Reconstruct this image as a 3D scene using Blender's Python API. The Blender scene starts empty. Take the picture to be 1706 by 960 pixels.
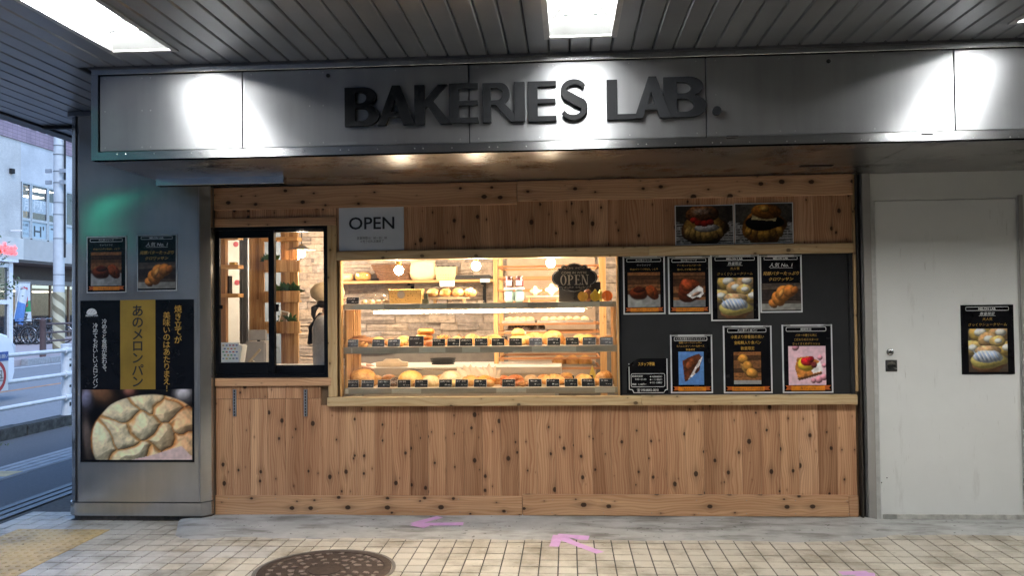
import bpy, bmesh, math, random
import numpy as np
from mathutils import Vector, Matrix
random.seed(7); rng = np.random.RandomState(11)
S = bpy.context.scene
COL = S.collection

# ---------------------------------------------------------------- camera
FPX, CX, CY = 1400.0, 853.0, 480.0            # focal length in photo pixels, photo centre
CAM = Vector((0.0, -5.43, 1.36))
def cam_axes(yaw, pitch, roll):
    f = Vector((-math.sin(yaw)*math.cos(pitch), math.cos(yaw)*math.cos(pitch), math.sin(pitch)))
    r0 = Vector((math.cos(yaw), math.sin(yaw), 0)); u0 = r0.cross(f)
    r = math.cos(roll)*r0 + math.sin(roll)*u0
    return r, r.cross(f), f
AR, AU, AF = cam_axes(math.radians(3.778), math.radians(1.321), math.radians(-0.674))
cd = bpy.data.cameras.new('camera'); cam = bpy.data.objects.new('camera', cd); COL.objects.link(cam)
cam.matrix_world = Matrix(((AR.x, AU.x, -AF.x, CAM.x), (AR.y, AU.y, -AF.y, CAM.y), (AR.z, AU.z, -AF.z, CAM.z), (0, 0, 0, 1)))
cd.sensor_width = 36; cd.lens = 36*FPX/1706; cd.clip_start = 0.05; cd.clip_end = 2000
S.camera = cam

# ---------------------------------------------------------------- dusk sky, weak sun, exposure
SUN_EL, SUN_AZ = math.radians(48), math.radians(150)
w = bpy.data.worlds.new('World'); S.world = w; w.use_nodes = True
nt = w.node_tree; bg = nt.nodes['Background']
sky = nt.nodes.new('ShaderNodeTexSky'); sky.sky_type = 'NISHITA'; sky.sun_disc = False
sky.sun_elevation = SUN_EL; sky.sun_rotation = SUN_AZ
sky.ozone_density = 7.0; sky.air_density = 1.2; sky.dust_density = 0.6
nt.links.new(sky.outputs[0], bg.inputs[0]); bg.inputs[1].default_value = 0.15
sd = bpy.data.lights.new('sun', 'SUN'); sd.energy = 0.6; sd.angle = math.radians(20); sd.color = (0.86, 0.92, 1.0)
so = bpy.data.objects.new('sun', sd); COL.objects.link(so)
sdir = Vector((math.sin(SUN_AZ)*math.cos(SUN_EL), math.cos(SUN_AZ)*math.cos(SUN_EL), math.sin(SUN_EL)))
so.rotation_euler = sdir.to_track_quat('Z', 'Y').to_euler()
S.view_settings.view_transform = 'Standard'; S.view_settings.look = 'None'
S.view_settings.exposure = 1.6; S.view_settings.gamma = 1.0; S.view_settings.use_curve_mapping = False
S.render.engine = 'CYCLES'
S.cycles.use_denoising = True; S.cycles.denoiser = 'OPENIMAGEDENOISE'
S.cycles.max_bounces = 6; S.cycles.diffuse_bounces = 3; S.cycles.glossy_bounces = 3; S.cycles.transparent_max_bounces = 12
S.cycles.use_adaptive_sampling = True; S.cycles.adaptive_threshold = 0.015; S.cycles.adaptive_min_samples = 16
S.cycles.sample_clamp_indirect = 6.0; S.cycles.caustics_reflective = False; S.cycles.caustics_refractive = False
TUBE_W = 50.0          # brightness of the fluorescent tubes
BULB_W = 7.0           # watts of each pendant bulb
LED_W = 38.0           # brightness of the LED bar in the showcase

# ---------------------------------------------------------------- photo pixel -> point on a real plane of the place
def ray(px, py): return AR*((px-CX)/FPX) - AU*((py-CY)/FPX) + AF
def W(px, py, Y): r = ray(px, py); return CAM + r*((Y-CAM.y)/r.y)
def WZ(px, py, Z): r = ray(px, py); return CAM + r*((Z-CAM.z)/r.z)
def WX(px, py, X): r = ray(px, py); return CAM + r*((X-CAM.x)/r.x)
def rect(x0, y0, x1, y1, Y):
    mx, my = (x0+x1)/2, (y0+y1)/2
    return W(x0, my, Y).x, W(x1, my, Y).x, W(mx, y1, Y).z, W(mx, y0, Y).z       # X0 X1 Z0 Z1

# ---------------------------------------------------------------- materials
def lin(c): return tuple(((v/12.92) if v <= 0.04045 else ((v+0.055)/1.055)**2.4) for v in c)
def rgb(r, g, b): return lin((r/255, g/255, b/255))
MATS = {}
class NT:
    def __init__(s, name):
        s.m = bpy.data.materials.new(name); s.m.use_nodes = True; s.t = s.m.node_tree
        s.b = s.t.nodes['Principled BSDF']; s.o = s.t.nodes['Material Output']
    def n(s, kind, **kw):
        x = s.t.nodes.new('ShaderNode'+kind)
        for k, v in kw.items():
            if k.startswith('i_'): x.inputs[k[2:].replace('_', ' ')].default_value = v
            else: setattr(x, k, v)
        return x
    def l(s, a, b): s.t.links.new(a, b); return s
    def val(s, x, i, v):
        if isinstance(v, (int, float)): x.inputs[i].default_value = v
        else: s.l(v, x.inputs[i])
    def math(s, op, a, b=0.0, c=None, clamp=False):
        x = s.n('Math', operation=op, use_clamp=clamp); s.val(x, 0, a); s.val(x, 1, b)
        if c is not None: s.val(x, 2, c)
        return x.outputs[0]
    def mix(s, fac, a, b, blend='MIX'):
        x = s.n('MixRGB', blend_type=blend)
        for i, v in ((0, fac), (1, a), (2, b)):
            if isinstance(v, (int, float)): x.inputs[i].default_value = v
            elif isinstance(v, tuple): x.inputs[i].default_value = (*v[:3], 1)
            else: s.l(v, x.inputs[i])
        return x.outputs[0]
    def ramp(s, fac, stops):
        x = s.n('ValToRGB'); e = x.color_ramp.elements
        while len(e) < len(stops): e.new(0.5)
        for q, (p, c) in zip(e, stops): q.position = p; q.color = (*c[:3], 1)
        s.l(fac, x.inputs[0]); return x.outputs[0]
    def noise(s, vec, scale, detail=3, rough=0.5):
        x = s.n('TexNoise'); x.inputs['Scale'].default_value = scale; x.inputs['Detail'].default_value = detail
        x.inputs['Roughness'].default_value = rough
        if vec is not None: s.l(vec, x.inputs['Vector'])
        return x.outputs['Fac']
    def pos(s): return s.n('NewGeometry').outputs['Position']
    def obj(s): return s.n('TexCoord').outputs['Object']
    def rnd(s): return s.n('ObjectInfo').outputs['Random']
    def sc(s, vec, k):
        x = s.n('VectorMath', operation='MULTIPLY'); s.l(vec, x.inputs[0]); x.inputs[1].default_value = k; return x.outputs[0]
    def bump(s, h, strength, dist=0.01):
        x = s.n('Bump'); x.inputs['Strength'].default_value = strength; x.inputs['Distance'].default_value = dist
        s.l(h, x.inputs['Height']); s.l(x.outputs[0], s.b.inputs['Normal'])
def pm(name, c, rough=0.5, metal=0.0, var=0.12, scale=14, bump=0.0, rnd=0.0, emit=0.0, spec=0.5, coat=0.0, rv=0.15):
    """plain painted / moulded surface with mottling, uneven gloss and optional per-object tint"""
    if name in MATS: return MATS[name]
    t = NT(name); p = t.pos(); f = t.noise(p, scale, 5, 0.6)
    d = tuple(v*(1-var*2) for v in c); u = tuple(min(1, v*(1+var)) for v in c)
    col = t.ramp(f, [(0.25, d), (0.75, u)])
    if rnd:
        r = t.ramp(t.rnd(), [(0, (1-rnd,)*3), (1, (1+rnd*0.4,)*3)]); col = t.mix(1.0, col, r, 'MULTIPLY')
    t.l(col, t.b.inputs['Base Color'])
    t.l(t.math('MULTIPLY_ADD', t.noise(p, scale*2.3, 4), rv, rough-rv/2), t.b.inputs['Roughness'])
    t.b.inputs['Metallic'].default_value = metal; t.b.inputs['Specular IOR Level'].default_value = spec
    if coat: t.b.inputs['Coat Weight'].default_value = coat; t.b.inputs['Coat Roughness'].default_value = 0.08
    if bump: t.bump(t.noise(p, scale*6, 4), bump, 0.004)
    if emit:
        t.l(col, t.b.inputs['Emission Color']); t.b.inputs['Emission Strength'].default_value = emit
    MATS[name] = t.m; return t.m
def emis(name, c, k):
    if name in MATS: return MATS[name]
    t = NT(name); t.b.inputs['Base Color'].default_value = (*c, 1); t.b.inputs['Emission Color'].default_value = (*c, 1)
    t.b.inputs['Emission Strength'].default_value = k; MATS[name] = t.m; return t.m
def glass(name, tint=(0.97, 0.98, 0.98), rough=0.01, ior=1.45, dirt=0.0):
    if name in MATS: return MATS[name]
    t = NT(name); tr = t.n('BsdfTransparent'); gl = t.n('BsdfGlossy'); mx = t.n('MixShader'); ge = t.n('NewGeometry'); dt = t.n('VectorMath', operation='DOT_PRODUCT')
    tr.inputs[0].default_value = (*tint, 1); gl.inputs['Roughness'].default_value = rough; t.l(ge.outputs['Normal'], dt.inputs[0]); t.l(ge.outputs['Incoming'], dt.inputs[1])
    f0 = ((ior-1)/(ior+1))**2
    fac = t.math('MULTIPLY_ADD', t.math('POWER', t.math('SUBTRACT', 1.0, t.math('ABSOLUTE', dt.outputs['Value']), clamp=True), 5.0), 1-f0, f0)
    if dirt:
        fac = t.math('ADD', fac, t.math('MULTIPLY', t.noise(t.pos(), 6, 5), dirt))
    t.l(fac, mx.inputs[0]); t.l(tr.outputs[0], mx.inputs[1]); t.l(gl.outputs[0], mx.inputs[2]); t.l(mx.outputs[0], t.o.inputs['Surface'])
    MATS[name] = t.m; return t.m
def wood(name, light, dark, axis='Z', knots=1.0, grain=1.0, tint=0.35, rough=0.55):
    """cedar boards: growth-ring streaks along the board, bent round dark knots; every board has its own tint"""
    if name in MATS: return MATS[name]
    t = NT(name); sp = t.n('SeparateXYZ'); t.l(t.obj(), sp.inputs[0]); r = t.rnd()
    x, y, z = sp.outputs
    a, l = (t.math('ADD', x, t.math('MULTIPLY', y, 0.7)), z) if axis == 'Z' else ((t.math('ADD', z, t.math('MULTIPLY', y, 0.7)), x) if axis == 'X' else (t.math('ADD', z, t.math('MULTIPLY', x, 0.7)), y))
    off = t.math('MULTIPLY', r, 47.0)
    l2 = t.math('ADD', l, off); a2 = t.math('ADD', a, t.math('MULTIPLY', r, 3.1))
    # knots
    cv = t.n('CombineXYZ'); t.l(t.math('MULTIPLY', a2, 12.0), cv.inputs[0]); t.l(t.math('MULTIPLY', l2, 5.0), cv.inputs[1])
    vo = t.n('TexVoronoi', voronoi_dimensions='2D'); vo.inputs['Scale'].default_value = 1.0; t.l(cv.outputs[0], vo.inputs['Vector'])
    df = t.n('VectorMath', operation='SUBTRACT'); t.l(cv.outputs[0], df.inputs[0]); t.l(vo.outputs['Position'], df.inputs[1])
    dm = t.n('VectorMath', operation='MULTIPLY'); t.l(df.outputs[0], dm.inputs[0]); dm.inputs[1].default_value = (1/12.0, 1/6.4, 0)
    ln = t.n('VectorMath', operation='LENGTH'); t.l(dm.outputs[0], ln.inputs[0]); L = ln.outputs['Value']
    cs = t.n('SeparateColor'); t.l(vo.outputs['Color'], cs.inputs[0])
    size = t.math('MULTIPLY', t.math('POWER', cs.outputs[0], 1.35), 0.0135*knots)
    wob = t.math('MULTIPLY', t.math('SUBTRACT', t.noise(t.obj(), 130, 2), 0.5), 0.006)
    kd = t.math('SUBTRACT', t.math('ADD', L, wob), size)
    knot = t.math('SUBTRACT', 1.0, t.math('MULTIPLY', t.math('ADD', kd, 0.002), 240.0, clamp=True), clamp=True)
    halo = t.math('POWER', 2.718, t.math('MULTIPLY', t.math('POWER', t.math('DIVIDE', L, t.math('ADD', t.math('MULTIPLY', size, 2.2), 0.004)), 2.0), -1.0))
    dx = t.n('SeparateXYZ'); t.l(dm.outputs[0], dx.inputs[0])
    L2 = t.math('POWER', t.math('ADD', t.math('POWER', dx.outputs[0], 2.0), t.math('POWER', t.math('MULTIPLY', dx.outputs[1], 0.17), 2.0)), 0.5)
    tail = t.math('POWER', 2.718, t.math('MULTIPLY', t.math('POWER', t.math('DIVIDE', L2, t.math('ADD', t.math('MULTIPLY', size, 0.75), 0.0012)), 2.0), -1.0))
    bend = t.math('MULTIPLY', t.math('MULTIPLY', halo, dx.outputs[0]), -0.75)
    # growth rings
    lv = t.n('CombineXYZ'); t.l(t.math('MULTIPLY', l2, 1.6), lv.inputs[1]); t.l(t.math('MULTIPLY', a2, 7.0), lv.inputs[0])
    low = t.math('SUBTRACT', t.noise(lv.outputs[0], 1.0, 2), 0.5)
    g = t.math('ADD', t.math('ADD', a2, bend), t.math('MULTIPLY', low, 0.10))
    rings = t.math('SINE', t.math('MULTIPLY', g, 430.0*grain))
    rings = t.math('POWER', t.math('MULTIPLY_ADD', rings, 0.5, 0.5), 2.6)
    gv = t.n('CombineXYZ'); t.l(t.math('MULTIPLY', g, 160.0), gv.inputs[0]); t.l(t.math('MULTIPLY', l2, 2.0), gv.inputs[1])
    streak = t.noise(gv.outputs[0], 1.0, 4, 0.7)
    bv = t.n('CombineXYZ'); t.l(t.math('MULTIPLY', g, 17.0), bv.inputs[0]); t.l(t.math('MULTIPLY', l2, 0.7), bv.inputs[1])
    band = t.noise(bv.outputs[0], 1.0, 2)
    f = t.math('ADD', t.math('MULTIPLY', rings, 0.20), t.math('ADD', t.math('MULTIPLY', streak, 0.50), t.math('MULTIPLY', band, 0.80)))
    mid = tuple((p+q)/2 for p, q in zip(light, dark))
    col = t.ramp(t.math('MULTIPLY', f, 0.92), [(0.36, light), (0.60, mid), (0.84, dark)])
    tn = t.ramp(r, [(0.0, (1-tint*0.8, 1-tint*0.95, 1-tint*1.05)), (0.45, (1-tint*0.15, 1-tint*0.28, 1-tint*0.34)), (0.8, (1.0, 0.98, 0.95)), (1.0, (1.13, 1.16, 1.2))])
    col = t.mix(1.0, col, tn, 'MULTIPLY')
    col = t.mix(t.math('MULTIPLY', halo, 0.45*min(1, knots)), col, tuple(v*0.6 for v in dark))
    col = t.mix(t.math('MULTIPLY', tail, 0.38*min(1, knots)), col, tuple(v*0.38 for v in dark))
    col = t.mix(t.math('MULTIPLY', knot, 0.9*min(1, knots)), col, (0.028, 0.014, 0.008))
    t.l(col, t.b.inputs['Base Color'])
    t.l(t.math('MULTIPLY_ADD', streak, 0.2, rough-0.1), t.b.inputs['Roughness'])
    t.b.inputs['Specular IOR Level'].default_value = 0.2
    t.bump(f, 0.10, 0.002)
    MATS[name] = t.m; return t.m
def brushed(name, c=(0.56, 0.57, 0.59), rough=0.3, aniso=0.75, tang=(1, 0, 0), wave=0.12, dirt=0.35, scratch=0.5, metal=1.0):
    """rolled stainless sheet: brushed along one direction, slightly wavy, with grime and wipe marks"""
    if name in MATS: return MATS[name]
    t = NT(name); p = t.pos()
    sc = t.sc(p, (3, 3, 260) if tang[0] else (260, 260, 3))
    line = t.noise(sc, 1.0, 3)
    blot = t.noise(p, 2.2, 5, 0.62); run = t.noise(t.sc(p, (11, 11, 0.7)), 1.0, 4, 0.6)
    g = t.ramp(t.math('ADD', t.math('MULTIPLY', blot, 0.55), t.math('MULTIPLY', run, 0.45)), [(0.36, tuple(v*(1-dirt) for v in c)), (0.6, c)])
    t.l(g, t.b.inputs['Base Color']); t.b.inputs['Metallic'].default_value = metal
    t.l(t.math('ADD', t.math('MULTIPLY', blot, 0.08), t.math('MULTIPLY_ADD', line, 0.08*scratch, rough-0.06)), t.b.inputs['Roughness'])
    t.b.inputs['Anisotropic'].default_value = aniso
    tv = t.n('CombineXYZ'); 
    for i in range(3): tv.inputs[i].default_value = tang[i]
    t.l(tv.outputs[0], t.b.inputs['Tangent'])
    if wave: t.bump(t.noise(p, 1.7, 0), wave, 0.25)
    MATS[name] = t.m; return t.m
def vcol(name, rough=0.3, coat=0.0):
    if name in MATS: return MATS[name]
    t = NT(name); a = t.n('Attribute', attribute_name='Col'); t.l(a.outputs['Color'], t.b.inputs['Base Color'])
    t.b.inputs['Specular IOR Level'].default_value = 0.2; t.b.inputs['Coat Weight'].default_value = coat
    t.l(t.math('MULTIPLY_ADD', t.noise(t.pos(), 9, 4), 0.2, rough-0.1), t.b.inputs['Roughness'])
    MATS[name] = t.m; return t.m

# ---------------------------------------------------------------- mesh helpers
class MB:
    def __init__(s): s.v = []; s.f = []
    def add(s, vs, fs):
        o = len(s.v); s.v += [tuple(p) for p in vs]; s.f += [tuple(i+o for i in f) for f in fs]; return s
    def box(s, x0, x1, y0, y1, z0, z1):
        if x1 < x0: x0, x1 = x1, x0
        if y1 < y0: y0, y1 = y1, y0
        if z1 < z0: z0, z1 = z1, z0
        return s.add([(x, y, z) for z in (z0, z1) for y in (y0, y1) for x in (x0, x1)],
                     [(0, 2, 3, 1), (4, 5, 7, 6), (0, 1, 5, 4), (2, 6, 7, 3), (0, 4, 6, 2), (1, 3, 7, 5)])
    def frame(s, x0, x1, z0, z1, t, y0, y1, tb=None):
        """rectangular ring in the XZ plane"""
        tb = tb or t
        O = [(x0, z0), (x1, z0), (x1, z1), (x0, z1)]; I = [(x0+t, z0+tb), (x1-t, z0+tb), (x1-t, z1-tb), (x0+t, z1-tb)]
        vs = [(x, y0, z) for x, z in O+I]+[(x, y1, z) for x, z in O+I]; fs = []
        for i in range(4):
            j = (i+1) % 4
            fs += [(i, j, 4+j, 4+i), (8+j, 8+i, 12+i, 12+j), (j, i, 8+i, 8+j), (4+i, 4+j, 12+j, 12+i)]
        return s.add(vs, fs)
    def prism(s, poly, y0, y1, axis='y'):
        n = len(poly)
        mk = {'y': lambda a, b, d: (a, d, b), 'x': lambda a, b, d: (d, a, b), 'z': lambda a, b, d: (a, b, d)}[axis]
        vs = [mk(a, b, y0) for a, b in poly]+[mk(a, b, y1) for a, b in poly]
        fs = [tuple(range(n)), tuple(range(2*n-1, n-1, -1))]+[((i+1) % n, i, n+i, n+(i+1) % n) for i in range(n)]
        return s.add(vs, fs)
    def tube(s, path, r, seg=8, cap=True, closed=False):
        P = [Vector(p) for p in path]; n = len(P); R = r if isinstance(r, (list, tuple)) else [r]*n
        up = Vector((0, 0, 1)); rings = []; prev = None
        for i, p in enumerate(P):
            if closed: d = P[(i+1) % n]-P[i-1]
            else: d = P[min(i+1, n-1)]-P[max(i-1, 0)]
            d = d.normalized() if d.length > 1e-9 else Vector((0, 0, 1))
            if prev is None: a = d.cross(up if abs(d.z) < 0.9 else Vector((1, 0, 0))).normalized()
            else:
                a = prev-d*prev.dot(d); a = a.normalized() if a.length > 1e-6 else d.orthogonal().normalized()
            prev = a; b = d.cross(a)
            rings.append([p+(a*math.cos(2*math.pi*k/seg)+b*math.sin(2*math.pi*k/seg))*R[i] for k in range(seg)])
        vs = [q for g in rings for q in g]; fs = []
        for i in range(n if closed else n-1):
            j = (i+1) % n
            for k in range(seg): fs.append((i*seg+k, i*seg+(k+1) % seg, j*seg+(k+1) % seg, j*seg+k))
        if cap and not closed: fs += [tuple(range(seg-1, -1, -1)), tuple((n-1)*seg+k for k in range(seg))]
        return s.add(vs, fs)
    def lathe(s, prof, c=(0, 0, 0), seg=16, axis='z', cap=True):
        vs = []; n = len(prof)
        for r, h in prof:
            for k in range(seg):
                a = 2*math.pi*k/seg; q = (r*math.cos(a), r*math.sin(a), h)
                if axis == 'y': q = (q[0], q[2], q[1])
                if axis == 'x': q = (q[2], q[0], q[1])
                vs.append((c[0]+q[0], c[1]+q[1], c[2]+q[2]))
        fs = []
        for i in range(n-1):
            for k in range(seg):
                f = (i*seg+k, i*seg+(k+1) % seg, (i+1)*seg+(k+1) % seg, (i+1)*seg+k)
                fs.append(f[::-1] if axis == 'y' else f)
        if cap:
            fs.append(tuple(range(seg-1, -1, -1)) if axis != 'y' else tuple(range(seg)))
            e = tuple((n-1)*seg+k for k in range(seg)); fs.append(e if axis != 'y' else e[::-1])
        return s.add(vs, fs)
    def blob(s, c, r, fn=None, nu=20, nv=12, rot=None):
        """closed lumpy ball: fn(unit direction) -> radius factor"""
        vs = []; 
        for j in range(nv+1):
            th = math.pi*j/nv
            for i in range(nu):
                ph = 2*math.pi*i/nu; d = Vector((math.sin(th)*math.cos(ph), math.sin(th)*math.sin(ph), math.cos(th)))
                k = fn(d) if fn else 1.0
                q = Vector((d.x*r[0]*k, d.y*r[1]*k, d.z*r[2]*k))
                if rot is not None: q = rot @ q
                vs.append((c[0]+q.x, c[1]+q.y, c[2]+q.z))
        fs = [(j*nu+i, (j+1)*nu+i, (j+1)*nu+(i+1) % nu, j*nu+(i+1) % nu) for j in range(nv) for i in range(nu)]
        return s.add(vs, fs)
    def mesh(s, name, bevel=0.0, seg=1, smooth=False, weld=0.0):
        me = bpy.data.meshes.new(name); me.from_pydata(s.v, [], s.f); me.update()
        if bevel or weld:
            bm = bmesh.new(); bm.from_mesh(me)
            if weld: bmesh.ops.remove_doubles(bm, verts=bm.verts, dist=weld)
            if bevel:
                ed = [e for e in bm.edges if len(e.link_faces) == 2 and e.calc_face_angle(0) > 0.5]
                bmesh.ops.bevel(bm, geom=ed, offset=bevel, segments=seg, affect='EDGES', clamp_overlap=True)
            bm.to_mesh(me); bm.free()
        if smooth:
            me.shade_smooth()
            if bevel or smooth == 'auto': me.set_sharp_from_angle(angle=math.radians(40))
        return me
    def build(s, name, m, parent=None, bevel=0.0, seg=1, smooth=False, weld=0.0):
        return place(name, s.mesh(name, bevel, seg, smooth, weld), m, parent)
def place(name, me, m, parent=None, loc=None, rot=None, scale=None):
    o = bpy.data.objects.new(name, me); COL.objects.link(o)
    if m is not None and not me.materials: me.materials.append(m)
    if parent is not None: o.parent = parent
    if loc is not None: o.location = loc
    if rot is not None: o.rotation_euler = rot
    if scale is not None: o.scale = scale if isinstance(scale, (tuple, list)) else (scale,)*3
    return o
def tag(o, label, cat, group=None):
    o['label'] = label; o['category'] = cat
    if group: o['group'] = group
    return o
def thing(name, label, cat, loc=(0, 0, 0), rz=0.0, group=None):
    o = bpy.data.objects.new(name, None); COL.objects.link(o); o.location = loc; o.rotation_euler = (0, 0, rz)
    o.empty_display_size = 0.05
    return tag(o, label, cat, group)
def struct(o): o['kind'] = 'structure'; return o
def stuff(o): o['kind'] = 'stuff'; return o
def copy_tree(o, parent=None):
    c = o.copy(); COL.objects.link(c); c.parent = parent
    for ch in list(o.children): copy_tree(ch, c)
    return c
# ---------------------------------------------------------------- lettering
_tc = {}
def glyphs(body, shear=0.0, bold=0.0):
    k = (body, shear, bold)
    if k in _tc: return _tc[k]
    cu = bpy.data.curves.new('lettering', 'FONT'); cu.body = body; cu.size = 1.0; cu.shear = shear; cu.offset = bold; cu.resolution_u = 3
    o = bpy.data.objects.new('lettering_source', cu); COL.objects.link(o)
    dg = bpy.context.evaluated_depsgraph_get(); dg.update(); me = o.evaluated_get(dg).to_mesh()
    v = np.empty(len(me.vertices)*3); me.vertices.foreach_get('co', v); v = v.reshape(-1, 3)[:, :2].copy()
    f = [tuple(p.vertices) for p in me.polygons]
    o.evaluated_get(dg).to_mesh_clear(); bpy.data.objects.remove(o); bpy.data.curves.remove(cu)
    _tc[k] = (v, f); return _tc[k]
def lettering(body, origin, h, m, parent, right=(1, 0, 0), up=(0, 0, 1), width=None, align='C', shear=0.0, bold=0.0, vertical=False, name='lettering', pitch=1.06, sx=1.0):
    """flat printed text; origin = centre (or left / right end); h = height of a full character"""
    R = Vector(right); U = Vector(up); V = []; F = []; O = Vector(origin)
    if vertical:
        n = len(body)
        for i, ch in enumerate(body):
            if ch in ' 　': continue
            v, f = glyphs(ch, shear, bold); 
            if len(v) == 0: continue
            c = (v.min(0)+v.max(0))/2 if ch not in '、。っゃゅょァィッャュョ' else np.array([0.5, 0.36])
            q = (v-c)*h/0.9
            if ch in 'ー―～': q = np.stack([q[:, 1], -q[:, 0]], 1)
            if ch in '、。': q = q+np.array([0.55, 0.55])*h
            z = -(i+0.5)*h*pitch; b = len(V)
            V += [O+R*(a*sx)+U*(d+z) for a, d in q]; F += [tuple(t+b for t in p) for p in f]
    else:
        v, f = glyphs(body, shear, bold)
        if len(v) == 0: return None
        lo, hi = v.min(0), v.max(0); k = h/0.9; w0 = (hi[0]-lo[0])*k; kx = (width/w0) if width else sx
        dx = {'C': -(lo[0]+hi[0])/2, 'L': -lo[0], 'R': -hi[0]}[align]
        V = [O+R*((a+dx)*k*kx)+U*((d-0.36)*k) for a, d in v]; F = f
    me = bpy.data.meshes.new(name); me.from_pydata([tuple(p) for p in V], [], F); me.update()
    return place(name, me, m, parent)

# ================================================================ MATERIAL LIBRARY
M_ced = wood('cedar_boards', (0.68, 0.42, 0.245), (0.37, 0.185, 0.098), 'Z', 1.0, 1.0, 0.40)
M_cedh = wood('cedar_rails', (0.68, 0.43, 0.255), (0.44, 0.235, 0.125), 'X', 1.1, 0.8, 0.22)
M_pine = wood('pine_rails', (0.60, 0.47, 0.29), (0.46, 0.31, 0.155), 'X', 0.8, 0.55, 0.12)
M_pinev = wood('pine_posts', (0.60, 0.44, 0.25), (0.44, 0.28, 0.13), 'Z', 0.7, 0.6, 0.15)
M_steel = brushed('fascia_steel', (0.38, 0.388, 0.402), 0.42, 0.80, (0, 0, 1), 0.06, 0.16, scratch=0.2, metal=0.9)
M_pill = brushed('pillar_steel', (0.42, 0.405, 0.385), 0.18, 0.95, (1, 0, 0), 0.06, 0.18, scratch=0.1, metal=0.72)
M_trim = brushed('trim_steel', (0.58, 0.59, 0.60), 0.27, 0.7, (0, 0, 1), 0.0, 0.12, scratch=0.1)
M_soff = brushed('soffit_steel', (0.40, 0.39, 0.38), 0.28, 0.5, (0, 1, 0), 0.0, 0.15)
M_black = pm('black_aluminium', (0.008, 0.009, 0.012), 0.34, 0.0, 0.2, 9, spec=0.1)
M_dark = pm('dark_gap', (0.012, 0.012, 0.013), 0.8)
M_ceil = pm('grey_ceiling_strip', (0.205, 0.22, 0.245), 0.36, 0.3, 0.06, 3, rnd=0.08)
M_white = pm('white_enamel', (0.80, 0.81, 0.80), 0.42, 0, 0.05)
M_conc = None

# ================================================================ GROUND
def ground_mat():
    t = NT('asphalt'); p = t.pos(); f = t.noise(p, 55, 6, 0.75); g = t.noise(p, 0.5, 4); s = t.noise(p, 260, 2)
    c = t.ramp(f, [(0.3, (0.055, 0.056, 0.06)), (0.62, (0.11, 0.113, 0.118)), (0.78, (0.21, 0.21, 0.215))])
    c = t.mix(t.math('MULTIPLY', g, 0.5), c, (0.085, 0.087, 0.092)); t.l(c, t.b.inputs['Base Color'])
    t.b.inputs['Roughness'].default_value = 0.86; t.bump(t.math('ADD', f, s), 0.5, 0.006); return t.m
M_asph = ground_mat()
def road_mat():
    t = NT('road_surface'); p = t.pos(); f = t.noise(p, 30, 5, 0.7); g = t.noise(t.sc(p, (1.2, 0.12, 1)), 1, 3)
    c = t.ramp(f, [(0.3, (0.17, 0.173, 0.18)), (0.7, (0.25, 0.253, 0.26))])
    c = t.mix(t.math('MULTIPLY', g, 0.4), c, (0.15, 0.153, 0.158)); t.l(c, t.b.inputs['Base Color'])
    t.b.inputs['Roughness'].default_value = 0.8; t.bump(f, 0.3, 0.004); return t.m
def conc_mat():
    t = NT('concrete'); p = t.pos(); f = t.noise(p, 4.5, 7, 0.65); d = t.noise(t.sc(p, (1, 3.5, 3)), 2.6, 5, 0.6); s = t.noise(p, 90, 3)
    c = t.ramp(f, [(0.3, (0.32, 0.32, 0.308)), (0.7, (0.48, 0.48, 0.468))])
    st = t.ramp(d, [(0.48, (1, 1, 1)), (0.66, (0.50, 0.49, 0.46))]); c = t.mix(1.0, c, st, 'MULTIPLY')
    sp = t.ramp(t.noise(p, 34, 2, 0.4), [(0.27, (0.25, 0.24, 0.22)), (0.31, (1, 1, 1))]); c = t.mix(0.8, c, sp, 'MULTIPLY')
    t.l(c, t.b.inputs['Base Color']); t.b.inputs['Roughness'].default_value = 0.72; t.bump(t.math('ADD', f, t.math('MULTIPLY', s, 0.3)), 0.35, 0.01); return t.m
M_conc = conc_mat()
def tile_mat(name, a, b, tint=0.1):
    t = NT(name); p = t.pos(); s = t.noise(p, 210, 3, 0.6); d = t.noise(p, 3.1, 6, 0.65); r = t.noise(p, 1.3, 3)
    c = t.ramp(s, [(0.3, b), (0.55, a)])
    c = t.mix(1.0, c, t.ramp(t.rnd(), [(0, (1-tint, 1-tint*1.1, 1-tint*1.3)), (1, (1.04, 1.03, 1.0))]), 'MULTIPLY')
    c = t.mix(1.0, c, t.ramp(d, [(0.36, (0.52, 0.49, 0.44)), (0.55, (1, 1, 1))]), 'MULTIPLY')
    c = t.mix(t.math('MULTIPLY', t.math('SUBTRACT', r, 0.58, clamp=True), 2.2, clamp=True), c, (0.36, 0.23, 0.11), 'MULTIPLY')
    sp = t.ramp(t.noise(p, 26, 2, 0.4), [(0.25, (0.3, 0.28, 0.25)), (0.29, (1, 1, 1))]); c = t.mix(0.7, c, sp, 'MULTIPLY')
    t.l(c, t.b.inputs['Base Color']); t.l(t.math('MULTIPLY_ADD', d, 0.3, 0.36), t.b.inputs['Roughness']); t.bump(s, 0.2, 0.002); return t.m
M_tile = tile_mat('beige_tile', (0.60, 0.562, 0.488), (0.49, 0.452, 0.385))
M_tilew = tile_mat('pale_tile', (0.56, 0.55, 0.53), (0.45, 0.44, 0.42))
M_tact = tile_mat('yellow_tactile', (0.64, 0.46, 0.20), (0.52, 0.35, 0.13), 0.06)
M_grout = pm('tile_joint', (0.085, 0.078, 0.07), 0.9, var=0.25, scale=30)

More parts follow.
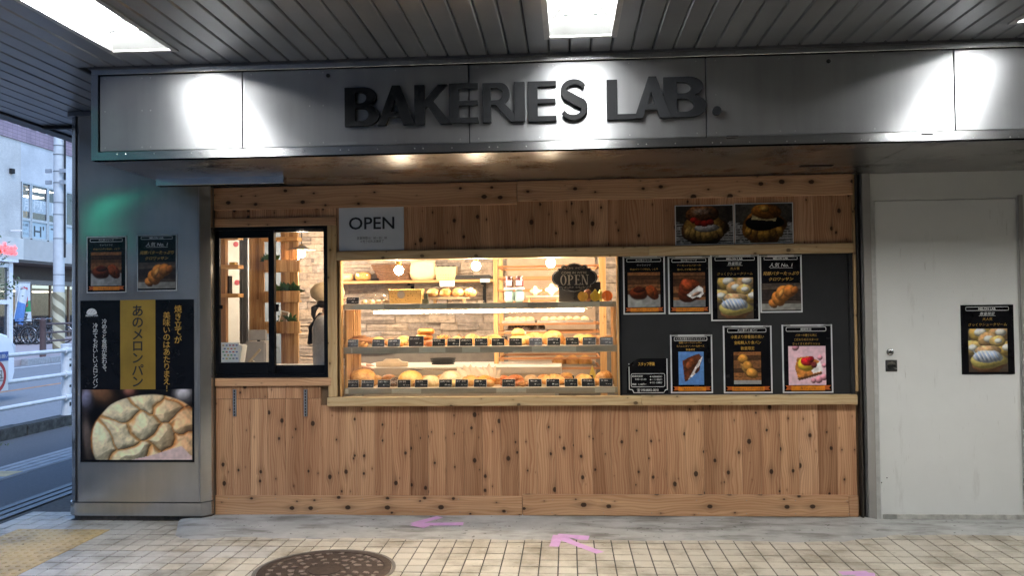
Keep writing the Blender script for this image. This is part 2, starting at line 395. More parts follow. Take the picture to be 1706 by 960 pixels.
struct(MB().box(-420, 420, -420, 420, -0.5, -0.16).build('ground', M_asph))
struct(MB().box(-3.72, 9.0, -9.0, 2.6, -0.155, -0.004).build('pavement_base', M_grout))
pav = struct(bpy.data.objects.new('pavement', None)); COL.objects.link(pav)
TX, TY = 0.1, 0.112
tb = MB().box(-0.0466, 0.0466, -0.0512, 0.0512, -0.012, 0.0); tile_me = tb.mesh('tile', 0.0016)
tile_mw = tile_me.copy(); tile_me.materials.append(M_tile); tile_mw.materials.append(M_tilew)
tiles = []
TACT_X0, TACT_X1, TACT_Y1 = -3.468, -2.868, -0.327
for j in range(-40, 11):
    for i in range(-37, 60):
        x, y = -0.068+TX*(i+0.5), -1.131+TY*(j+0.5)+0.02
        if x < -3.69 or x > 5.5: continue
        if x > -2.38 and y > -0.40 and x < 1.5: continue
        if x >= 1.5 and y > -0.25: continue
        if TACT_X0 < x < TACT_X1 and y < TACT_Y1: continue
        if -3.3 < x < -2.38 and y > -0.13: continue
        tiles.append((x, y))
def depth(x, y): return (Vector((x, y, 0))-CAM).dot(AF)
def seen(x, y):
    q = Vector((x, y, 0))-CAM; d = q.dot(AF)
    if d < 0.3: return None
    u, v = CX+FPX*q.dot(AR)/d, CY-FPX*q.dot(AU)/d
    return d if (-14 < u < 1720 and v < 968) else None
vis = sorted([(seen(*t), t) for t in tiles if seen(*t)])
near = set(t for _, t in vis[:300])
rest = MB()
for (x, y) in tiles:
    pale = x < -1.9+0.25*math.sin(y*7) or (x < -1.5 and rng.rand() < 0.3)
    dz = rng.uniform(-0.0012, 0.0008)
    if (x, y) in near:
        o = place('tile', tile_mw if pale else tile_me, None, pav, (x, y, dz), (rng.uniform(-.006, .006), rng.uniform(-.006, .006), rng.uniform(-.004, .004)))
    else:
        rest.box(x-0.0466, x+0.0466, y-0.0512, y+0.0512, -0.012, dz)
stuff(rest.build('tile_field', M_tile, pav))
# tactile paving
dome = []
tm = MB().box(-0.1475, 0.1475, -0.1475, 0.1475, -0.012, 0.001)
for a in range(5):
    for b in range(5):
        tm.lathe([(0.014, 0.0), (0.0125, 0.003), (0.008, 0.005)], ((a-2)*0.058, (b-2)*0.058, 0.001), 8)
tact_me = tm.mesh('tactile_block'); tact_me.materials.append(M_tact)
for a in range(2):
    for b in range(16):
        place('tactile_block', tact_me, None, pav, (TACT_X0+0.15+0.3*a, TACT_Y1-0.15-0.3*b, rng.uniform(-.001, .001)))
# concrete apron along the shop front
ap = MB(); NX, NYY = 120, 10
def apron_front(x):
    e = -0.50 if x < 1.55 else (-0.50+(x-1.55)/0.35*0.16 if x < 1.9 else -0.34)
    if x < -2.1: e = -0.53+(x+2.1)*-0.1
    return e+0.010*math.sin(x*9)+0.006*math.sin(x*23+1)
X0A, X1A = -2.52, 5.0
for i in range(NX+1):
    x = X0A+(X1A-X0A)*i/NX
    for j in range(NYY+1):
        v = j/NYY; yf = apron_front(x); xx = x
        if x < -2.36: yf = -0.53+(x+2.36)*-2.4                       # left end runs out against the pillar
        y = yf*(1-v)+0.03*v
        z = 0.004+0.017*min(1, v*1.5)+0.002*math.sin(x*5+v*4)*(0.2+v)-(0.0055 if j == 0 else 0)
        if x > 1.9: z = min(z, 0.008) if j else z
        ap.v.append((xx, y, z))
for i in range(NX):
    for j in range(NYY): a = i*(NYY+1)+j; ap.f.append((a, a+NYY+1, a+NYY+2, a+1))
struct(ap.build('concrete_apron', M_conc, None, smooth=True))

# ================================================================ CEILING of the arcade
ZC = 2.685; YF = -1.07
ceil = struct(bpy.data.objects.new('ceiling', None)); COL.objects.link(ceil)
LAMPX = (-2.13, 0.08, 2.285, 4.49); LW, LY1, LL = 0.30, -1.342, 1.30
LAMPS = [(x, LY1-LL/2) for x in LAMPX]
pt = 0.1065
strip_cache = {}
def strip(x, y0, y1, w=pt-0.0055, x0=None):
    k = (round(y0, 3), round(y1, 3), round(w, 4))
    if k not in strip_cache:
        b = MB(); L = y1-y0
        b.prism([(-w/2, 0.006), (-w/2+0.006, 0), (w/2-0.006, 0), (w/2, 0.006), (w/2, 0.03), (-w/2, 0.03)], -L/2, L/2, 'y')
        me = b.mesh('ceiling_strip'); me.materials.append(M_ceil); strip_cache[k] = me
    return place('ceiling_strip', strip_cache[k], None, ceil, (x, (y0+y1)/2, ZC+rng.uniform(0, .0015)))
YB = -8.2
n = 0
x = -3.70+pt/2
while x < 5.4:
    yfar = 3.2 if x < -2.60 else YF-0.01
    segs = [(YB, yfar)]
    for lx, ly in LAMPS:
        if abs(x-lx) < LW/2+pt/2+0.012:
            a, b = ly-LL/2-0.02, ly+LL/2+0.02; new = []
            for s0, s1 in segs:
                if s0 < a and b < s1: new += [(s0, a), (b, s1)]
                else: new.append((s0, s1))
            segs = new
    for s0, s1 in segs: strip(x, s0, s1)
    for lx, ly in LAMPS:                                   # narrowed strips beside a lamp
        e = lx-LW/2-0.012; g = lx+LW/2+0.012; w0, w1 = x-pt/2+0.003, x+pt/2-0.003
        for q0, q1 in ((w0, min(w1, e)), (max(w0, g), w1)):
            if abs(x-lx) < LW/2+pt/2+0.012 and q1-q0 > 0.006: strip((q0+q1)/2, ly-LL/2-0.02, ly+LL/2+0.02, q1-q0)
    x += pt
# filler flanks beside the lamp openings are covered by the fixture flange; slab above
slabm = MB()
ys = [YB, LAMPS[0][1]-LL/2-0.03, LAMPS[0][1]+LL/2+0.03, 3.2]
xs = [-3.70]
for lx in LAMPX: xs += [lx-LW/2-0.03, lx+LW/2+0.03]
xs.append(5.45)
for a in range(len(xs)-1):
    for b in range(3):
        if a % 2 == 1 and b == 1: continue
        slabm.box(xs[a], xs[a+1], ys[b], ys[b+1], ZC+0.032, ZC+0.05)
slabm.build('backing_sheet', M_dark, ceil)
MB().box(-3.70, 5.45, YB, 3.2, ZC+0.30, ZC+0.42).build('roof_slab', pm('roof_concrete', (0.3, 0.3, 0.3), 0.9), ceil)
# eaves: gutter and dark edge beam along the open street side
MB().box(-3.80, -3.702, YB, 3.2, ZC-0.012, ZC+0.42).build('edge_beam', pm('edge_beam_paint', (0.055, 0.058, 0.066), 0.5), ceil)
MB().box(-3.98, -3.805, YB, 3.2, ZC+0.05, ZC+0.16).build('gutter', pm('gutter_paint', (0.045, 0.05, 0.06), 0.5), ceil)
MB().box(-3.695, -3.34, 0.26, 0.30, ZC-0.02, ZC-0.002).build('cross_trim', M_dark, ceil)

# unseen walls added to close the passage, leaving daylight only from the left
M_rear = pm('rear_wall_paint', (0.17, 0.17, 0.17), 0.6, 0, 0.08, 2)
rw = struct(MB().box(-3.0, 5.6, YB-0.2, YB, -0.004, ZC+0.3).build('passage_rear_wall', M_rear))
for k in range(5): MB().box(-2.7+1.6*k, -1.3+1.6*k, YB+0.001, YB+0.03, 0.3, 2.3).build('wall_panel', M_rear, rw, 0.004)
struct(MB().box(5.46, 5.6, YB, 0.2, -0.004, ZC+0.3).build('passage_end_wall', M_rear))
# ---- recessed twin-tube fluorescent lamps
M_tube = emis('fluorescent_tube', (1.0, 0.995, 0.97), TUBE_W)
M_refl = pm('lamp_reflector', (0.34, 0.35, 0.35), 0.35, 0, 0.03)
lampn = ['rightmost', 'x']
def ceiling_lamp(x, y, label):
    t = thing('ceiling_lamp', label, 'lamp', (x, y, ZC), group='recessed ceiling lamps of the arcade')
    w2, l2 = LW/2, LL/2
    MB().add([], []).build  # noqa
    fl = MB()
    fl.box(-w2-0.028, -w2, -l2-0.028, l2+0.028, -0.006, 0.004).box(w2, w2+0.028, -l2-0.028, l2+0.028, -0.006, 0.004)
    fl.box(-w2, w2, -l2-0.028, -l2, -0.006, 0.004).box(-w2, w2, l2, l2+0.028, -0.006, 0.004)
    fl.build('flange', pm('lamp_flange', (0.42, 0.42, 0.42), 0.4, 0.3), t)
    hs = MB(); H = 0.115
    prof = [(-w2, 0.004), (-w2+0.012, 0.05), (-w2+0.05, 0.095), (-w2+0.11, H), (-0.012, H), (0.0, H-0.018), (0.012, H), (w2-0.11, H), (w2-0.05, 0.095), (w2-0.012, 0.05), (w2, 0.004)]
    n = len(prof)
    hs.add([(a, -l2, b) for a, b in prof]+[(a, l2, b) for a, b in prof], [(i, i+1, n+i+1, n+i) for i in range(n-1)])
    hs.build('reflector', M_refl, t)
    for s in (-1, 1):
        e = MB(); y1 = s*(l2-0.09)
        e.add([(a, s*l2 if b < 0.03 else y1+s*(0.09*(1-b/H)*0.6), b) for a, b in prof], [tuple(range(n)) if s > 0 else tuple(range(n-1, -1, -1))])
        e.build('end_plate', M_refl, t)
    for s in (-1, 1):
        MB().tube([(s*0.068, -l2+0.16, 0.068), (s*0.068, l2-0.16, 0.068)], 0.0155, 8).build('tube', M_tube, t, smooth='auto')
        for e in (-1, 1):
            MB().box(s*0.068-0.012, s*0.068+0.012, e*(l2-0.16), e*(l2-0.135), 0.05, 0.112).build('socket', M_refl, t)
    return t
names = ['twin tube lamp in ceiling at the far left, above the steel pillar', 'twin tube lamp in ceiling at the centre, above the shop name',
         'twin tube lamp in ceiling at the right edge, above the white door', 'twin tube lamp in ceiling beyond the right edge of view']
for i, (x, y) in enumerate(LAMPS):
    ceiling_lamp(x, y, names[i] if i < 4 else ['back row twin tube lamp over the street side', 'back row twin tube lamp over the viewer', 'back row twin tube lamp right of the viewer', 'back row twin tube lamp far right'][i-4])

# ================================================================ STEEL FASCIA over the shop
ZB = 2.18; FX0, FX1 = -2.556, 5.0
fa = thing('steel_fascia', 'long brushed steel fascia box with rivets running above the whole shop front', 'fascia', (0, 0, 0))
# perimeter trim (mitred frame) then panels set back
tz0 = W(853, 236, YF).z; tz1 = W(853, 103, YF).z
fr = MB(); fr.frame(FX0, FX1, ZB, ZC-0.014, 0.035, YF, YF+0.03, None)
fm = MB()
fm.box(FX0, FX1, YF, YF+0.05, tz1, ZC-0.012)
fm.build('top_trim', M_trim, fa, 0.002)
MB().box(FX0-0.01, FX1, YF-0.008, YF+0.02, ZC-0.0115, ZC+0.012).build('ceiling_angle', pm('angle_grey', (0.15, 0.15, 0.16), 0.4, 0.5), fa)
b = MB(); lx = W(163, 190, YF).x
b.add([(FX0, YF, ZB), (lx, YF+0.001, tz0), (lx, YF+0.001, tz1-0.001), (FX0, YF, tz1-0.001), (FX0, YF+0.05, ZB), (lx, YF+0.05, tz0), (lx, YF+0.05, tz1-0.001), (FX0, YF+0.05, tz1-0.001)],
      [(0, 1, 2, 3), (5, 1, 2, 6), (4, 0, 3, 7), (1, 0, 4, 5), (4, 5, 6, 7)]); b.build('end_trim', M_trim, fa)
b = MB(); b.add([(FX0, YF, ZB), (FX1, YF, ZB), (FX1, YF, tz0-0.001), (lx, YF+0.0005, tz0-0.001), (FX0, YF+0.05, ZB), (FX1, YF+0.05, ZB), (FX1, YF+0.05, tz0-0.001), (lx, YF+0.05, tz0-0.001)],
      [(0, 1, 2, 3), (3, 2, 6, 7), (1, 0, 4, 5)]); b.build('bottom_trim', M_trim, fa)
joints = [lx+0.004]+[W(p, 170, YF).x for p in (403, 781, 1177, 1592)]+[3.72, FX1]
for a, c in zip(joints[:-1], joints[1:]):
    MB().box(a+0.003, c-0.003, YF+0.008+rng.uniform(0, .002), YF+0.03, tz0+0.004, tz1-0.006).build('panel', M_steel, fa, 0.0015)
MB().box(FX0+0.03, FX1, YF+0.034, YF+0.048, tz0, tz1).build('backing', M_dark, fa)
MB().box(FX0, FX0+0.012, YF+0.051, -0.13, ZB+0.001, ZC-0.013).build('side_sheet', M_steel, fa)
MB().box(FX0+0.004, -0.28, YF+0.03, 0.02, ZB, ZB+0.02).build('soffit_sheet', M_soff, fa)
MB().box(-0.278, 1.80, YF+0.03, 0.02, ZB+0.0015, ZB+0.02).build('soffit_sheet', M_soff, fa)
MB().box(1.802, FX1, YF+0.03, 0.02, ZB+0.0005, ZB+0.02).build('soffit_sheet', M_soff, fa)
sv = W(1361, 276, 0); q = WZ(1361, 276, ZB)
MB().box(q.x-0.10, q.x+0.09, q.y-0.025, q.y+0.02, ZB-0.004, ZB+0.001).build('slot_vent', M_dark, fa)
rv = MB()
for p in range(195, 1706, 62):
    for k in ((0, 14) if (p//62) % 2 else (0,)):
        c = W(p+k, 259-(p/1706)*33+1.5, YF); rv.lathe([(0.0035, -0.0), (0.003, -0.002), (0.001, -0.003)], (c.x, YF, c.z), 6, 'y')
for a, c in zip(joints[:-1], joints[1:]):
    for u in (0.04, 0.3, 0.36, 0.68, 0.96):
        for z in (tz0+0.022, (tz0+tz1)/2+0.01, tz1-0.022):
            if u in (0.3, 0.36, 0.68) and z < tz1-0.03 and z > tz0+0.03 and a > -1.6 and a < 1: continue
            rv.lathe([(0.0035, 0), (0.003, -0.002), (0.001, -0.003)], (a+(c-a)*u, YF+0.008, z), 6, 'y')
stuff(rv.build('rivets', pm('rivet_steel', (0.6, 0.6, 0.6), 0.3, 1), fa))
for p in (1220, 1546):
    c = W(p, 228-(p-1220)*0.021, YF); MB().box(c.x-0.03, c.x+0.03, YF-0.012, YF+0.0, c.z-0.006, c.z+0.006).build('latch', M_trim, fa, 0.001)
for p, y in ((546, 125), (1381, 101)):
    c = W(p, y, YF); MB().lathe([(0.011, 0.0), (0.011, -0.004), (0.004, -0.006)], (c.x, YF+0.008, c.z), 8, 'y').build('plug', M_dark, fa)

# ---- raised shop name
def arc(cx, cy, rx, ry, a0, a1, n=10):
    return [(cx+rx*math.cos(math.radians(a0+(a1-a0)*i/n)), cy+ry*math.sin(math.radians(a0+(a1-a0)*i/n))) for i in range(n+1)]
def gB(st=0.30, foot=0.0):
    out = [(0, 0)]+arc(0.60, 0.275, 0.40, 0.275, -90, 90)[0:-1]+[(0.60, 0.55)]+arc(0.58, 0.765, 0.34, 0.235, -80, 90)+[(0, 1)]
    h1 = [(st, 0.125)]+arc(0.50, 0.29, 0.20, 0.165, -90, 90)+[(st, 0.455)]
    h2 = [(st, 0.585)]+arc(0.46, 0.73, 0.18, 0.145, -90, 90)+[(st, 0.875)]
    return [out, h1, h2]
gA = [[(0, 0), (0.22, 0), (0.30, 0.20), (0.62, 0.20), (0.70, 0), (1.0, 0), (0.60, 1), (0.40, 1)], [(0.36, 0.33), (0.57, 0.33), (0.465, 0.66)]]
gK = [[(0, 0), (0.27, 0), (0.27, 0.40), (0.36, 0.47), (0.72, 0), (1.02, 0), (0.50, 0.60), (0.90, 1), (0.66, 1), (0.27, 0.60), (0.27, 1), (0, 1)]]
gE = [[(0, 0), (1, 0), (1, 0.125), (0.33, 0.125), (0.33, 0.45), (0.97, 0.45), (0.97, 0.555), (0.33, 0.555), (0.33, 0.875), (0.99, 0.875), (0.99, 1), (0, 1)]]
gR = [[(0, 0), (0.20, 0), (0.20, 0.44), (0.33, 0.44), (0.72, 0), (1.0, 0), (0.55, 0.47)]+arc(0.44, 0.725, 0.24, 0.275, -55, 90)+[(0, 1)],
      [(0.20, 0.555)]+arc(0.36, 0.715, 0.15, 0.16, -90, 90)+[(0.20, 0.875)]]
gI = [[(0, 0), (1, 0), (1, 1), (0, 1)]]
gL = [[(0, 0), (1.0, 0), (1.0, 0.125), (0.30, 0.125), (0.30, 1), (0, 1)]]
def gS():
    pts = arc(0.52, 0.74, 0.36, 0.20, 25, 200, 14)+arc(0.50, 0.29, 0.37, 0.23, 60, -155, 18)
    pts = arc(0.53, 0.735, 0.35, 0.205, 22, 215, 14)+[(0.40, 0.56), (0.62, 0.46)]+arc(0.50, 0.275, 0.37, 0.215, 35, -158, 16)
    wd = [0.115+0.12*math.exp(-((i-16)/6.0)**2) for i in range(len(pts))]; Lf, Rt = [], []
    for i, p in enumerate(pts):
        a = pts[max(0, i-1)]; c = pts[min(len(pts)-1, i+1)]; dx, dy = c[0]-a[0], c[1]-a[1]; d = math.hypot(dx, dy*1.0) or 1
        nx, ny = -dy/d, dx/d; h = wd[i]/2; Lf.append((p[0]+nx*h*1.1, p[1]+ny*h)); Rt.append((p[0]-nx*h*1.1, p[1]-ny*h))
    return [Lf+Rt[::-1]]
gDot = [arc(0.5, 0.5, 0.5, 0.5, 0, 342, 19)]
def M_letter():
    t = NT('letter_paint'); t.b.inputs['Base Color'].default_value = (0.010, 0.011, 0.013, 1); t.b.inputs['Roughness'].default_value = 0.42
    t.b.inputs['Specular IOR Level'].default_value = 0.15
    t.l(t.math('MULTIPLY_ADD', t.noise(t.pos(), 5, 4), 0.2, 0.45), t.b.inputs['Roughness']); return t.m
M_let = M_letter()
sign = thing('shop_name_sign', 'raised dark grey letters reading BAKERIES LAB. on the steel fascia', 'sign', (0, YF, W(880, 170, YF).z))
def sign_letter(outl, x0, x1, z0, z1):
    cu = bpy.data.curves.new('letter', 'CURVE'); cu.dimensions = '2D'; cu.fill_mode = 'BOTH'; cu.extrude = 0.011; cu.bevel_depth = 0.0012
    for pl in outl:
        sp = cu.splines.new('POLY'); sp.points.add(len(pl)-1); sp.use_cyclic_u = True
        for q, (a, b) in zip(sp.points, pl): q.co = (x0+(x1-x0)*a, z0+(z1-z0)*b, 0, 1)
    o = bpy.data.objects.new('letter_source', cu); COL.objects.link(o); dg = bpy.context.evaluated_depsgraph_get(); dg.update()
    me = bpy.data.meshes.new_from_object(o.evaluated_get(dg)); bpy.data.objects.remove(o); bpy.data.curves.remove(cu)
    dy = 0.0009*len(sign.children)*(-1)**len(sign.children)
    for v in me.vertices: v.co = (v.co.x, -v.co.z+YF-0.012+dy, v.co.y)
    me.flip_normals(); me.materials.clear()
    return place('letter', me, M_let, sign)
def cr(x, y): return W(560+x/2.585, 100+y/2.585, YF-0.02)
seq = [(gB(), 38, 184, 118, 283), (gA, 178, 338, 110, 279), (gK, 338, 492, 106, 275), (gE, 487, 612, 101, 270), (gR, 632, 800, 97, 266), (gI, 768, 812, 95, 263),
       (gE, 827, 948, 90, 262), (gS(), 958, 1085, 83, 258), (gL, 1167, 1312, 82, 253), (gA, 1284, 1440, 73, 249), (gB(), 1412, 1597, 70, 243), (gDot, 1621, 1657, 201, 237)]
for g, a, c, y1, y0 in seq:
    p = cr(a, (y0+y1)/2); q = cr(c, (y0+y1)/2); m = (a+c)/2
    o = sign_letter(g, p.x, q.x, cr(m, y0).z, cr(m, y1).z)
for o in sign.children: o.location = -Vector(sign.location)

# ================================================================ STEEL PILLAR on the street corner
PY_ = -0.12; PXL = W(109, 600, PY_).x; PXR = W(335, 600, PY_).x; PBK = 0.079
pil = thing('steel_pillar', 'wide stainless steel clad pillar with rounded corner at the street end', 'pillar', (0, 0, 0))
def pill_prof(inset=0.0, r=0.10):
    x0, x1, y0 = PXL+inset, PXR-inset*0.3, PY_+inset
    left = [(x0, PBK)]+[(x0+r-r*math.cos(math.radians(a)), y0+r-r*math.sin(math.radians(a))) for a in range(0, 91, 10)]
    right = [(x1-0.008, y0), (x1, y0+0.003), (x1+0.045, y0+0.05), (x1+0.045, PBK)]
    return left+right
zp0 = W(225, 838, PY_).z
MB().box(PXL+0.001, PXL+0.14, 0.0795, 2.4, 0.0, ZC-0.003).build('street_side', M_pill, pil)
MB().prism(pill_prof(), zp0+0.004, ZC-0.004, 'z').build('cladding', M_pill, pil, smooth='auto')
MB().prism(pill_prof(-0.006), 0.035, zp0-0.002, 'z').build('plinth', M_pill, pil, smooth='auto')
MB().prism(pill_prof(0.012), 0.0, 0.034, 'z').build('footing', pm('rusty_footing', (0.09, 0.07, 0.055), 0.8, 0, 0.4, 25), pil)
MB().prism(pill_prof(0.006), zp0-0.002, zp0+0.004, 'z').build('seam', M_dark, pil)
sx = W(127, 500, PY_).x
MB().box(sx-0.005, sx+0.005, PY_-0.0025, PY_+0.01, zp0+0.01, ZC-0.03).build('vertical_joint', M_dark, pil)
sx2 = W(332, 600, PY_).x
MB().box(sx2-0.002, sx2+0.002, PY_-0.0015, PY_+0.01, zp0+0.01, ZB).build('vertical_joint', pm('joint_grey', (0.12, 0.12, 0.13), 0.5), pil)
sc = MB()
for p in ((151, 322), (190, 321), (229, 320), (118, 334), (121, 336), (247, 349), (168, 812), (122, 830), (320, 746)):
    c = W(p[0], p[1], PY_); sc.lathe([(0.004, 0), (0.003, -0.002), (0.001, -0.0025)], (c.x, PY_, c.z), 6, 'y')
sc.build('screws', pm('screw_dark', (0.1, 0.1, 0.1), 0.4, 1), pil)
# collar where the pillar meets the ceiling
MB().prism(pill_prof(-0.02), ZC-0.03, ZC-0.003, 'z').build('collar', pm('collar_grey', (0.16, 0.165, 0.175), 0.45, 0.4), pil, smooth='auto')
# steel rail box hanging below the soffit
p0 = W(262, 300, -0.40); p1 = W(474, 290, -0.40)
rb = MB().box(p0.x, p1.x, -0.42, -0.36, W(370, 308, -0.40).z, W(370, 291, -0.40).z)
tag(rb.build('rail_cover', M_trim, None, 0.002), 'thin steel rail cover below the fascia soffit, above the small window', 'rail cover')
o = bpy.data.objects['rail_cover']
rz0 = W(370, 308, -0.40).z; rz1 = W(370, 291, -0.40).z
MB().box(p0.x+0.05, p0.x+0.09, -0.41, -0.37, rz1+0.0005, ZB-0.001).build('hanger', M_trim, o); MB().box(p1.x-0.09, p1.x-0.05, -0.41, -0.37, rz1+0.0005, ZB-0.001).build('hanger', M_trim, o)

# ================================================================ CEDAR SHOP FRONT
XL, XR = -2.363, 1.803; Z0 = 0.018; ZT = 2.176
shop = thing('bakery_shop', 'knotty cedar clad bakery front with a serving window', 'bakery', (0, 0, 0))
def zz(px, py): return W(px, py, 0).z
def xx(px, py): return W(px, py, 0).x
zk = zz(620, 826)                              # top of kick boards
zs0, zs1 = zz(985, 675), zz(985, 659.5)          # sill
zh0, zh1 = zz(990, 428), zz(990, 412)          # header
zb = zz(890, 337)                              # bottom of top beam
xs0 = xx(548, 665)                             # sill left end
wx0, wx1 = xx(350, 500), xx(546.5, 500); wz0, wz1 = zz(450, 629), zz(450, 378)
tx1 = xx(562, 520)                             # right side of the window trim
sx0, sx1 = xx(566.5, 545), xx(1031, 545)       # showcase opening
zwt0, zwt1 = zz(450, 377.5), zz(450, 363)
zwb0, zwb1 = zz(450, 643.5), zz(450, 630)
nb = 35; bw = (XR-XL-0.035)/nb
def board(x0, x1, z0, z1, y=0.0):
    return MB().box(x0+0.0005, x1-0.0005, y+rng.uniform(-.0012, .0012), y+0.018, z0, z1).build('board', M_ced, shop, 0.0012)
xb = [XL+0.03+bw*i for i in range(nb+1)]
zcut = zz(450, 664.5)
for i in range(nb):
    a, c = xb[i], xb[i+1]
    if c < xs0+0.02:                                        # under the serving window
        board(a, c, zk-0.01, zcut-0.001); board(a, c, zcut+0.001, zwb0+0.005, 0.001)
    else:
        board(a, c, zk-0.01, zs0+0.005)
    if c < tx1+0.03: board(a, min(c, tx1-0.001), zwt1-0.004, zb+0.01)
    else: board(max(a, tx1+0.001), c, zh1-0.004, zb+0.01)
# horizontal rails
def rail(name, x0, x1, z0, z1, y0, y1, m=M_cedh, bev=0.003): return MB().box(x0, x1, y0, y1, z0, z1).build(name, m, shop, bev)
xk = xx(870.5, 840)
rail('kick_board', XL+0.032, xk-0.002, Z0, zk, -0.017, 0.0); rail('kick_board', xk+0.002, xx(1412, 845), Z0+0.006, zk+0.013, -0.024, 0.0)
rail('kick_board', xx(1412, 845)+0.002, XR-0.004, Z0+0.006, zk+0.010, -0.018, 0.0)
xm = xx(862, 318)
rail('top_beam', XL+0.03, xm-0.001, zb-0.013, ZT, -0.022, 0.0); rail('top_beam', xm+0.001, XR-0.002, zb+0.006, ZT+0.002, -0.026, 0.0)
rail('sill_board', xs0, xx(1068, 667), zs0, zs1, -0.045, 0.02, M_pine); rail('sill_board', xx(1068, 667)+0.001, XR-0.006, zs0, zs1, -0.0445, 0.02, M_pine)
rail('header_board', tx1+0.0015, xx(1080, 415), zh0, zh1, -0.020, 0.03, M_pine); rail('header_board', xx(1080, 415)+0.001, XR-0.006, zh0, zh1, -0.0195, 0.03, M_pine)
rail('window_trim', XL+0.032, tx1-0.0005, zwt0, zwt1, -0.014, 0.0, M_cedh); rail('window_trim', XL+0.032, xs0+0.02, zwb0, zwb1, -0.016, 0.0, M_cedh)
MB().box(wx1+0.001, tx1, -0.0135, 0.01, zs1+0.001, zwt0-0.001).build('window_trim', M_pinev, shop, 0.002)
MB().box(xs0+0.021, tx1, -0.012, 0.01, zwb0-0.06, zs1).build('window_trim', M_pinev, shop, 0.002)
MB().box(XL, XL+0.030, -0.02, 0.03, Z0, ZT-0.001).build('corner_trim', M_pinev, shop, 0.002)
MB().box(XR-0.004, XR+0.012, -0.012, 0.02, zs1+0.02, ZT-0.002).build('corner_trim', M_pinev, shop, 0.002)
nh = MB()
for k in range(14):
    for z_ in (Z0+.025, zk-.02):
        x_ = XL+.12+k*(XR-XL-.2)/13+rng.uniform(-.02, .02); nh.lathe([(.0032, 0), (.0028, -.0012), (.001, -.0014)], (x_, -.0172 if x_ < xk else -.0242, z_), 6, 'y')
for k in range(10):
    x_ = XL+.15+k*(XR-XL-.25)/9; nh.lathe([(.003, 0), (.002, -.0012)], (x_, -.0222 if x_ < xm else -.0262, ZT-.05), 6, 'y')
stuff(nh.build('nail_heads', pm('nail_steel', (.35, .33, .30), .4, .8), shop))
# wall core behind the boards (openings left free)
M_core = pm('wall_core', (0.22, 0.14, 0.08), 0.8)
cb = MB(); CY0, CY1 = 0.0195, 0.075
cb.box(XL, XR+0.02, CY0, CY1, 0.0, zs0+0.0)                       # below
cb.box(XL, wx0-0.001, CY0, CY1, zs0, ZB+0.3); cb.box(wx0, wx1, CY0, CY1, zs0, wz0-0.001); cb.box(wx0, wx1, CY0, CY1, wz1+0.001, ZB+0.3)
cb.box(wx1+0.001, sx0-0.004, CY0+0.012, CY1, zs0, ZB+0.3); cb.box(sx0-0.004, XR+0.02, 0.031, CY1, zh0+0.002, ZB+0.3); cb.box(sx1+0.004, XR+0.02, CY0+0.012, CY1, zs0, zh0)
cb.build('wall_core', M_core, shop)

# ---- sliding serving window
sw = MB(); ft = 0.028
sw.frame(wx0, wx1, wz0, wz1, ft*0.9, -0.012, 0.07, 0.02); win = sw.build('serving_window', M_black, shop, 0.002)
win['label'] = 'black aluminium sliding serving window'
xmid = xx(452, 500)
def sash(x0, x1, z0, z1, y, tl, tr, tt, tbm):
    m = MB(); m.box(x0, x0+tl, y, y+0.026, z0, z1).box(x1-tr, x1, y, y+0.026, z0, z1).box(x0+tl, x1-tr, y, y+0.026, z1-tt, z1).box(x0+tl, x1-tr, y, y+0.026, z0, z0+tbm)
    m.build('sash', M_black, win, 0.0015)
    MB().box(x0+tl-0.004, x1-tr+0.004, y+0.010, y+0.015, z0+tbm-0.004, z1-tt+0.004).build('pane', glass('window_glass', (0.95, 0.96, 0.965), 0.01, 1.45, 0.006), win)
iz0, iz1 = wz0+0.021, wz1-0.021
sash(wx0+0.027, xx(457, 500), iz0, iz1, -0.004, xx(366, 500)-wx0-0.027, xx(457, 500)-xx(447.5, 500), 0.05, 0.078)
sash(xx(448, 500), wx1-0.026, iz0, iz1, 0.030, 0.03, 0.004, 0.012, 0.055)
c = W(369, 512, 0); MB().box(c.x-0.012, c.x+0.012, -0.012, -0.0045, c.z-0.012, c.z+0.014).build('lock', M_black, win, 0.002)
c = W(460, 513, 0); MB().box(c.x-0.008, c.x+0.008, 0.012, 0.0295, c.z-0.024, c.z+0.024).build('lock', M_black, win, 0.002)
# two slotted steel strips under the window
for k, p in enumerate((391.5, 509.5)):
    a = W(p, 648, 0); c = W(p+1, 694, 0); xw = 0.011
    t = thing('slotted_strip', ['slotted metal bracket strip below the window, near the pillar', 'slotted metal bracket strip below the window, near the showcase'][k], 'bracket', (a.x, 0, 0), group='slotted strips below the window')
    m = MB().box(-xw, xw, -0.011, -0.0022, c.z, a.z-0.005); m.build('rail', pm('galvanised', (0.42, 0.43, 0.45), 0.35, 0.9), t, 0.001)
    n = 9
    for i in range(n):
        z = c.z+(a.z-0.005-c.z)*(i+0.5)/n; MB().box(-0.0035, 0.0035, -0.0125, -0.0105, z-0.007, z+0.007).build('slot', M_dark, t)

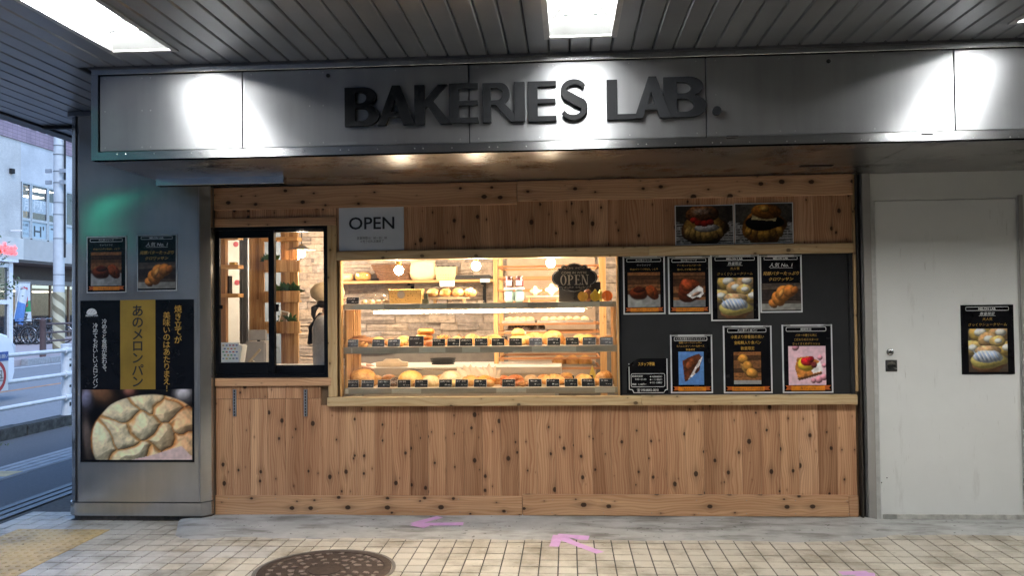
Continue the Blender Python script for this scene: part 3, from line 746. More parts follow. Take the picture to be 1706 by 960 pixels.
# ---- dark guide rails either side
for k, (xa, xc) in enumerate(((PXR+0.047, XL-0.003), (XR+0.014, W(1437, 500, 0).x))):
    t = thing('shutter_guide', ['dark shutter guide rail between the steel pillar and the cedar boards', 'dark shutter guide rail between the menu board and the white door wall'][k], 'shutter rail', (0, 0, 0), group='shutter guide rails')
    wv = xc-xa
    MB().box(xa, xc, 0.01, 0.06, 0.02, ZB-0.002).build('channel', pm('guide_dark', (0.03, 0.03, 0.032), 0.5, 0.3), t)
    MB().box(xa+0.0, xa+wv*0.22, -0.035, 0.0098, 0.02, ZB-0.003).build('lip', pm('guide_bronze', (0.10, 0.085, 0.07), 0.35, 0.7), t, 0.001)
    MB().box(xc-wv*0.3, xc-0.0, -0.02, 0.0098, 0.02, ZB-0.003).build('lip', pm('guide_grey', (0.16, 0.16, 0.16), 0.4, 0.6), t, 0.001)

# ================================================================ DOOR WALL to the right
M_wallp = pm('white_wall_paint', (0.68, 0.68, 0.65), 0.6, 0, 0.06, 2.5, bump=0.05)
def door_mat():
    t = NT('white_door_paint'); p = t.pos(); f = t.noise(p, 2.0, 5, .6); c = t.ramp(f, [(.3, (.73, .735, .715)), (.7, (.79, .795, .775))])
    g = t.noise(t.sc(p, (9, 9, 1.6)), 1.0, 6, .7); c = t.mix(t.math('MULTIPLY', t.ramp(g, [(.60, (0, 0, 0)), (.74, (1, 1, 1))]), .35), c, (.40, .38, .34))
    s = t.noise(t.sc(p, (60, 60, 6)), 1.0, 3, .6); c = t.mix(t.math('MULTIPLY', t.ramp(s, [(.68, (0, 0, 0)), (.74, (1, 1, 1))]), .5), c, (.45, .43, .40))
    t.l(c, t.b.inputs['Base Color']); t.l(t.math('MULTIPLY_ADD', f, .2, .32), t.b.inputs['Roughness']); t.bump(t.noise(p, 1.2, 2), .05, .08); return t.m
M_doorp = door_mat()
M_grey = pm('grey_frame_paint', (0.33, 0.315, 0.29), 0.5, 0, 0.08, 4)
dw = thing('door_wall', 'off white painted wall around the service door', 'wall', (0, 0, 0))
dxl = W(1453, 600, 0).x; dx0 = W(1463, 600, 0).x; dx1 = W(1700, 600, 0).x; dz0 = W(1580, 866, 0).z; dz1 = W(1580, 333, 0).z
MB().box(W(1437.5, 500, 0).x, dxl-0.0005, -0.03, 0.08, 0.008, ZB-0.001).build('jamb', M_grey, dw, 0.002)
MB().box(dxl, 5.2, 0.0, 0.12, dz1+0.004, ZB-0.0005).build('wall_panel', M_wallp, dw)
MB().box(dxl, dx0-0.003, 0.0, 0.12, 0.008, dz1+0.004).build('wall_panel', pm('frame_white', (0.62, 0.62, 0.60), 0.45), dw)
MB().box(dx1+0.004, 5.2, -0.001, 0.12, 0.008, dz1+0.0035).build('wall_panel', M_wallp, dw)
MB().box(dx1+0.004, dx1+0.03, -0.02, -0.0015, 0.008, dz1+0.02).build('jamb', M_grey, dw, 0.002)
dr = thing('service_door', 'plain white steel service door with round lock, at the right', 'door', (0, 0, 0))
MB().box(dx0, dx1, 0.004, 0.04, dz0, dz1).build('leaf', M_doorp, dr, 0.0015)
MB().box(dx0-0.0028, dx1+0.0035, 0.03, 0.05, 0.01, dz1+0.003).build('rebate', M_dark, dr)
q = W(1483, 587, 0); MB().lathe([(0.021, 0.004), (0.021, -0.004), (0.013, -0.007), (0.012, -0.003), (0.004, -0.003)], (q.x, 0, q.z), 18, 'y').build('keyhole', pm('lock_steel', (0.35, 0.35, 0.35), 0.25, 1), dr, smooth='auto')
q = W(1485, 610, 0); h = MB().box(q.x-0.036, q.x+0.036, -0.003, 0.004, q.z-0.037, q.z+0.037).build('flush_handle', pm('handle_steel', (0.4, 0.4, 0.4), 0.25, 1), dr, 0.003)
MB().lathe([(0.030, -0.0035), (0.028, -0.006), (0.022, -0.0045), (0.0, -0.0045)], (q.x, 0, q.z), 18, 'y').build('ring', pm('lock_steel', (0.35, 0.35, 0.35), 0.25, 1), h, smooth='auto')
MB().box(q.x-0.024, q.x+0.024, -0.009, -0.004, q.z-0.005, q.z+0.007).build('turn_bar', M_dark, h, 0.002)
MB().box(dx0+0.01, dx1, -0.006, 0.0035, dz0+0.0, dz0+0.03).build('kick_strip', pm('worn_strip', (0.5, 0.49, 0.45), 0.6, 0, 0.25, 18), dr, 0.002)
q = W(1484, 862, 0); MB().box(q.x-0.03, q.x+0.035, -0.014, -0.0065, q.z-0.01, q.z+0.02).build('bottom_hinge', pm('hinge_steel', (0.5, 0.5, 0.48), 0.4, 0.8), dr, 0.002)
sc = MB()
for p in ((1469, 805), (1478, 797), (1456, 690)): 
    c = W(p[0], p[1], 0); sc.lathe([(0.004, 0.003), (0.003, 0.001), (0.001, 0.0)], (c.x, 0, c.z), 6, 'y')
sc.build('screws', M_dark, dr)
MB().box(dx0, 5.2, 0.0, 0.12, 0.0, 0.0075).build('threshold', M_conc, dr)

# ================================================================ MANHOLE and floor arrows
mc = WZ(541, 951, 0.0); MR = 0.345
mh = thing('manhole_cover', 'round brown cast iron manhole cover set in the tiled pavement', 'manhole', (mc.x, mc.y, 0))
M_iron = pm('cast_iron', (0.075, 0.055, 0.048), 0.55, 0.55, 0.3, 30, bump=0.2); M_ironw = pm('worn_iron', (0.36, 0.31, 0.28), 0.42, 0.65, 0.3, 40)
MB().lathe([(MR+0.022, 0.0), (MR+0.022, 0.004), (MR+0.004, 0.004), (MR+0.003, 0.0)], seg=64, cap=False).build('rim', pm('rim_iron', (0.2, 0.19, 0.18), 0.5, 0.6), mh, smooth='auto')
MB().lathe([(MR, -0.004), (MR, 0.003), (MR-0.004, 0.0042), (MR-0.035, 0.0042), (MR-0.038, 0.001), (0.085, 0.001), (0.083, 0.004), (0.0, 0.004)], seg=64, cap=False).build('cover', M_iron, mh, smooth='auto')
for ring, (ra, rb_, n) in enumerate(((0.27, 0.302, 30), (0.215, 0.25, 24), (0.155, 0.195, 18), (0.10, 0.135, 12))):
    for i in range(n):
        a0 = 2*math.pi*(i+rng.uniform(.08, .2))/n; a1 = 2*math.pi*(i+rng.uniform(.55, .86))/n; r0 = ra+rng.uniform(0, .006); r1 = rb_-rng.uniform(0, .008)
        if i % 6 == 0 and ring < 3: continue
        if i % 2: poly = [(r0, a0), (r1, a0), (r1, (a0+a1)/2), ((r0+r1)/2, a1), (r0, a1)]
        else: poly = [(r0, a0), (r1, a0+0.02), (r1, a1), (r0, a1-0.02), ((r0+r1)/2, (a0+a1)/2)]
        MB().prism([(r*math.cos(t), r*math.sin(t)) for r, t in poly], 0.001, 0.0048, 'z').build('raised_pad', M_ironw, mh)
M_pink = pm('pink_tape', (0.66, 0.38, 0.68), 0.6, 0, 0.06, 20)
def arrow(label, tip, tail, a, b, wpx=0.035, z=0.012, parts=None):
    t = thing('tape_arrow', label, 'arrow', (0, 0, 0), group='pink tape arrows on the ground')
    def strip_(p, q, w, dz):
        p, q = Vector(p), Vector(q); d = (q-p); d.z = 0; d.normalize(); nrm = Vector((-d.y, d.x, 0))*w/2
        n = 6; vs = []; fs = []
        for i in range(n+1):
            c = p+(q-p)*i/n
            for s in (-1, 1):
                e = c+nrm*s; vs.append((e.x, e.y, z_at(e.x, e.y)+dz))
        fs = [(2*i, 2*i+2, 2*i+3, 2*i+1) for i in range(n)]
        MB().add(vs, fs).build('tape_strip', M_pink, t)
    strip_(tip, tail, wpx, 0.0); strip_(tip, a, wpx, 0.0006); strip_(tip, b, wpx, 0.0012)
def z_at(x, y):
    yf = apron_front(x)
    if y < yf or x > 1.9: return 0.0025
    v = (y-yf)/(0.03-yf); return 0.004+0.017*min(1, v*1.5)+0.002*math.sin(x*5+v*4)*(0.2+v)+0.006
def fl(px, py): p = WZ(px, py, 0.012); return (p.x, p.y, 0)
arrow('lilac tape arrow pointing left on the concrete apron', fl(688, 877), fl(772, 876), fl(733, 865.5), fl(711, 881), 0.060)
arrow('lilac tape arrow crossing from the tiles onto the concrete apron', fl(929, 893), fl(1000, 919), fl(981, 896), fl(923, 909), 0.056)
arrow('lilac tape arrow cut off by the bottom edge, right of centre', fl(1447, 952), fl(1385, 985), fl(1400, 953), fl(1452, 975), 0.056)

# ================================================================ PRINTED PICTURES (flat prints, painted on a fine grid)
class Paint:
    def __init__(s, w, h, asp, bg=(40, 40, 40)):
        s.w, s.h = w, h; s.a = np.zeros((h, w, 3)); s.a[:] = np.array(bg)/255.
        s.u, s.v = np.meshgrid((np.arange(w)+.5)/w, (np.arange(h)+.5)/h); s.asp = asp          # v grows upward; asp = height / width
    def smooth(s, n, seed):
        r = np.random.RandomState(seed); m = max(2, int(n*s.asp)+1); g = r.rand(m+1, n+1)
        x = s.u*(n-1); y = s.v*(m-1); i = x.astype(int); j = y.astype(int); fx = x-i; fy = y-j
        fx = fx*fx*(3-2*fx); fy = fy*fy*(3-2*fy)
        return g[j, i]*(1-fx)*(1-fy)+g[j, i+1]*fx*(1-fy)+g[j+1, i]*(1-fx)*fy+g[j+1, i+1]*fx*fy
    def fbm(s, n, seed): return s.smooth(n, seed)*.5+s.smooth(n*2, seed+1)*.3+s.smooth(n*4, seed+2)*.2
    def over(s, mask, col, k=1.0):
        m = (np.clip(mask, 0, 1)*k)[..., None]; s.a = s.a*(1-m)+np.clip(col, 0, 1)*m
    def planks(s, n, cols, gap=(25, 18, 14), v0=0.0, v1=1.0, seed=1):
        r = np.random.RandomState(seed)
        for i in range(n):
            a, b = v0+(v1-v0)*i/n, v0+(v1-v0)*(i+1)/n; m = (s.v >= a) & (s.v < b); c = np.array(cols[r.randint(len(cols))])/255.
            t = 0.75+0.5*s.smooth(26, seed+i)[..., None]*0.8; s.a = np.where(m[..., None], c*t, s.a)
            g = np.abs(s.v-b) < 0.012; s.a = np.where(g[..., None], np.array(gap)/255., s.a)
    def blob(s, cx, cy, rx, ry, col, rot=0, soft=0.06, shade=0.55, tex=0.15, light=(-.35, .65), seed=3, flat=0.0, warp=0.06, texn=14):
        """one lit lump; radii in units of picture width"""
        c, q = math.cos(rot), math.sin(rot); X = (s.u-cx); Y = (s.v-cy)*s.asp
        x = (X*c+Y*q)/rx; y = (-X*q+Y*c)/ry; wv = (s.smooth(7, seed+9)-.5)*warp*4; r2 = np.sqrt(x*x+y*y)+wv
        m = np.clip((1-r2)/soft+.5, 0, 1); z = np.sqrt(np.clip(1-r2*r2, 0, 1)); X2, Y2 = (x*c-y*q), (x*q+y*c)
        lam = np.clip(X2*light[0]+Y2*light[1]+z*.62, 0, 1.2); lit = (1-shade)+shade*1.5*lam
        t = 1+tex*2*(s.fbm(texn, seed)-.5); base = np.array(col)/255.
        s.over(m*(1-flat), base*(lit*t)[..., None]); return m
    def poly(s, pts, col, soft=0.01, tex=0.1, seed=5):
        m = np.ones_like(s.u); n = len(pts)
        inside = np.zeros_like(s.u, bool)
        for i in range(n):
            (x0, y0), (x1, y1) = pts[i], pts[(i+1) % n]
            c = ((y0 > s.v) != (y1 > s.v)) & (s.u < (x1-x0)*(s.v-y0)/((y1-y0) or 1e-9)+x0); inside ^= c
        t = 1+tex*2*(s.fbm(12, seed)-.5); s.over(inside*1.0, (np.array(col)/255.)*t[..., None])
    def mesh(s, name, x0, x1, z0, z1, y):
        s.a = s.a*(.94+.12*s.smooth(max(10, s.w//3), 99))[..., None]
        w, h = s.w, s.h; X = np.linspace(x0, x1, w); Z = np.linspace(z0, z1, h); gx, gz = np.meshgrid(X, Z)
        co = np.stack([gx, np.full_like(gx, y), gz], -1).reshape(-1, 3)
        i = np.arange((w-1)*(h-1)); r, c = i//(w-1), i % (w-1); a = r*w+c
        fs = np.stack([a, a+1, a+w+1, a+w], 1)
        me = bpy.data.meshes.new(name); me.from_pydata(co.tolist(), [], fs.tolist())
        L = np.where(s.a <= .04045, s.a/12.92, ((np.clip(s.a, 0, 1)+.055)/1.055)**2.4)
        at = me.color_attributes.new('Col', 'FLOAT_COLOR', 'POINT'); at.data.foreach_set('color', np.concatenate([L.reshape(-1, 3), np.ones((w*h, 1))], 1).ravel()); me.update()
        return me
M_print = vcol('printed_photo', 0.32)
WOODS = [(92, 60, 38), (120, 80, 50), (70, 46, 32), (140, 92, 54)]
def pic_caramel(w, h, asp):
    p = Paint(w, h, asp); p.planks(6, WOODS, v0=.35, v1=1, seed=2); m = p.v < .36; p.a = np.where(m[..., None], (np.array((150, 150, 148))/255)*(0.8+.4*p.fbm(9, 4))[..., None], p.a)
    p.blob(.34, .40, .28, .20, (60, 30, 22), 0, .2, .3); p.blob(.33, .42, .27, .20, (118, 52, 26), .1, tex=.35); p.blob(.36, .50, .20, .09, (70, 28, 18), .1, tex=.4)
    p.blob(.75, .42, .17, .24, (140, 62, 28), .5, tex=.5, texn=20); p.blob(.68, .45, .10, .2, (165, 80, 36), .5, tex=.5); return p
def pic_almond(w, h, asp):
    p = Paint(w, h, asp); p.planks(8, WOODS, v0=.2, v1=1, seed=5); m = p.v < .2; p.a = np.where(m[..., None], (np.array((120, 122, 124))/255)*(0.8+.4*p.fbm(9, 4))[..., None], p.a)
    p.blob(.5, .38, .36, .27, (105, 46, 28), 0, tex=.35); p.blob(.5, .55, .36, .28, (125, 52, 30), 0, tex=.4); p.blob(.5, .62, .27, .2, (150, 66, 34), 0, tex=.5)
    p.poly([(.42, .34), (.80, .62), (.92, .52), (.94, .38), (.84, .27), (.72, .30), (.60, .24)], (226, 224, 222), tex=.35); p.blob(.72, .37, .16, .05, (150, 120, 100), .4, soft=.6, tex=.8, seed=9); return p
def pic_puff(w, h, asp):
    p = Paint(w, h, asp, (70, 60, 52))
    for k, (x, y, r) in enumerate(((.3, .9, .3), (.8, .9, .28), (.1, .55, .25), (.95, .55, .26), (.5, .75, .26), (.75, .7, .2))):
        p.blob(x, y, r, r*.75, [(214, 178, 96), (200, 160, 110), (222, 190, 120)][k % 3], tex=.3, seed=k*5); p.blob(x+.02, y+.01, r*.5, r*.35, (238, 236, 226), tex=.15, seed=k)
    p.blob(.5, .2, .42, .26, (172, 120, 84), tex=.3); p.blob(.5, .27, .45, .22, (226, 206, 118), tex=.2); p.blob(.5, .5, .36, .14, (206, 168, 124), tex=.3)
    p.blob(.48, .36, .37, .17, (226, 232, 244), tex=.1)
    for k in range(6): p.blob(.22+.1*k, .36+.015*(k % 2), .025, .15, (160, 180, 214), .5, soft=.7, tex=.1, seed=k+40)
    return p
def pic_croissant(w, h, asp, base=(150, 150, 150)):
    p = Paint(w, h, asp); p.planks(6, [(74, 64, 58), (52, 44, 42), (90, 78, 68)], v0=.25, v1=1, seed=8); m = p.v < .25; p.a = np.where(m[..., None], (np.array((140, 138, 132))/255)*(.8+.4*p.fbm(9, 4))[..., None], p.a)
    for x, y, rx, ry, rot, c in ((.30, .24, .10, .13, .6, (178, 112, 52)), (.42, .42, .15, .19, .5, (196, 124, 56)), (.56, .62, .2, .2, .3, (206, 132, 60)), (.70, .70, .16, .15, -.1, (190, 118, 54)), (.83, .72, .08, .1, -.6, (168, 98, 44))):
        p.blob(x, y, rx, ry, c, rot, tex=.3, seed=int(x*90))
    p.blob(.5, .62, .05, .12, (228, 160, 84), -.4, soft=.5, tex=.2); return p
def pic_blue(w, h, asp):
    p = Paint(w, h, asp, (86, 128, 186)); p.a *= (.85+.3*p.fbm(4, 2))[..., None]
    p.poly([(.24, .10), (.16, .72), (.40, .82), (.66, .9), (.82, .93), (.92, .82), (.86, .62), (.80, .46), (.62, .3), (.34, .12)], (84, 44, 26), tex=.5)
    p.poly([(.36, .14), (.80, .72), (.94, .86), (.93, .78), (.84, .62), (.78, .44), (.56, .26)], (216, 208, 202), tex=.5)
    p.poly([(.62, .36), (.72, .50), (.86, .58), (.82, .44), (.70, .34)], (66, 36, 26), tex=.5)
    p.blob(.48, .6, .16, .26, (122, 66, 36), -.5, soft=.4, tex=.5); return p
def pic_bread(w, h, asp):
    p = Paint(w, h, asp); p.planks(7, WOODS, v0=.12, v1=1, seed=12); m = p.v < .13; p.a = np.where(m[..., None], .58, p.a)
    p.blob(.46, .44, .34, .12, (150, 112, 60), -.95, tex=.3); 
    for x, y, r in ((.36, .76, .20), (.52, .55, .21), (.66, .33, .21)): p.blob(x, y, r, r*.85, (196, 138, 62), -.6, tex=.25, seed=int(x*80))
    return p
def pic_danish(w, h, asp):
    p = Paint(w, h, asp, (228, 190, 200)); p.a *= (.92+.16*p.fbm(4, 2))[..., None]
    for x, y, r in ((.2, .97, .09), (.84, .70, .07), (.95, .5, .06), (.8, .14, .10), (.93, .2, .08), (.66, .12, .07)): p.blob(x, y, r, r, (222, 150, 165), tex=.05)
    p.poly([(.18, .44), (.24, .70), (.55, .74), (.80, .62), (.92, .36), (.60, .22), (.26, .16)], (186, 118, 56), tex=.4)
    p.poly([(.24, .18), (.9, .34), (.88, .28), (.28, .12)], (92, 60, 40), tex=.3); p.poly([(.56, .44), (.84, .60), (.92, .36), (.66, .30)], (232, 226, 224), tex=.15)
    p.blob(.46, .52, .22, .17, (240, 206, 60), -.3, tex=.1); p.blob(.50, .60, .17, .13, (196, 36, 44), 0, tex=.5, texn=22); p.blob(.60, .66, .09, .09, (170, 22, 34), 0, tex=.5); p.blob(.68, .52, .08, .09, (150, 62, 60), 0, tex=.6); return p
def paper(p, up=True):
    m = (p.v < .42+.35*np.abs(p.u-.5)*(1 if up else .6)); c = np.array((190, 190, 192))/255*(0.85+.2*p.fbm(5, 3))[..., None]
    ln = ((p.v*15) % 1 < .42) & (p.smooth(34, 77) > .34); c = np.where(ln[..., None], .25, c); p.a = np.where(m[..., None], c, p.a)
def pic_straw(w, h, asp):
    p = Paint(w, h, asp, (72, 66, 58)); p.a *= (.7+.5*p.fbm(5, 1))[..., None]; paper(p)
    p.blob(.5, .36, .40, .26, (100, 62, 38), tex=.3); p.blob(.48, .45, .34, .26, (198, 146, 72), tex=.35)
    for k in range(7): p.blob(.22+.09*k, .24+.10*abs(k-3)/3, .055, .12, (222, 176, 96), (k-3)*.12, tex=.3, seed=k)
    p.blob(.54, .42, .22, .08, (232, 232, 234), tex=.15); p.blob(.46, .78, .30, .17, (140, 86, 48), .05, tex=.7, texn=26)
    for x, y in ((.32, .62), (.40, .55), (.50, .53), (.60, .56)): p.blob(x, y, .07, .055, (176, 44, 36), tex=.3, seed=int(x*100))
    p.blob(.46, .83, .18, .08, (190, 180, 170), tex=.9, soft=.9, texn=30, flat=.4); p.a *= (.45+.6*p.fbm(30, 8))[..., None]; return p
def pic_bean(w, h, asp):
    p = Paint(w, h, asp, (86, 82, 76)); p.a *= (.7+.5*p.fbm(5, 4))[..., None]; paper(p, False)
    p.blob(.5, .40, .37, .32, (176, 112, 46), tex=.5); 
    for k in range(6): p.blob(.24+.105*k, .2+.05*abs(k-2.5), .06, .12, (206, 150, 66), (k-3)*.1, tex=.4, seed=k+5)
    p.blob(.5, .52, .32, .15, (24, 20, 26), .02, tex=.3); p.poly([(.28, .60), (.30, .74), (.72, .66), (.71, .55)], (226, 208, 150), tex=.08)
    p.blob(.55, .80, .27, .14, (190, 120, 48), -.05, tex=.5); p.blob(.52, .86, .08, .06, (226, 170, 84), 0, tex=.2); p.a *= (.45+.6*p.fbm(30, 8))[..., None]; return p
def pic_melon(w, h, asp):
    p = Paint(w, h, asp, (16, 14, 16))
    p.blob(.18, .93, .16, .10, (120, 84, 60), -.4, soft=.8, tex=.1); p.blob(.05, .85, .06, .1, (120, 118, 140), 0, soft=.8, tex=.1); p.blob(.06, .25, .05, .22, (96, 84, 78), .1, soft=.8, tex=.1); p.blob(.44, .97, .07, .06, (150, 96, 84), 0, soft=.9)
    p.blob(.92, .92, .09, .08, (190, 186, 190), 0, soft=.9)
    p.blob(.62, .28, .54, .40, (196, 122, 58), 0, tex=.3, soft=.03, texn=26, warp=.03)
    seeds = [(.21, .22), (.34, .36), (.38, .70), (.60, .88), (.56, .52), (.76, .74), (.86, .92), (.45, .10), (.72, .32), (.94, .58), (.88, .14), (.62, -.05)]
    wu = p.u+(p.smooth(9, 31)-.5)*.10+(p.smooth(26, 41)-.5)*.012; wv = p.v*asp+(p.smooth(9, 37)-.5)*.10+(p.smooth(26, 47)-.5)*.012; D = np.sort(np.stack([np.hypot(wu-a, (wv-b*asp)*1.15) for a, b in seeds]), 0); e = D[1]-D[0]
    cr = np.clip(e/(.02+.06*p.smooth(7, 61)), 0, 1); cr = cr*cr*(3-2*cr); cr = .25+.75*cr; bulge = np.clip(1-D[0]/.15, 0, 1); X = (p.u-.62)/.54; Y = (p.v-.28)*asp/.40; body = np.clip((1-np.sqrt(X*X+Y*Y)+(p.smooth(8, 3)-.5)*.06)/.02, 0, 1)
    dome = np.sqrt(np.clip(1-X*X-Y*Y, 0, 1)); lump = np.clip(e/.20, 0, 1)**.6; hgt = .20*dome+.10*lump+.010*p.fbm(30, 9)
    gy, gx = np.gradient(hgt); gx = gx*p.w; gy = gy*p.h/asp; nn = np.sqrt(gx*gx+gy*gy+1); lam = np.clip((.36*gx-.46*gy+.80)/nn, 0, 1.3)
    lit = .44+.66*lam; cream = np.array((250, 232, 190))/255.; gold = np.array((200, 128, 58))/255.
    warm = np.clip((p.u-.60)*1.5, 0, .5)[..., None]; base = gold*(1-cr[..., None])+cream*cr[..., None]; base = base*(1-warm)+base*np.array((.93, .66, .50))*warm; p.over(body, base*lit[..., None])
    p.poly([(.44, 0), (.66, .08), (.9, .20), (.99, .06), (1, 0)], (226, 196, 190), tex=.04); return p

# ---------------------------------------------------------------- posters
M_pblk = pm('poster_black', (0.007, 0.007, 0.009), 0.25, 0, 0.2, 7, spec=0.22); M_pwht = pm('poster_white', (0.62, 0.63, 0.64), 0.4, 0, 0.04)
M_gold = pm('ink_gold', rgb(196, 152, 62), 0.4, 0, 0.12, 30); M_ink = pm('ink_white', (0.72, 0.72, 0.71), 0.4, 0, 0.03); M_inkg = pm('ink_grey', (0.34, 0.34, 0.33), 0.4, 0, 0.03)
M_inkb = pm('ink_black', (0.012, 0.012, 0.014), 0.4); M_or = pm('ribbon_orange', rgb(214, 128, 20), 0.4, 0, 0.2, 40); M_or2 = pm('ribbon_dark', rgb(176, 84, 22), 0.4, 0, 0.15, 40)
M_tape = glass('clear_sheet', (0.98, 0.98, 0.98), 0.04, 1.22, 0.0)
M_clr = glass('clear_tape', (.88, .88, .87), .25, 1.45, .10)
def rrect(m, x0, x1, z0, z1, t, y, r=0.3):
    n = 5; h = (z1-z0); R = h*r; O = []; I = []
    for cx, cz, a0 in ((x1-R, z1-R, 0), (x0+R, z1-R, 90), (x0+R, z0+R, 180), (x1-R, z0+R, 270)):
        for i in range(n):
            a = math.radians(a0+90*i/(n-1)); O.append((cx+R*math.cos(a), y, cz+R*math.sin(a))); I.append((cx+(R-t)*math.cos(a), y, cz+(R-t)*math.sin(a)))
    k = len(O); m.add(O+I, [(i, (i+1) % k, k+(i+1) % k, k+i) for i in range(k)])
def poster(label, px, Y, items, border=0.012, sleeve=False, thick=0.004, group=None, inner=None):
    x0, x1, z0, z1 = rect(*px, Y); w, h = x1-x0, z1-z0
    t = thing('poster', label, 'poster', ((x0+x1)/2, Y, z0), group=group); off = -Vector(t.location)
    kids = [MB().box(x0, x1, Y-thick, Y-0.0005, z0, z1).build('sheet', M_pwht if border else M_pblk, t)]
    y = Y-thick-0.0012
    if border: kids.append(MB().add([(x0+border, y, z0+border), (x1-border, y, z0+border), (x1-border, y, z1-border), (x0+border, y, z1-border)], [(0, 1, 2, 3)]).build('black_ground', M_pblk, t))
    def U(u): return x0+w*u
    def V(v): return z1-h*v
    for it in items:
        k = it[0]
        if k == 'frame':
            m = MB(); rrect(m, U(it[1]), U(it[3]), V(it[4]), V(it[2]), 0.0028, y-0.0012); kids.append(m.build('title_frame', M_ink, t))
        elif k == 'text':
            body, u, v, s, mt = it[1:6]; kw = it[6] if len(it) > 6 else {}
            if 'w' in kw: kw = dict(kw); kw['width'] = kw.pop('w')*w
            o = lettering(body, (U(u), y-0.0018, V(v)), s*h, mt, t, **kw)
            if o: kids.append(o)
        elif k == 'photo':
            a, b, c, d = U(it[1]), U(it[3]), V(it[4]), V(it[2]); asp = (d-c)/(b-a); n = it[6] if len(it) > 6 else 54
            p = it[5](n, max(8, int(n*asp)), asp); kids.append(place('printed_photo', p.mesh('printed_photo', a, b, c, d, y-0.0010), M_print, t))
        elif k == 'ribbon':
            a, b, c, d = U(it[1]), U(it[3]), V(it[4]), V(it[2]); e = (b-a)*0.13; s = (d-c)*0.25
            m = MB(); yy = y-0.0016
            m.add([(a, yy, c), (a+e*1.3, yy, c), (a+e*1.3, yy, d), (a, yy, d), (a+e*.35, yy, (c+d)/2)], [(0, 1, 2, 3, 4)]); kids.append(m.build('ribbon_tail', M_or2, t)); m = MB(); m.add([(b, yy, c), (b, yy, d), (b-e*1.3, yy, d), (b-e*1.3, yy, c), (b-e*.35, yy, (c+d)/2)], [(0, 4, 1, 2, 3)])
            kids.append(m.build('ribbon_tail', M_or2, t))
            kids.append(MB().add([(a+e, yy-.0008, c-s*.6), (b-e, yy-.0008, c-s*.6), (b-e, yy-.0008, d-s*.3), (a+e, yy-.0008, d-s*.3)], [(0, 1, 2, 3)]).build('ribbon', M_or, t))
            if len(it) > 5: 
                o = lettering(it[5], ((a+b)/2, yy-.002, (c+d)/2-s*.4), (d-c)*0.55, M_inkb, t, width=(b-a-2*e)*it[6]); kids.append(o)
        elif k == 'band':
            kids.append(MB().add([(U(it[1]), y-.0008, V(it[4])), (U(it[3]), y-.0008, V(it[4])), (U(it[3]), y-.0008, V(it[2])), (U(it[1]), y-.0008, V(it[2]))], [(0, 1, 2, 3)]).build(it[6] if len(it) > 6 else 'colour_band', it[5], t))
        elif k == 'vtext':
            body, u, v, s, mt = it[1:6]; kids.append(lettering(body, (U(u), y-.002, V(v)), s*w, mt, t, vertical=True, pitch=it[6], bold=it[7] if len(it) > 7 else 0))
    if border > .007:
        for q_ in (.10, .90): kids.append(MB().box(x0+w*q_-.022, x0+w*q_+.022, y-.0032, y-.0028, z1-.014, z1+.016).build('tape', M_clr, t))
    if sleeve:
        kids.append(MB().box(x0-.02, x1+.02, Y-thick-.006, Y-thick-.0055, z0-.025, z1+.028).build('clear_sleeve', M_tape, t))
    for o in kids: o.location = off
    return t
T = lambda *a, **k: ('text', *a, k)
IT = dict(shear=0.22)
caramel = lambda: [('frame', .09, .035, .91, .10), T('大人気シリーズ', .5, .068, .036, M_ink), T('キャラメラゼ', .5, .155, .036, M_inkg), T('外はパリパリ中はしっとり', .5, .225, .034, M_gold, w=.66), ('photo', .11, .275, .88, .875, pic_caramel), ('ribbon', .05, .885, .95, .945, 'クイニーアマン', .6)]
crois = lambda: [('frame', .1, .03, .9, .085), T('MELON LAB.', .5, .058, .042, M_ink, bold=.02), T('人気 No. 1', .5, .175, .075, M_ink, shear=.2, w=.56), ('band', .24, .222, .78, .227, M_ink, 'underline'), T('発酵バターたっぷり', .5, .32, .062, M_gold, shear=.25, w=.86, bold=.012), T('クロワッサン', .5, .42, .058, M_gold, shear=.25, w=.58, bold=.012), ('photo', .03, .49, .97, .955, pic_croissant)]
puff = lambda: [('frame', .09, .028, .91, .085), T('MELON LAB.', .5, .057, .04, M_ink, bold=.02), T('数量限定', .5, .13, .046, M_ink, shear=.25), ('band', .34, .158, .66, .161, M_ink, 'underline'), T('大人気', .5, .205, .042, M_gold, shear=.1), T('さっくりシュークリーム', .5, .285, .042, M_gold, shear=.2, w=.72), ('photo', .13, .345, .87, .965, pic_puff)]
poster('small caramel pastry poster on the pillar, nearest the street', (145, 394, 211, 488), PY_-0.002, caramel(), 0.006, True)
poster('small No. 1 croissant poster on the pillar, beside the serving window', (229, 391, 295, 485), PY_-0.002, crois(), 0.006, True)
BY = 0.014        # menu board plane
poster('caramel pastry poster, leftmost in the top row of the menu board', (1038, 427, 1108, 524), BY, caramel(), 0.009)
poster('almond pastry poster with sugared brown cake, second in the top row', (1113, 427.5, 1183, 523.5), BY, [('frame', .09, .035, .91, .10), T('大人気シリーズ', .5, .068, .036, M_ink), T('アーモンドとバターの', .5, .155, .034, M_gold, w=.56), T('香ばしさが魅力の一品', .5, .225, .034, M_gold, w=.56), ('photo', .12, .275, .88, .875, pic_almond), ('ribbon', .06, .885, .95, .945, 'アーモンドクイニーアマン', .9)], 0.009)
poster('cream puff poster overlapping its neighbour in the top row of the menu board', (1184, 425, 1265, 535), BY-0.006, puff(), 0.009)
poster('No. 1 croissant poster, rightmost in the top row of the menu board', (1266, 425, 1336, 521), BY, crois(), 0.009)
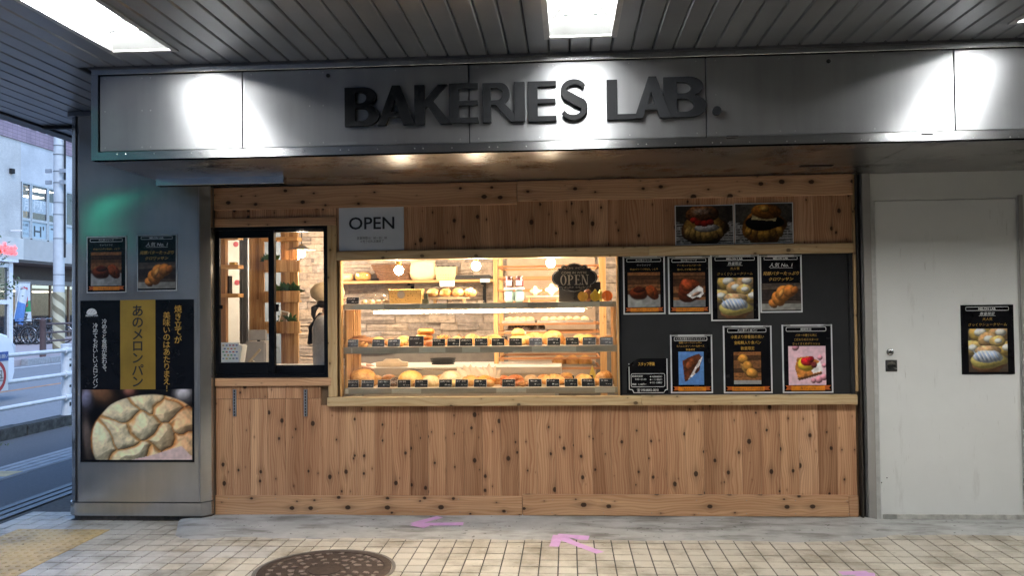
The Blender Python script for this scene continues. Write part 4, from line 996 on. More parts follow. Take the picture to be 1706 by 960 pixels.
poster('sandwich poster with blue photo background, bottom row of the menu board', (1117, 558, 1187, 655.5), BY, [('frame', .09, .035, .88, .105), T('大人気の限定クロワッサンサンド', .48, .07, .036, M_ink, w=.7), T('発酵バタークロワッサン', .48, .135, .034, M_gold, w=.55), T('生ハムとカマンベールチーズ', .48, .195, .034, M_gold, w=.66), T('数量限定', .48, .255, .036, M_gold), ('photo', .19, .29, .79, .855, pic_blue), ('ribbon', .06, .885, .95, .95, '一番人気のクロワッサン', .75)], 0.009)
poster('mini bread loaf poster on wood background, bottom row of the menu board', (1205, 543, 1286, 655.5), BY, [('frame', .09, .035, .89, .10), T('大人気ミニ食パン', .5, .068, .038, M_ink, w=.40), T('小麦より栄養価の高い', .5, .165, .05, M_gold, w=.68), T('全粒粉入り食パン', .5, .25, .05, M_gold, w=.55), T('数量限定', .5, .335, .05, M_gold, w=.28), ('photo', .21, .385, .77, .865, pic_bread), ('ribbon', .05, .90, .95, .955, '食物繊維やビタミンミネラルが豊富', .92)], 0.009)
poster('pink fruit danish poster, rightmost in the bottom row of the menu board', (1303, 541, 1387, 655), BY, [('frame', .08, .035, .88, .10), T('期間限定', .48, .068, .036, M_ink), T('バターの香りと共に', .48, .155, .036, M_gold, w=.42), T('こだわりのカスタード', .48, .22, .036, M_gold, w=.48), T('さっくさくのデニッシュ', .48, .28, .036, M_gold, w=.54), ('photo', .12, .315, .86, .885, pic_danish), ('ribbon', .05, .89, .95, .955, '苺デニッシュ', .45)], 0.009)
poster('cream puff poster taped to the white service door', (1601, 508, 1689, 624), 0.003, puff(), 0.0)
# big melon bread poster on the pillar
poster('large black and gold melon bread poster on the steel pillar', (134.5, 500, 323.5, 770.5), PY_-0.0015, [
    ('band', .355, .0, .665, .552, pm('gold_band', rgb(166, 132, 52), 0.38, 0.35, 0.12, 5), 'gold_band'),
    ('vtext', 'あのメロンパン', .51, .03, .098, M_inkb, 1.03, .016), ('vtext', '焼き立てが', .865, .035, .062, M_gold, 1.05), ('vtext', '美味いのはあたりまえ！', .765, .075, .061, M_gold, 1.02),
    ('vtext', '冷めると食感が変わる、', .215, .115, .043, M_ink, 1.0), ('vtext', '冷めてもおいしいメロンパン', .135, .14, .043, M_ink, 1.0),
    T('MELON LAB.', .105, .093, .013, M_ink, bold=.02, w=.11), ('photo', .015, .552, .985, .985, pic_melon, 150)], 0.0)
# little bread emblem of the poster
x0, x1, z0, z1 = rect(134.5, 500, 323.5, 770.5, PY_); em = MB(); ex, ez = x0+(x1-x0)*.105, z1-(z1-z0)*.07; y = PY_-.010
em.add([(ex, y, ez-.012)]+[(ex+.036*math.cos(a), y, ez-.012+.034*math.sin(a)) for a in np.linspace(0, math.pi, 14)]+[(ex-.02, y, ez-.02), (ex+.02, y, ez-.02)], [tuple(range(1, 15))+(15, 16)])
pb = [o for o in COL.objects if o.get('label', '').startswith('large black and gold')][0]
o = em.build('emblem', M_ink, pb); o.location = -Vector(pb.location); l = MB()
for k in (-.02, 0, .02): l.add([(ex+k-.012, y-.001, ez-.012), (ex+k-.0105, y-.001, ez-.012), (ex+k+.0135, y-.001, ez+.016-abs(k)*.3), (ex+k+.012, y-.001, ez+.016-abs(k)*.3)], [(0, 1, 2, 3)])
o = l.build('emblem_lines', M_inkb, pb); o.location = -Vector(pb.location)
# two landscape photos above the header board
def photo_card(label, px, fn):
    x0, x1, z0, z1 = rect(*px, -0.003); t = thing('photo_print', label, 'photo print', ((x0+x1)/2, -0.003, z0)); off = -Vector(t.location)
    o = MB().box(x0, x1, -0.0055, -0.002, z0, z1).build('sheet', M_pwht, t); o.location = off
    o = place('printed_photo', fn(96, 64, (z1-z0)/(x1-x0)).mesh('printed_photo', x0+.006, x1-.006, z0+.006, z1-.006, -0.0068), M_print, t); o.location = off
photo_card('landscape photo of a strawberry cream croissant above the menu board', (1124.5, 341.5, 1222.5, 408), pic_straw)
photo_card('landscape photo of a bean and butter croissant above the menu board', (1223.5, 338, 1321.5, 406), pic_bean)
# laminated OPEN notice
x0, x1, z0, z1 = rect(565, 342, 673, 417.5, -0.004); t = thing('open_notice', 'white laminated OPEN notice with opening hours on the cedar boards', 'sign', ((x0+x1)/2, -0.004, z0)); off = -Vector(t.location)
w_, h_ = x1-x0, z1-z0
kd = [MB().box(x0, x1, -0.0075, -0.003, z0, z1).build('sheet', pm('laminated_paper', (0.60, 0.62, 0.66), 0.16, 0, 0.03, 6), t),
      lettering('OPEN', (x0+w_*.505, -0.0095, z1-h_*.39), h_*.34, M_inkb, t, width=w_*.70, bold=.012), lettering('営業時間10：00～20：00', (x0+w_*.51, -0.0095, z1-h_*.725), h_*.062, M_inkb, t, width=w_*.46), lettering('＊売り切れ次第終了', (x0+w_*.51, -0.0095, z1-h_*.80), h_*.062, M_inkb, t, width=w_*.36)]
for o in kd: o.location = off
# ---- matt black menu board and the recruiting poster
x0, x1, z0, z1 = sx1+0.002, W(1416, 540, 0).x, zs1+0.001, zh0-0.0005
mbd = thing('menu_board', 'matt charcoal menu board filling the right of the shop front', 'board', (0, 0, 0))
MB().box(x0, x1, 0.0165, 0.030, z0, z1).build('panel', pm('chalkboard', (0.022, 0.0225, 0.024), 0.62, 0, 0.12, 3, spec=0.2), mbd)
MB().box(x0, x0+.014, -0.004, 0.0163, z0, z1).build('edge_strip', M_black, mbd, .001); MB().box(x1, XR-.005, 0.0, 0.03, z0, z1).build('edge_strip', M_dark, mbd)
px = (1044, 597.5, 1113, 655.5); x0, x1, z0, z1 = rect(*px, BY); w_, h_ = x1-x0, z1-z0; yb = BY-.005
rp = thing('recruiting_poster', 'black staff recruiting poster with curled top corner and phone number', 'poster', ((x0+x1)/2, BY, z0)); off = -Vector(rp.location); kd = []
m = MB(); n = 12                                                        # sheet with its top edge curling forward
for i in range(n+1):
    u = i/n
    for j in range(9):
        v = j/8; cur = max(0, v-.7)/.3*max(0, .35-u)/.35
        m.v.append((x0+w_*u+.02*cur, yb+.003-.05*cur*cur-.004*v, z0+h_*v-.035*cur*cur))
for i in range(n):
    for j in range(8): a = i*9+j; m.f.append((a, a+9, a+10, a+1))
kd.append(m.build('sheet', M_pblk, rp, smooth=True))
y = yb-.0035
bl = MB()
for a, b, c, d in ((.05, .11, .066, .86), (.965, .13, .985, .995), (.16, .008, .88, .026)): bl.add([(x0+w_*a, y, z0+h_*b), (x0+w_*c, y, z0+h_*b), (x0+w_*c, y, z0+h_*d), (x0+w_*a, y, z0+h_*d)], [(0, 1, 2, 3)])
bl.add([(x0+w_*.05, y, z0+h_*.13), (x0+w_*.05, y, z0+h_*.105), (x0+w_*.13, y, z0+h_*.09), (x0+w_*.16, y, z0+h_*.01), (x0+w_*.18, y, z0+h_*.02), (x0+w_*.14, y, z0+h_*.11)], [(0, 1, 2, 3, 4, 5)])
bl.add([(x0+w_*.985, y, z0+h_*.13), (x0+w_*.92, y, z0+h_*.10), (x0+w_*.90, y, z0+h_*.02), (x0+w_*.88, y, z0+h_*.01), (x0+w_*.94, y, z0+h_*.085), (x0+w_*.985, y, z0+h_*.10)], [(0, 1, 2, 3, 4, 5)])
kd.append(bl.build('white_border', M_ink, rp)); m = MB(); rrect(m, x0+w_*.10, x0+w_*.92, z0+h_*.18, z0+h_*.57, .0025, y, .14); kd.append(m.build('title_frame', M_ink, rp))
def rt(b, u, v, s, mt, **k):
    o = lettering(b, (x0+w_*u, y-.001, z0+h_*v), h_*s, mt, rp, **k); kd.append(o)
rt('スタッフ募集', .48, .84, .10, M_gold, bold=.02, width=w_*.40); rt('勤務時間帯', .13, .49, .055, M_ink, align='L'); rt('9:00~21:00', .20, .405, .06, M_ink, align='L', width=w_*.27); rt('時給：1,140円～', .13, .26, .055, M_ink, align='L', width=w_*.34)
for k in range(3): rt('●', .575, .475-.085*k, .045, M_ink); rt(['未経験者歓迎！', 'シフト相談可！', '学生・主婦歓迎！'][k], .61, .475-.085*k, .05, M_ink, align='L', width=w_*.24)
rt('☎ 090-8582-0810', .5, .095, .085, M_ink, width=w_*.52)
for o in kd: o.location = off

# ================================================================ GLAZED SHOWCASE
case = thing('showcase', 'glazed bread showcase with three shelves and a light bar', 'showcase', (0, 0, 0))
SD = 0.45                                                     # depth of the case behind the glass
M_glass = glass('showcase_glass', (0.965, 0.97, 0.965), 0.008, 1.45, 0.004)
MB().box(sx0+.010, sx1-.004, 0.012, 0.018, zs1+.004, zh0-.004).build('front_glass', M_glass, case)
M_warm = wood('warm_slats', (0.66, 0.42, 0.19), (0.47, 0.26, 0.10), 'Z', 0.3, 0.8, 0.3)
M_shelf = pm('shelf_ply', (0.55, 0.42, 0.27), 0.45, 0, 0.10, 12); M_edge = pm('shelf_edge', (0.36, 0.31, 0.23), 0.35, 0.0, 0.10, 8); M_edge2 = pm('price_rail', (0.56, 0.51, 0.39), 0.3, 0.0, 0.06, 8)
MB().box(sx0-.003, sx0+.010, -0.008, 0.05, zs1+.001, zh0-.001).build('side_post', M_warm, case, .0015); MB().box(sx1-.010, sx1+.0015, -0.002, 0.05, zs1+.001, zh0-.001).build('side_post', M_warm, case, .0015)
def shz(pt_, pb_): return W(800, pt_, 0.045).z, W(800, pb_, 0.045).z
Sh = [shz(505, 513.5), shz(577.5, 588), shz(646.5, 656)]
for k, (zt_, zb_) in enumerate(Sh):
    xr = sx1-.012 if k else sx1-.012
    MB().box(sx0+.012, xr, 0.050, SD, zt_-.012, zt_).build('shelf', M_shelf, case, .001)
    MB().box(sx0+.012, xr, 0.036, 0.0495, zb_, zt_+.001).build('shelf_edge', M_edge, case, .001)
    for a, b in [((575, 640), (700, 745), (800, 880), (930, 1000)), ((585, 587), (698, 742), (886, 960), (770, 800)), ((652, 701), (826, 876), (990, 1024), (575, 580))][k]:
        MB().box(W(a, 580, .036).x, W(b, 580, .036).x, 0.0345, 0.0358, zb_+.003, zt_-.003).build('price_rail', M_edge2, case)
ZS1, ZS2, ZS3 = Sh[0][0], Sh[1][0], Sh[2][0]
for sxx, s in ((sx0+.013, 1), (sx1-.013, -1)):
    for i in range(13):
        y = .055+i*.0305
        MB().box(sxx, sxx+s*.012+s*rng.uniform(0, .006), y, y+.027, zs1+.005, Sh[0][1]-.002).build('side_slat', M_warm, case, .001)
xa, xb2 = W(622, 519, .10).x, W(974, 517, .10).x; zl = W(800, 518.5, .10).z
MB().box(xa, xb2, .088, .112, zl+.008, Sh[0][0]-.0125).build('light_bar_base', pm('bar_housing', (.6, .6, .58), .4), case)
bar = MB().tube([(xa+.004, .10, zl), (xb2-.004, .10, zl)], .0085, 10).build('light_bar', emis('led_bar', (1.0, 0.80, 0.58), LED_W), case, smooth='auto'); bar['label'] = 'glowing warm white light bar'
MB().tube([(xb2, .10, zl+.012), (xb2+.025, .10, zl+.006), (xb2+.05, .11, zl+.012), (xb2+.035, .11, Sh[0][0]-.013)], .003, 6).build('light_bar_cord', M_white, case, smooth=True)

zl2 = ZS2-.020; xa2, xb3 = W(600, 560, .07).x, W(1010, 560, .07).x  # hidden second bar, added to brighten the lower shelf
MB().box(xa2, xb3, .054, .078, zl2+.004, ZS2-.0122).build('light_bar_base', pm('bar_housing', (.6, .6, .58), .4), case)
MB().box(xa2, xb3, .058, .074, zl2, zl2+.0038).build('light_bar', emis('added_led_bar', (1.0, 0.80, 0.58), LED_W*.5), case)
# ================================================================ BAKED GOODS
def crust(name, c, d, gl=0.45, scale=55, bump=0.3, top=None, spots=None):
    t = NT(name); p = t.pos(); f = t.noise(p, scale, 5, 0.65); g = t.noise(p, scale*.22, 3)
    col = t.ramp(t.math('ADD', t.math('MULTIPLY', f, .6), t.math('MULTIPLY', g, .4)), [(.38, d), (.58, c)])
    if spots: col = t.mix(t.ramp(t.noise(p, scale*2.6, 2), [(.56, (0, 0, 0)), (.62, (1, 1, 1))]), col, spots)
    t.l(col, t.b.inputs['Base Color']); t.b.inputs['Roughness'].default_value = gl; t.bump(f, bump, .006)
    t.b.inputs['Subsurface Weight'].default_value = 0.0; return t.m
C_gold = crust('crust_gold', (.66, .36, .11), (.38, .15, .035)); C_yel = crust('crust_yellow', (.68, .43, .13), (.50, .25, .055)); C_brn = crust('crust_brown', (.46, .20, .06), (.20, .07, .022))
C_or = crust('crust_orange', (.70, .30, .06), (.45, .15, .03), .35); C_pale = crust('crust_pale', (.72, .53, .33), (.56, .34, .17)); C_choc = crust('crust_chocolate', (.07, .035, .02), (.03, .014, .008), .3, spots=(.35, .25, .18))
C_pink = crust('icing_pink', (.70, .22, .28), (.55, .10, .14), .35); C_sug = crust('crust_sugared', (.74, .60, .36), (.58, .37, .15), .7, 120, .6); C_red = crust('crust_red', (.52, .17, .05), (.28, .07, .02), .35)
def nz(s):
    r = np.random.RandomState(s); K = r.uniform(-6, 6, (5, 3)); ph = r.uniform(0, 6, 5)
    return lambda d: sum(math.sin(K[i, 0]*d.x+K[i, 1]*d.y+K[i, 2]*d.z+ph[i]) for i in range(5))/5
def flatbase(me, z=0.0):
    lo = min(v.co.z for v in me.vertices)
    return me
def bread_mesh(kind, seed=0):
    n = nz(seed); m = MB()
    if kind == 'melon':
        def f(d):
            k = 1.0
            if d.z > -.1:
                for q in (d.x*.93+d.y*.37, -d.x*.37+d.y*.93):
                    s = abs(((q*3.1+.5) % 1)-.5); k -= .05*max(0, 1-s/.09)
            return k+.02*n(d)
        m.blob((0, 0, .032), (.078, .078, .062), lambda d: f(d)*(1 if d.z > 0 else 1), 40, 22)
        m.v = [(x, y, max(z, 0.0)) for x, y, z in m.v]
    elif kind == 'bun':
        m.blob((0, 0, .026), (.055, .052, .042), lambda d: 1+.06*n(d), 22, 12); m.v = [(x, y, max(z, 0)) for x, y, z in m.v]
    elif kind == 'crumb':
        r = np.random.RandomState(seed); m.blob((0, 0, .024), (.056, .052, .036), lambda d: 1+.08*n(d), 20, 12)
        for i in range(26):
            a = r.uniform(0, 6.28); b = r.uniform(.2, 1.2); c = r.uniform(.007, .013)
            m.blob((.05*math.cos(a)*math.sin(b), .046*math.sin(a)*math.sin(b), .03+.028*math.cos(b)), (c, c, c), nz(i), 6, 4)
        m.v = [(x, y, max(z, 0)) for x, y, z in m.v]
    elif kind == 'croissant':
        P, R = [], []
        for i in range(37):
            u = i/36*2-1; a = u*1.25; P.append((.066*math.sin(a)*1.15, .05*math.cos(a)-.03, .03)); rid = abs(((u*3.5+.5) % 1)-.5)
            R.append((.036*(1-abs(u)**1.7)+.006)*(1-.16*max(0, 1-rid/.12)))
        m.tube(P, R, 14); m.v = [(x, y, max(z*.95, 0)) for x, y, z in m.v]
    elif kind == 'ring':
        P = [(.040*math.cos(a), .040*math.sin(a), .022) for a in np.linspace(0, 2*math.pi, 24, endpoint=False)]
        m.tube(P, [.021+.002*math.sin(i*2.1) for i in range(24)], 10, closed=True); m.v = [(x, y, max(z, 0)) for x, y, z in m.v]
    elif kind == 'coil':
        P = []; R = []
        for i in range(90):
            a = i/89*2*math.pi*2.6; r = .016+.058*i/89; P.append((r*math.cos(a)*1.1, r*math.sin(a)*.9, .022+.022*(1-i/89))); R.append(.0125+.0015*math.sin(i*.9))
        m.tube(P, R, 8); m.v = [(x, y, max(z, 0)) for x, y, z in m.v]
    elif kind == 'twist':
        for s in (0, math.pi):
            P = [((i/40-.5)*.15, .016*math.sin(i/40*12+s), .024+.012*math.cos(i/40*12+s)) for i in range(41)]
            m.tube(P, [.017*min(1, .35+2.4*min(i, 40-i)/40) for i in range(41)], 8)
    elif kind == 'knot':
        P = [((.036+.016*math.cos(3*a))*math.cos(2*a), (.036+.016*math.cos(3*a))*math.sin(2*a), .024+.014*math.sin(3*a)) for a in np.linspace(0, 2*math.pi, 60, endpoint=False)]
        m.tube(P, .015, 8, closed=True)
    elif kind == 'danish':
        for k in range(4):
            s = .056-.006*k; h0 = .009*k; c = []
            for a in range(0, 360, 30): 
                q = math.radians(a+k*9); e = 1/max(abs(math.cos(q)), abs(math.sin(q)))**.7; c.append((s*e*math.cos(q), s*e*math.sin(q)))
            m.prism(c, h0, h0+.0088, 'z')
    elif kind == 'loaf':
        for k in (-1, 0, 1): m.blob((k*.042, 0, .038), (.032, .04, .044), lambda d: 1+.04*n(d), 16, 10)
        m.box(-.072, .072, -.036, .036, 0, .042)
    elif kind == 'pile':
        r = np.random.RandomState(seed)
        for i in range(7): m.blob((r.uniform(-.04, .04), r.uniform(-.03, .03), .016+.012*(i//2)), (.030, .022, .015), nz(i+seed), 12, 7, Matrix.Rotation(r.uniform(0, 6), 3, 'Z'))
        m.v = [(x, y, max(z, 0)) for x, y, z in m.v]
    return m.mesh('bread_'+kind, smooth=True if kind not in ('danish',) else 'auto', bevel=.002 if kind == 'danish' else 0)
_bm = {}
def bread(kind, label, px, Y, zs, mt, s=1.0, rz=None, seed=0, name=None, tilt=0, dz=0.0, stack=None, cat='bread'):
    k = (kind, seed, mt.name)
    if k not in _bm: _bm[k] = bread_mesh(kind, seed); _bm[k].materials.append(mt)
    x = W(px, 600, Y).x
    o = place(name or kind_name[kind], _bm[k], None, None, (x, Y, zs+.0005+dz), (tilt, 0, rng.uniform(0, 6) if rz is None else rz), s*(1.16 if Y < .5 and 'ring' not in kind and dz == 0 else 1.0))
    return tag(o, label, cat, 'breads in the showcase')
kind_name = dict(melon='melon_bread', bun='bun', crumb='crumb_bun', croissant='croissant', ring='ring_doughnut', coil='coiled_pastry', twist='twisted_bread', knot='knot_roll', danish='danish_pastry', loaf='bread_loaf', pile='cookie_pile')
# middle shelf, left to right
Y1 = .20
bread('coil', 'large coiled brown pastry, leftmost on the middle shelf', 601, .19, ZS2, C_brn, 1.15, .4)
bread('bun', 'yellow bun behind the second card of the middle shelf', 630, .22, ZS2, C_yel, .8)
bread('bun', 'small golden bun behind the third card of the middle shelf', 650, .24, ZS2, C_gold, .62)
bread('bun', 'yellow bun right beside the dark chocolate pieces on the middle shelf', 673, .26, ZS2, C_yel, .85)
bread('pile', 'dark chocolate pieces heaped on the middle shelf', 675, .13, ZS2, C_choc, .75, cat='pastry')
for i in range(3): bread('ring', ['lowest', 'middle', 'topmost'][i]+' glazed ring of the tall doughnut stack on the middle shelf', 709+[1, -2, 1][i], .20, ZS2, C_or, .93, seed=1, dz=.0405*i*.93, cat='doughnut')
for i in range(2): bread('twist', ['lower', 'upper'][i]+' glazed twist of the pair right of the doughnut stack', 739, .20, ZS2, C_or, .62 if i else .8, .2+.5*i, seed=2, dz=.040*i)
bread('pile', 'flat orange pastries spread left of the middle of the middle shelf', 771, .21, ZS2, C_or, 1.15, 0, 3)
bread('loaf', 'pale loaf behind a card at the centre of the middle shelf', 803, .22, ZS2, C_gold, .62, 0, 4)
bread('danish', 'danish pastry with pink topping on the middle shelf', 834, .21, ZS2, C_gold, .9, .3); o = MB().blob((0, 0, .04), (.028, .026, .014), nz(3), 12, 8).build('topping', C_pink, COL.objects[-1], smooth=True)
for i in range(2): bread('bun', ['lower', 'upper'][i]+' pale yellow bun of the stack with a card behind', 864, .19, ZS2, C_yel, .95-.1*i, seed=6, dz=.055*i)
bread('croissant', 'ridged brown croissant on the middle shelf', 893, .19, ZS2, C_gold, 1.05, .25)
bread('bun', 'large golden domed bun right of the croissant', 922, .20, ZS2, C_gold, 1.2, seed=8)
bread('knot', 'small golden knot roll on the middle shelf', 949, .20, ZS2, C_gold, .8)
bread('crumb', 'yellow crumble bun on the middle shelf', 981, .20, ZS2, C_yel, .98, seed=9)
bread('danish', 'brown layered pastry, rightmost on the middle shelf', 1007, .20, ZS2, C_brn, 1.1, .1)
bread('danish', 'second brown layered pastry resting behind the rightmost one', 1010, .31, ZS2, C_gold, 1.3, .5)
# lower shelf
bread('melon', 'big golden melon bread with grid crust, leftmost on the lower shelf', 604, .20, ZS3, C_gold, 1.1, .2)
bread('ring', 'chocolate ring doughnut on the lower shelf', 653, .17, ZS3, C_choc, .8, seed=2, cat='doughnut'); bread('bun', 'dark chocolate bun behind the ring doughnut', 659, .28, ZS3, C_choc, .7)
bread('melon', 'pale yellow melon bread on the lower shelf', 684, .21, ZS3, C_yel, .96, .5, 1)
bread('melon', 'small pale yellow sugared melon bread on the lower shelf', 718, .18, ZS3, C_sug, .68, .9, 2)
bread('bun', 'large smooth pale bun on the lower shelf', 751, .20, ZS3, C_pale, 1.3, seed=3)
bread('crumb', 'rough golden pastry below the folded paper on the lower shelf', 783, .20, ZS3, C_gold, 1.0, seed=4)
bread('croissant', 'orange croissant right of the folded paper', 811, .18, ZS3, C_or, .9, .9)
bread('knot', 'red brown glazed knot roll with a card behind', 851, .19, ZS3, C_red, 1.15)
bread('bun', 'small pale bun at the back of the lower shelf', 884, .30, ZS3, C_pale, .8, seed=5)
bread('croissant', 'golden half moon bread with a card behind on the lower shelf', 920, .19, ZS3, C_gold, .95, -.2, 1)
bread('bun', 'brown bun partly hidden by cards on the lower shelf', 943, .24, ZS3, C_brn, .75, seed=7)
bread('bun', 'bright yellow bun on the lower shelf', 974, .20, ZS3, C_yel, .9, seed=8)
bread('loaf', 'brown loaf standing on end, rightmost on the lower shelf', 1006, .21, ZS3, C_gold, .95, 1.2, 9)
# back rows, fuller and more mixed
rr = np.random.RandomState(5); kinds = ['bun', 'knot', 'crumb', 'croissant', 'danish', 'bun', 'twist', 'coil', 'bun']; mts = [C_gold, C_brn, C_or, C_gold, C_red, C_yel, C_brn, C_gold]
mn = {C_gold.name: 'golden', C_brn.name: 'dark brown', C_or.name: 'orange', C_red.name: 'red brown', C_yel.name: 'yellow'}; onth = ['first', 'second', 'third', 'fourth', 'fifth', 'sixth', 'seventh', 'eighth', 'ninth', 'tenth', 'eleventh', 'twelfth', 'thirteenth', 'fourteenth', 'fifteenth', 'sixteenth', 'seventeenth']
for row, (zz_, nm) in enumerate(((ZS2, 'middle'), (ZS3, 'lower'))):
    for i in range(15):
        p_ = 592+i*29.0+rr.uniform(-6, 6); kd_ = kinds[rr.randint(len(kinds))]; mt_ = mts[rr.randint(len(mts))]
        bread(kd_, mn[mt_.name]+' '+kind_name[kd_].replace('_', ' ')+', '+onth[i]+' from the left in the back row of the '+nm+' shelf', p_, .34, zz_, mt_, rr.uniform(.72, .95), None, i % 3)
        if i % 2 == row and i < 14: bread('bun' if i % 3 else 'knot', mn[mts[i % 8].name]+' small roll peeping between cards, '+onth[i//2]+' from the left on the '+nm+' shelf', p_+14, .125, zz_, mts[i % 8], .58, None, i % 3)
# ---- price cards
M_card = pm('card_slate', (0.018, 0.019, 0.021), 0.16, 0, 0.2, 30); M_cardb = pm('card_black', (0.010, 0.010, 0.011), 0.3)
M_cream = pm('card_border', (.75, .72, .66), .4)
def scrawl(m, x0, x1, z, h, y, seed):
    r = np.random.RandomState(seed); x = x0
    while x < x1-.002:
        w2 = r.uniform(.002, .0045); 
        for q in range(r.randint(1, 4)):
            a = x+r.uniform(0, w2*.5); zz2 = z+r.uniform(-h/2, h/2); 
            if r.rand() < .5: m.add([(a, y, zz2), (a+w2*.8, y, zz2), (a+w2*.8, y, zz2+.0011), (a, y, zz2+.0011)], [(0, 1, 2, 3)])
            else: m.add([(a, y, z-h/2), (a+.0011, y, z-h/2), (a+.0011, y, z+h/2), (a, y, z+h/2)], [(0, 1, 2, 3)])
        x += w2+r.uniform(.0006, .002)
def card(label, px, Y, zs, w2=.086, h=.053, text=None, price=True, tilt=-.28, mt=None, dz=0.0, sd=0):
    x = W(px, 600, Y).x
    t = thing('price_card', label, 'price card', (x, Y, zs+dz+.001), rng.uniform(-.12, .12), 'price cards in the showcase'); t.rotation_euler.x = tilt
    MB().box(-w2/2, w2/2, 0, .0015, 0, h).build('card', mt or M_card, t)
    MB().frame(-w2/2, w2/2, 0, h, .0012, -.0012, -.0004).build('border', M_cream, t)
    m = MB(); 
    if text: lettering(text, (0, -.0014, h*.72), h*.26, M_ink, t, width=min(w2*.86, len(text)*h*.26))
    else: scrawl(m, -w2*.40, w2*(.1+.3*rng.rand()), h*.74, h*.16, -.0014, sd)
    scrawl(m, -w2*.05, w2*.12, h*.34, h*.14, -.0014, sd+50); scrawl(m, w2*.18, w2*.40, h*.30, h*.07, -.0014, sd+90)
    m.build('handwriting', M_ink, t)
    MB().add([(-w2*.3, .0016, h*.75), (w2*.3, .0016, h*.75), (w2*.3, .024, .0), (-w2*.3, .024, .0), (-w2*.3, .0175, -.009), (w2*.3, .0175, -.009)], [(0, 1, 2, 3), (3, 2, 5, 4)]).build('stand', M_cream, t)
ordn = ['first', 'second', 'third', 'fourth', 'fifth', 'sixth', 'seventh', 'eighth', 'ninth', 'tenth', 'eleventh', 'twelfth', 'thirteenth', 'fourteenth', 'fifteenth', 'sixteenth']
for i, p in enumerate((586, 630, 656, 693.5, 731, 755.5, 776.5, 802, 830, 859, 892.7, 922.8, 954, 982, 1010.5)):
    big = i == 3
    card(('tall black card, ' if big else 'slate price card, ')+ordn[i]+' from the left on the middle shelf', p, .075, ZS2, .10 if big else .086, .072 if big else .053, mt=M_cardb if big else None, sd=i)
txt = {0: '王道メロンパン', 1: '紅茶メロンパン'}
for i, p in enumerate((586, 611.6, 639, 672.7, 701.4, 741.6, 768.4, 799.3, 846.7, 891, 920.5, 951, 979.5, 1008.7)):
    card('slate price card, '+ordn[i]+' from the left on the lower shelf', p, .075, ZS3, text=txt.get(i), mt=M_cardb if i < 2 else None, sd=i+20)
for i, (p, yb_, zt_) in enumerate(((854, .29, 0.085), (918, .30, .075), (946, .30, .040), (977, .31, .058))):
    x = W(p, 600, yb_).x
    card(['black card standing behind the red brown knot roll', 'black card standing behind the half moon bread', 'black card lying low between two breads at the back', 'black card standing behind the bright yellow bun'][i], p, yb_, ZS3, .086, .056, mt=M_cardb, dz=0.0, sd=i+60, tilt=-.1)
    # raise on a little wire post
    o = [q for q in COL.objects if q.name.startswith('price_card')][-1]
o = [q for q in COL.objects if q.get('label', '').endswith('knot roll') and q['category'] == 'price card'][0]
card('dark card standing behind the pink topped danish', 836, .33, ZS2, .086, .056, mt=M_cardb, sd=71, tilt=-.1); card('cream backed card behind the yellow bun stack', 866, .34, ZS2, .09, .085, mt=M_cream, sd=72, tilt=-.1)
# folded yellow napkin and wax papers
M_wax = pm('wax_paper', (.80, .70, .56), .5, 0, .06, 20); 
def fold(label, pts, Y, zs, mt, name='folded_paper', cat='paper'):
    x = W(pts[0], 600, Y).x; t = thing(name, label, cat, (x, Y, zs+.001))
    r = np.random.RandomState(int(pts[0])); n = 5
    for i in range(n):
        a = (i-(n-1)/2)*.34; hh = .125+.03*r.rand(); ww = .028+.010*r.rand()
        c, s = math.cos(a), math.sin(a); P = []
        for u, v in ((-.35, 0), (.35, 0), (1, .55), (.15, 1), (-.9, .62)):
            q = (u*ww, v*hh); P.append((q[0]*c+q[1]*s, .006*i+.02*v+.012*abs(u), max(0, -q[0]*s+q[1]*c)))
        m = MB().add(P, [(0, 1, 2, 3, 4)]); m.add([(x_, y_+.0015, z_) for x_, y_, z_ in P], [(4, 3, 2, 1, 0)]); m.build('leaf', mt, t)
    return t
fold('cream wax paper folded upright behind the rough golden pastry', (782,), .27, ZS3, M_wax); fold('cream wax paper folded upright beside the wooden post', (813,), .28, ZS3, M_wax)
x = W(985, 600, .30).x; m = MB(); m.prism([(x-.03, ZS3+.001), (x+.05, ZS3+.001), (x+.006, ZS3+.125)], .32, .324); tag(m.build('napkin', pm('napkin_yellow', (.75, .58, .12), .7), None), 'yellow folded napkin standing at the right of the lower shelf', 'napkin')

# ---- top shelf goods
M_film = glass('clear_film', (.96, .96, .95), .06, 1.5, .10)
def film_bag(name, label, px0, px1, Y, zs, h, mt, n, kind='bun', s=.6, cat='bagged bread', seed=1, depth_=.07):
    a, b = W(px0, 495, Y).x, W(px1, 495, Y).x; t = thing(name, label, cat, ((a+b)/2, Y, zs+.001)); w2 = (b-a)
    for i in range(n):
        k = (kind, seed+i, mt.name)
        if k not in _bm: _bm[k] = bread_mesh(kind, seed+i); _bm[k].materials.append(mt)
        place('bread_piece', _bm[k], None, t, (-w2/2+w2*(i+.5)/n, 0, .004), (0, 0, i*1.3), s)
    f = nz(seed); f2 = nz(seed+5)
    MB().blob((0, 0, h*.5), (w2*.54, depth_, h*.53), lambda d: (1+.05*f(d*2.5)+.03*f2(d*5))/max(abs(d.x)**4+abs(d.y)**4+abs(d.z)**4, .25)**.17, 28, 16).build('film', M_film, t)
    return t
card('small slate card with blue glare, leftmost on the top shelf', 588, .08, ZS1, .085, .050, sd=80)
film_bag('bagged_pastries', 'clear bag of small pastries beside the yellow gift box', 601, 649, .17, ZS1, .075, C_pale, 4, 'bun', .42)
film_bag('bagged_rusks', 'clear bag of green and gold rusks in front of the pastries', 614, 641, .09, ZS1, .050, C_yel, 2, 'pile', .42, seed=4, depth_=.03)
